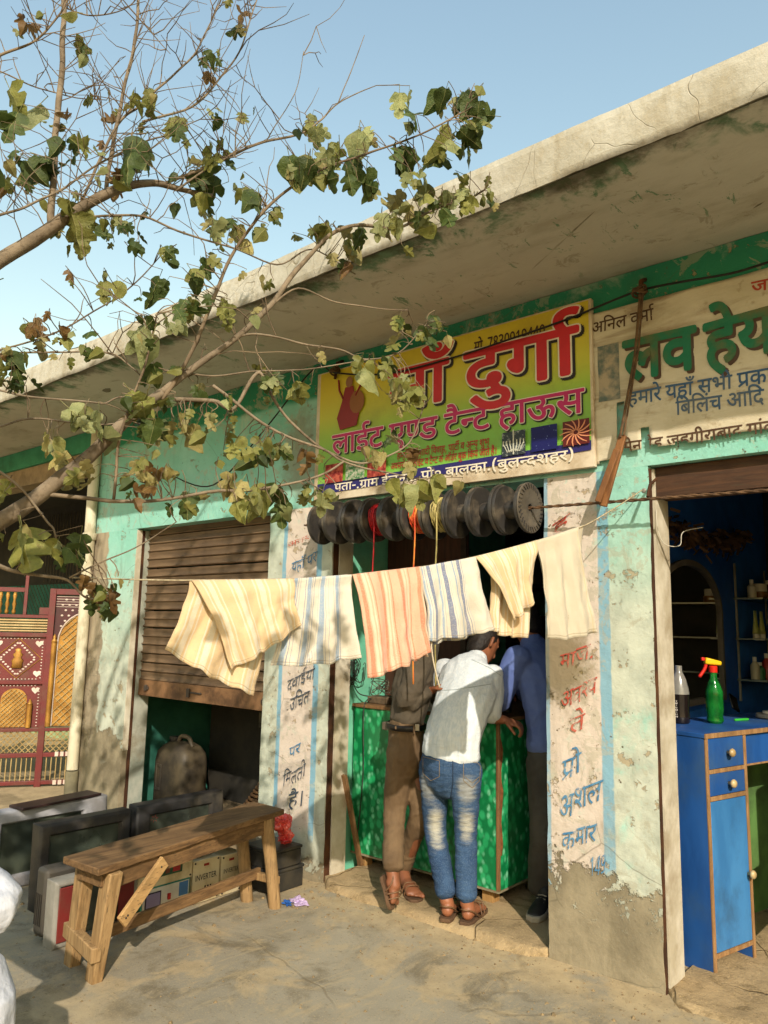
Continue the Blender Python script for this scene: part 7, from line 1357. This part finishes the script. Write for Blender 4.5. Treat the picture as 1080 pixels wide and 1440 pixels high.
def seam(o, pts, r, mat, par, name='stitching', lift=.001):
    dense = []
    for a, b in zip(pts, pts[1:]): dense += [(a[0]+(b[0]-a[0])*k/6, a[1]+(b[1]-a[1])*k/6) for k in range(6)]
    q_ = on_surface(o, dense+[pts[-1]], lift)
    if len(q_) > 2: return MB().tube(q_, r, 5).build(name, mat, par, smooth=True)
V = Vector; UP = V((0, 0, 1)); ZF = .055
# --- the man in jeans leaning over the counter corner
n = NT('pale_striped_shirt'); X, Y, Z = n.xyz(); c = n.mix(n.step(n.noise(90, 3, .6, stretch=(1, 1, .12)), .4, .6), srgb(200, 208, 212), srgb(216, 220, 220)); c = n.mix(n.math('MULTIPLY', n.step(n.noise(5, 5), .5, .7), .2), c, srgb(170, 180, 180)); n.bump(n.math('ADD', n.math('MULTIPLY', n.noise(7, 4, .6, stretch=(1, 1, 1.8), dist=.8), 1.4), n.math('MULTIPLY', n.noise(200, 2), .12)), .6, .014); M_SHIRT = n.done(c, .85, spec=.2)
p = thing('person', 'person in pale striped shirt and faded blue jeans leaning over the green counter', 'person', at(640, 1298, Z=.045)); J = p
hL, hR = at(627, 1291, Z=ZF), at(655, 1296, Z=ZF); tR = hR+(at(682, 1270, Z=ZF)-at(652, 1298, Z=ZF)).normalized()*.24; tL = hL+(at(652, 1264, Z=ZF)-at(632, 1292, Z=ZF)).normalized()*.24
yb = (hL.y+hR.y)/2+.05
aL, aR = at(627, 1262, Y=hL.y+.04), at(656, 1266, Y=hR.y+.04); kL, kR = at(612, 1165, Y=yb+.05), at(655, 1168, Y=yb+.05); gL, gR = at(611, 1085, Y=yb+.02), at(655, 1090, Y=yb+.02); wc = at(636, 1045, Y=yb+.02); ch_ = at(656, 975, Y=.20); ub = at(661, 944, Y=.29); nb_ = at(670, 928, Y=.35); hc = at(680, 905, Y=.44); S_ = V((1, .08, .0)).normalized()
sR, sL = at(696, 950, Y=.30), at(624, 942, Y=.32); eR = at(690, 1003, Y=.25); wR = at(708, 1012, Y=.30); eL = at(612, 1000, Y=.36); wL = eL+V((.14, .12, .04)); hf = V((.25, .75, -.55)); hu = V((0, .5, .85))
body = head(hc, hf, hu)+[[(nb_, .055), (hc-hu.normalized()*.06, .05)], ([(gL*.5+gR*.5, (.13, .09)), (wc, (.13, .085)), (ch_, (.15, .1)), (ub, (.14, .08)), (nb_, (.06, .06))], S_), [(sR, .045), (eR, .036), (wR, .025)], [(sL, .045), (eL, .036), (wL, .025)]]
body += hand(wR, V((.9, .35, -.25)), V((0, .2, -1)), .75, .95)+hand(wL, V((.7, .6, 0)), V((0, .2, -1)), .5)
body += [[(gL, .07), (kL, .05), (aL, .034)], [(gR, .07), (kR, .05), (aR, .034)]]+foot(hL, tL, ank=aL)+foot(hR, tR, ank=aR)
blob('body', body, M_SKIN, p, .006, 2); hair(hc, hf, hu, p, .015)
shirt = blob('shirt', [([(at(634, 1062, Y=yb+.015), (.168, .112)), (wc+V((0, 0, .03)), (.160, .108)), (at(648, 1000, Y=.12), (.165, .112)), (ch_, (.182, .118)), (ub, (.172, .10)), (nb_, (.066, .062))], S_), [(sR-S_*.02, .074), (sR.lerp(eR, .5), .062), (eR-V((0, 0, .012)), .054)], [(sL+S_*.02, .078), (sL.lerp(eL, .5), .066), (eL, .056)]], M_SHIRT, p, .006, 4, (.0055, (9, 8, 6, 10)))
blob('collar', [([(nb_+V((0, -.012, -.012)), (.074, .066)), (nb_+V((0, .004, .010)), (.066, .058))], S_)], M_SHIRT, p, .006, 2)
M_SEAM = plain('shirt_seam', srgb(150, 160, 160), bump=0); 
for pts in ([(598, 972), (640, 970), (690, 962)], [(664, 928), (690, 940), (704, 950)], [(632, 928), (622, 950), (612, 985)]): seam(shirt, pts, .0018, M_SEAM, shirt)
n = NT('faded_denim'); c = n.mix(n.step(n.noise(9, 6, .6, stretch=(1, 1, .6)), .3, .7), srgb(46, 68, 98), srgb(62, 88, 120)); c = n.mix(n.math('MULTIPLY', n.step(n.noise(180, 2), .45, .7), .3), c, srgb(110, 130, 150))
for px, py_, r, am in ((603, 1106, .06, .35), (656, 1110, .06, .4), (612, 1164, .07, .8), (656, 1166, .065, .7)):
    q_ = at(px, py_, Y=yb-.03); v0 = n.n('ShaderNodeVectorMath'); v0.operation = 'SUBTRACT'; n.t.links.new(n.co, v0.inputs[0]); v0.inputs[1].default_value = q_; v1 = n.n('ShaderNodeVectorMath'); v1.operation = 'MULTIPLY'; n.t.links.new(v0.outputs[0], v1.inputs[0]); v1.inputs[1].default_value = (1.15, 1, .66); vm = n.n('ShaderNodeVectorMath'); vm.operation = 'LENGTH'; n.t.links.new(v1.outputs[0], vm.inputs[0])
    dd = n.math('ADD', vm.outputs['Value'], n.math('MULTIPLY', n.math('SUBTRACT', n.noise(14, 6, .7, stretch=(.6, .6, 3)), .5), .10)); c = n.mix(n.math('MULTIPLY', n.math('SUBTRACT', 1, n.step(dd, r*.35, r*1.25)), am), c, srgb(206, 200, 176))
n.bump(n.math('ADD', n.noise(16, 5, .65, stretch=(.5, .5, 2.2), dist=1.2), n.math('MULTIPLY', n.noise(240, 2), .15)), .7, .012); M_JEANS = n.done(c, .9, spec=.15)
jeans = blob('jeans', [([(wc+V((0, 0, -.005)), (.152, .102)), (gL*.5+gR*.5+V((0, -.01, .03)), (.164, .112)), (gL*.5+gR*.5+V((0, 0, -.05)), (.14, .095))], S_), [(gL+V((.012, 0, .04)), .088), (gL, .086), (gL.lerp(kL, .5), .070), (kL, .058), (kL.lerp(aL, .45), .055), (aL+V((0, 0, .03)), .052)], [(gR+V((-.012, 0, .04)), .088), (gR, .086), (gR.lerp(kR, .5), .071), (kR, .059), (kR.lerp(aR, .45), .056), (aR+V((0, 0, .03)), .053)]], M_JEANS, p, .006, 2, (.0055, (9, 9, 30, 5)))
M_ST = plain('denim_stitch', srgb(130, 112, 84), bump=0); M_DN = plain('denim_seam', srgb(40, 58, 82), bump=0)
for pts in ([(637, 1070), (637, 1100), (634, 1122)],): seam(jeans, pts, .003, M_DN, jeans, 'seam')
for pts in ([(652, 1070), (676, 1074), (674, 1098), (664, 1108), (652, 1098), (652, 1070)], [(595, 1064), (618, 1070), (618, 1092), (606, 1098), (595, 1088), (595, 1064)], [(653, 1092), (664, 1101), (674, 1092)]): seam(jeans, pts, .0016, M_ST, jeans)
M_SOLE = plain('brown_sandal_sole', srgb(104, 78, 56), srgb(84, 62, 44), bump=.3); M_STRAP = plain('tan_strap', srgb(122, 90, 62), srgb(92, 66, 46), rough=.5)
sandal(hL, tL, p, M_SOLE, M_STRAP); sandal(hR, tR, p, M_SOLE, M_STRAP)
# --- the man in brown seen from the side, legs crossed
M_BSH = plain('olive_grey_shirt', srgb(92, 82, 68), srgb(76, 68, 56), rough=.9, bump=.6, bscale=9, bdist=.02, scale=8); M_BTR = plain('khaki_brown_trousers', srgb(116, 94, 68), srgb(98, 78, 56), rough=.9, bump=.55, bscale=11, bdist=.016, scale=8, stretch=(1, 1, .5)); M_BELT = plain('black_belt', srgb(26, 22, 20), rough=.4, bump=.1); M_BUCK = plain('buckle_metal', srgb(150, 146, 136), rough=.3, metal=.8, bump=0)
p = thing('person', 'person in dark olive shirt and brown trousers with legs crossed beside the counter', 'person', at(560, 1272, Z=.045)); fw = V((.76, .65, 0)); SD = V((-.65, .76, 0))
t1 = at(553, 1276, Z=ZF+.005); h1 = at(541, 1236, Y=t1.y-.02); h2 = at(567, 1246, Z=ZF); t2_ = at(589, 1268, Z=ZF); t2_ = h2+(t2_-h2).normalized()*.23
a1 = h1+V((.025, .03, .045)); a2_ = at(566, 1222, Y=h2.y+.03); k1 = at(555, 1140, Y=.02); k2 = at(592, 1142, Y=.12); g1 = at(566, 1062, Y=.03); g2 = at(578, 1062, Y=.14); wc = at(571, 1022, Y=.08); ch_ = at(580, 965, Y=.12); ub = at(592, 918, Y=.15); nb_ = at(604, 893, Y=.18); hc = at(618, 868, Y=.22)
sA, sB = ub-SD*.16, ub+SD*.15; eA = at(572, 988, Y=-.03); wA = at(604, 972, Y=.1); eB = at(620, 985, Y=.33); wB = eB+V((.12, .04, .05)); hf = V((.80, .35, -.45)); hu = V((.3, .2, .9))
body = head(hc, hf, hu)+[[(nb_, .055), (hc-hu.normalized()*.06, .05)], ([((g1+g2)/2, (.12, .09)), (wc, (.12, .085)), (ch_, (.14, .09)), (ub, (.14, .075)), (nb_, (.055, .055))], SD), [(sA, .045), (eA, .036), (wA, .025)], [(sB, .045), (eB, .036), (wB, .025)], [(g1, .07), (k1, .05), (a1, .034)], [(g2, .07), (k2, .05), (a2_, .034)]]
body += hand(wA, V((.8, .5, .35)), V((.3, -.2, -1)), .5)+hand(wB, V((.9, .2, 0)), V((0, 0, -1)), .5)+foot(h1, t1, ank=a1)+foot(h2, t2_, ank=a2_)
blob('body', body, skin_mat('warm_brown_skin', srgb(140, 88, 60)), p, .006, 2); hair(hc, hf, hu, p, .01)
shirt = blob('shirt', [([(wc+V((0, 0, .03)), (.152, .095)), (wc.lerp(ch_, .5), (.16, .105)), (ch_, (.175, .115)), (ub, (.175, .095)), (nb_, (.072, .066))], SD), [(sA+SD*.02, .078), (sA.lerp(eA, .5), .066), (eA, .058), (eA.lerp(wA, .55), .05), (eA.lerp(wA, .8), .042)], [(sB-SD*.02, .075), (sB.lerp(eB, .5), .062), (eB, .055), (eB.lerp(wB, .7), .044)]], M_BSH, p, .006, 3, (.009, (9, 9, 13, 8)))
tr = blob('trousers', [([(wc+V((0, 0, .015)), (.15, .098)), ((g1+g2)/2, (.155, .108)), ((g1+g2)/2-V((0, 0, .06)), (.13, .09))], SD), [(g1+V((0, 0, .03)), .09), (g1, .09), (g1.lerp(k1, .5), .076), (k1, .062), (k1.lerp(a1, .5), .056), (a1+V((.01, 0, .03)), .056)], [(g2+V((0, 0, .03)), .09), (g2, .09), (g2.lerp(k2, .5), .076), (k2, .062), (k2.lerp(a2_, .5), .052), (a2_+V((0, 0, .0)), .046)]], M_BTR, p, .006, 2, (.006, (9, 9, 16, 9)))
MB().tube([wc+(SD*.158*math.cos(a*.2618)+fw*.104*math.sin(a*.2618))+V((0, 0, .008)) for a in range(25)], (.004, .017), 6, side=(0, 0, 1)).build('belt', M_BELT, p, smooth=True) if False else None
mb = MB(); N_ = 40
for a in range(N_):
    q_ = 2*math.pi*a/N_
    for rr, zz in ((1.0, -.016), (1.03, -.014), (1.03, .014), (1.0, .016)): v_ = wc+SD*.163*rr*math.cos(q_)+fw*.111*rr*math.sin(q_)+V((0, 0, .008+zz)); mb.v.append(tuple(v_))
mb.f = [(a*4+k, a*4+(k+1) % 4, ((a+1) % N_)*4+(k+1) % 4, ((a+1) % N_)*4+k) for a in range(N_) for k in range(4)]
blt = mb.build('belt', M_BELT, p, smooth=True)
for px in (556, 581): q_ = on_surface(blt, [(px, 1017), (px+1, 1022), (px+1, 1029)], .003); (MB().tube([q_[0]+V((0, 0, .012))]+q_+[q_[-1]-V((0, 0, .012))], .005, 5).build('belt_loop', M_BTR, blt) if len(q_) > 1 else None)
q_ = on_surface(blt, [(586, 1023)], .004)
if q_: MB().box(-.012, .012, -.004, .004, -.018, .018, Matrix.Translation(q_[0]) @ Matrix.Rotation(.7, 4, 'Z')).build('buckle', M_BUCK, blt, bevel=.002)
q_ = at(545, 1021, Y=.02); MB().box(q_.x-.03, q_.x+.025, q_.y-.015, q_.y+.02, q_.z-.022, q_.z+.022).build('pouch', M_BSH, blt, bevel=.004)
sandal(h1, t1, p, M_SOLE, M_STRAP); sandal(h2, t2_, p, M_SOLE, M_STRAP)
# --- the man in the blue shirt half hidden by the pier
p = thing('person', 'person in blue shirt and grey trousers half hidden behind the right pier', 'person', at(760, 1290, Z=.045)); fw = V((-.9, .2, 0)).normalized(); SD = V((.2, .98, 0))
hh, tt = at(771, 1272, Z=ZF), at(747, 1296, Z=ZF); tt = hh+(tt-hh).normalized()*.26; h3 = hh+V((.05, .22, 0)); t3 = h3+(tt-hh)
aa, a3 = hh+V((-.04, -.02, .09)), h3+V((-.04, -.02, .09)); gg = at(764, 1070, Y=.46); g3 = gg+V((.02, .17, 0)); kk, k3 = at(766, 1165, Y=.42), at(766, 1165, Y=.42)+V((.03, .18, 0)); wc = (gg+g3)/2+V((0, 0, .13)); ch_ = wc+V((-.03, 0, .26)); ub = wc+V((-.09, 0, .42)); nb_ = wc+V((-.12, 0, .50)); hc = wc+V((-.17, 0, .63)); hf, hu = V((-.9, .1, -.4)), V((-.35, 0, .9))
sA, sB = ub-SD*.17, ub+SD*.17; eA, eB = sA+V((-.1, -.02, -.24)), sB+V((-.12, .02, -.24)); wA, wB = eA+V((-.06, .16, .02)), eB+V((-.12, -.05, .03))
body = head(hc, hf, hu)+[[(nb_, .055), (hc-hu.normalized()*.06, .05)], ([((gg+g3)/2, (.13, .09)), (wc, (.12, .085)), (ch_, (.14, .09)), (ub, (.14, .08)), (nb_, (.055, .055))], SD), [(sA, .045), (eA, .036), (wA, .025)], [(sB, .045), (eB, .036), (wB, .025)], [(gg, .07), (kk, .05), (aa, .034)], [(g3, .07), (k3, .05), (a3, .034)]]+hand(wA, V((-.5, .8, 0)), V((0, 0, -1)), .5)+hand(wB, V((-.9, -.2, 0)), V((0, 0, -1)), .5)
blob('body', body, M_SKIN, p, .007, 2); hair(hc, hf, hu, p, .01)
M_BLS = plain('blue_shirt_cloth', srgb(104, 122, 178), srgb(90, 108, 166), rough=.9, bump=.6, bscale=9, bdist=.02)
blob('shirt', [([(wc-V((0, 0, .06)), (.17, .12)), (wc+V((0, 0, .05)), (.165, .115)), (ch_, (.185, .12)), (ub, (.185, .1)), (nb_, (.072, .066))], SD), [(sA+SD*.02, .08), (sA.lerp(eA, .5), .07), (eA, .06), (eA.lerp(wA, .8), .045)], [(sB-SD*.02, .08), (sB.lerp(eB, .5), .07), (eB, .06), (eB.lerp(wB, .8), .045)]], M_BLS, p, .008, 3, (.008, (8, 8, 11, 5)))
blob('trousers', [([(wc-V((0, 0, .02)), (.16, .11)), ((gg+g3)/2, (.165, .115)), ((gg+g3)/2-V((0, 0, .06)), (.13, .09))], SD), [(gg, .095), (gg.lerp(kk, .5), .086), (kk, .078), (kk.lerp(aa, .5), .072), (aa, .066)], [(g3, .095), (g3.lerp(k3, .5), .086), (k3, .078), (k3.lerp(a3, .5), .072), (a3, .066)]], plain('grey_trousers', srgb(84, 80, 72), srgb(70, 66, 60), rough=.9, bump=.5, bscale=10, bdist=.015), p, .008, 3, (.006, (9, 9, 16, 6)))
M_SHOE = plain('black_sneaker', srgb(48, 46, 44), srgb(36, 34, 32), rough=.6, scale=14); M_SSOLE = plain('white_sneaker_sole', srgb(190, 182, 164), srgb(160, 150, 132), rough=.6)
for h_, t_ in ((hh, tt), (h3, t3)):
    d = (t_-h_).normalized(); x = d.cross(UP); s = thing_part('sneaker', p); blob('upper', [([(h_+d*.02+UP*.035, (.034, .04)), (h_+d*.12+UP*.035, (.038, .036)), (h_+d*.20+UP*.022, (.044, .024)), (h_+d*.245+UP*.016, (.036, .016))], x), [(h_+d*.05+UP*.05, .04), (h_+d*.05+UP*.085, .042)]], M_SHOE, s, .006, 2)
    MB().prism([(-.034, -.02), (-.04, .1), (-.05, .2), (-.036, .26), (0, .28), (.036, .26), (.05, .2), (.04, .1), (.034, -.02)], lambda a, b, q: h_+x*a+d*b+UP*(-.009+q), .03).build('sole', M_SSOLE, s, bevel=.006)
    for k in range(4): c_ = h_+d*(.10+.025*k)+UP*(.072-.009*k); MB().tube([c_-x*.024, c_+UP*.004, c_+x*.024], .003, 5).build('lace', M_SSOLE, s)
# --- the seated person in white at the left edge
p = thing('person', 'person in loose white clothes at the left edge of the photo, elbow showing', 'person', (-2.7, -2.72, 0)); M_WHC = plain('white_cotton', srgb(206, 208, 214), srgb(190, 194, 204), rough=.9, bump=.7, bscale=8, bdist=.025, scale=6)
fw = V((.80, .60, 0)).normalized(); SD = V((-fw.y, fw.x, 0)); gc = V((-2.72, -2.78, .50)); g1, g2 = gc-SD*.1, gc+SD*.1; k1, k2 = gc+fw*.44-SD*.15+V((0, 0, .02)), V((-2.34, -2.37, .48)); a1, a2_ = k1+fw*.02-V((0, 0, .42)), k2+fw*.02-V((0, 0, .42))
wc = gc+V((0, 0, .12)); ch_ = gc+fw*.06+V((0, 0, .34)); ub = gc+fw*.10+V((0, 0, .47)); nb_ = gc+fw*.13+V((0, 0, .55)); hc = gc+fw*.18+V((0, 0, .68)); sA, sB = ub-SD*.17, ub+SD*.17
eB = at(0, 1272, X=-2.38); eA = sA+V((.05, -.06, -.26)); wB = eB+V((.02, -.16, .02)) ; wA = eA+fw*.2
body = head(hc, fw+V((0, 0, -.2)), UP)+[[(nb_, .055), (hc-UP*.06, .05)], ([(gc, (.13, .09)), (wc, (.12, .085)), (ch_, (.14, .09)), (ub, (.14, .08)), (nb_, (.055, .055))], SD), [(sA, .045), (eA, .036), (wA, .025)], [(sB, .045), (eB, .036), (wB, .025)], [(g1, .07), (k1, .05), (a1, .034)], [(g2, .07), (k2, .05), (a2_, .034)]]+hand(wA, fw, V((0, 0, -1)), .5)+hand(wB, V((.2, -1, -.1)), V((0, 0, -1)), .5)+foot(V((a1.x-.03, a1.y-.02, .01)), V((a1.x-.03, a1.y-.02, .01))+fw*.24, ank=a1)+foot(V((a2_.x-.03, a2_.y-.02, .01)), V((a2_.x-.03, a2_.y-.02, .01))+fw*.24, ank=a2_)
blob('body', body, M_SKIN, p, .008, 2); hair(hc, fw+V((0, 0, -.2)), UP, p, .01)
blob('shirt', [([(gc-V((0, 0, .03)), (.19, .15)), (wc, (.18, .13)), (ch_, (.19, .13)), (ub, (.185, .105)), (nb_, (.075, .07))], SD), [(sA+SD*.02, .085), (sA.lerp(eA, .5), .08), (eA, .075), (eA.lerp(wA, .8), .06)], [(sB-SD*.02, .085), (sB.lerp(eB, .5), .075), (eB, .066), (eB.lerp(wB, .8), .06)]], M_WHC, p, .007, 3, (.007, (9, 9, 9, 9)))
blob('trousers', [([(gc+V((0, 0, .05)), (.17, .13)), (gc, (.18, .14))], SD), [(g1, .11), (g1.lerp(k1, .5), .11), (k1, .10), (k1.lerp(a1, .5), .10), (a1+V((0, 0, .06)), .095)], [(g2, .11), (g2.lerp(k2, .5), .11), (k2, .10), (k2.lerp(a2_, .5), .10), (a2_+V((0, 0, .06)), .095)]], M_WHC, p, .007, 3, (.007, (9, 9, 6, 9)))
t = thing('low_stool', 'low wooden stool under the seated person in white', 'stool', (-2.73, -2.80, 0)); MB().box(-2.92, -2.56, -2.98, -2.62, .36, .39).build('seat', M_BENCH, t, bevel=.004)
for x, y in ((-2.89, -2.95), (-2.59, -2.95), (-2.89, -2.65), (-2.59, -2.65)): MB().box(x-.02, x+.02, y-.02, y+.02, 0, .358).build('leg', M_BENCHV, t, bevel=.003)
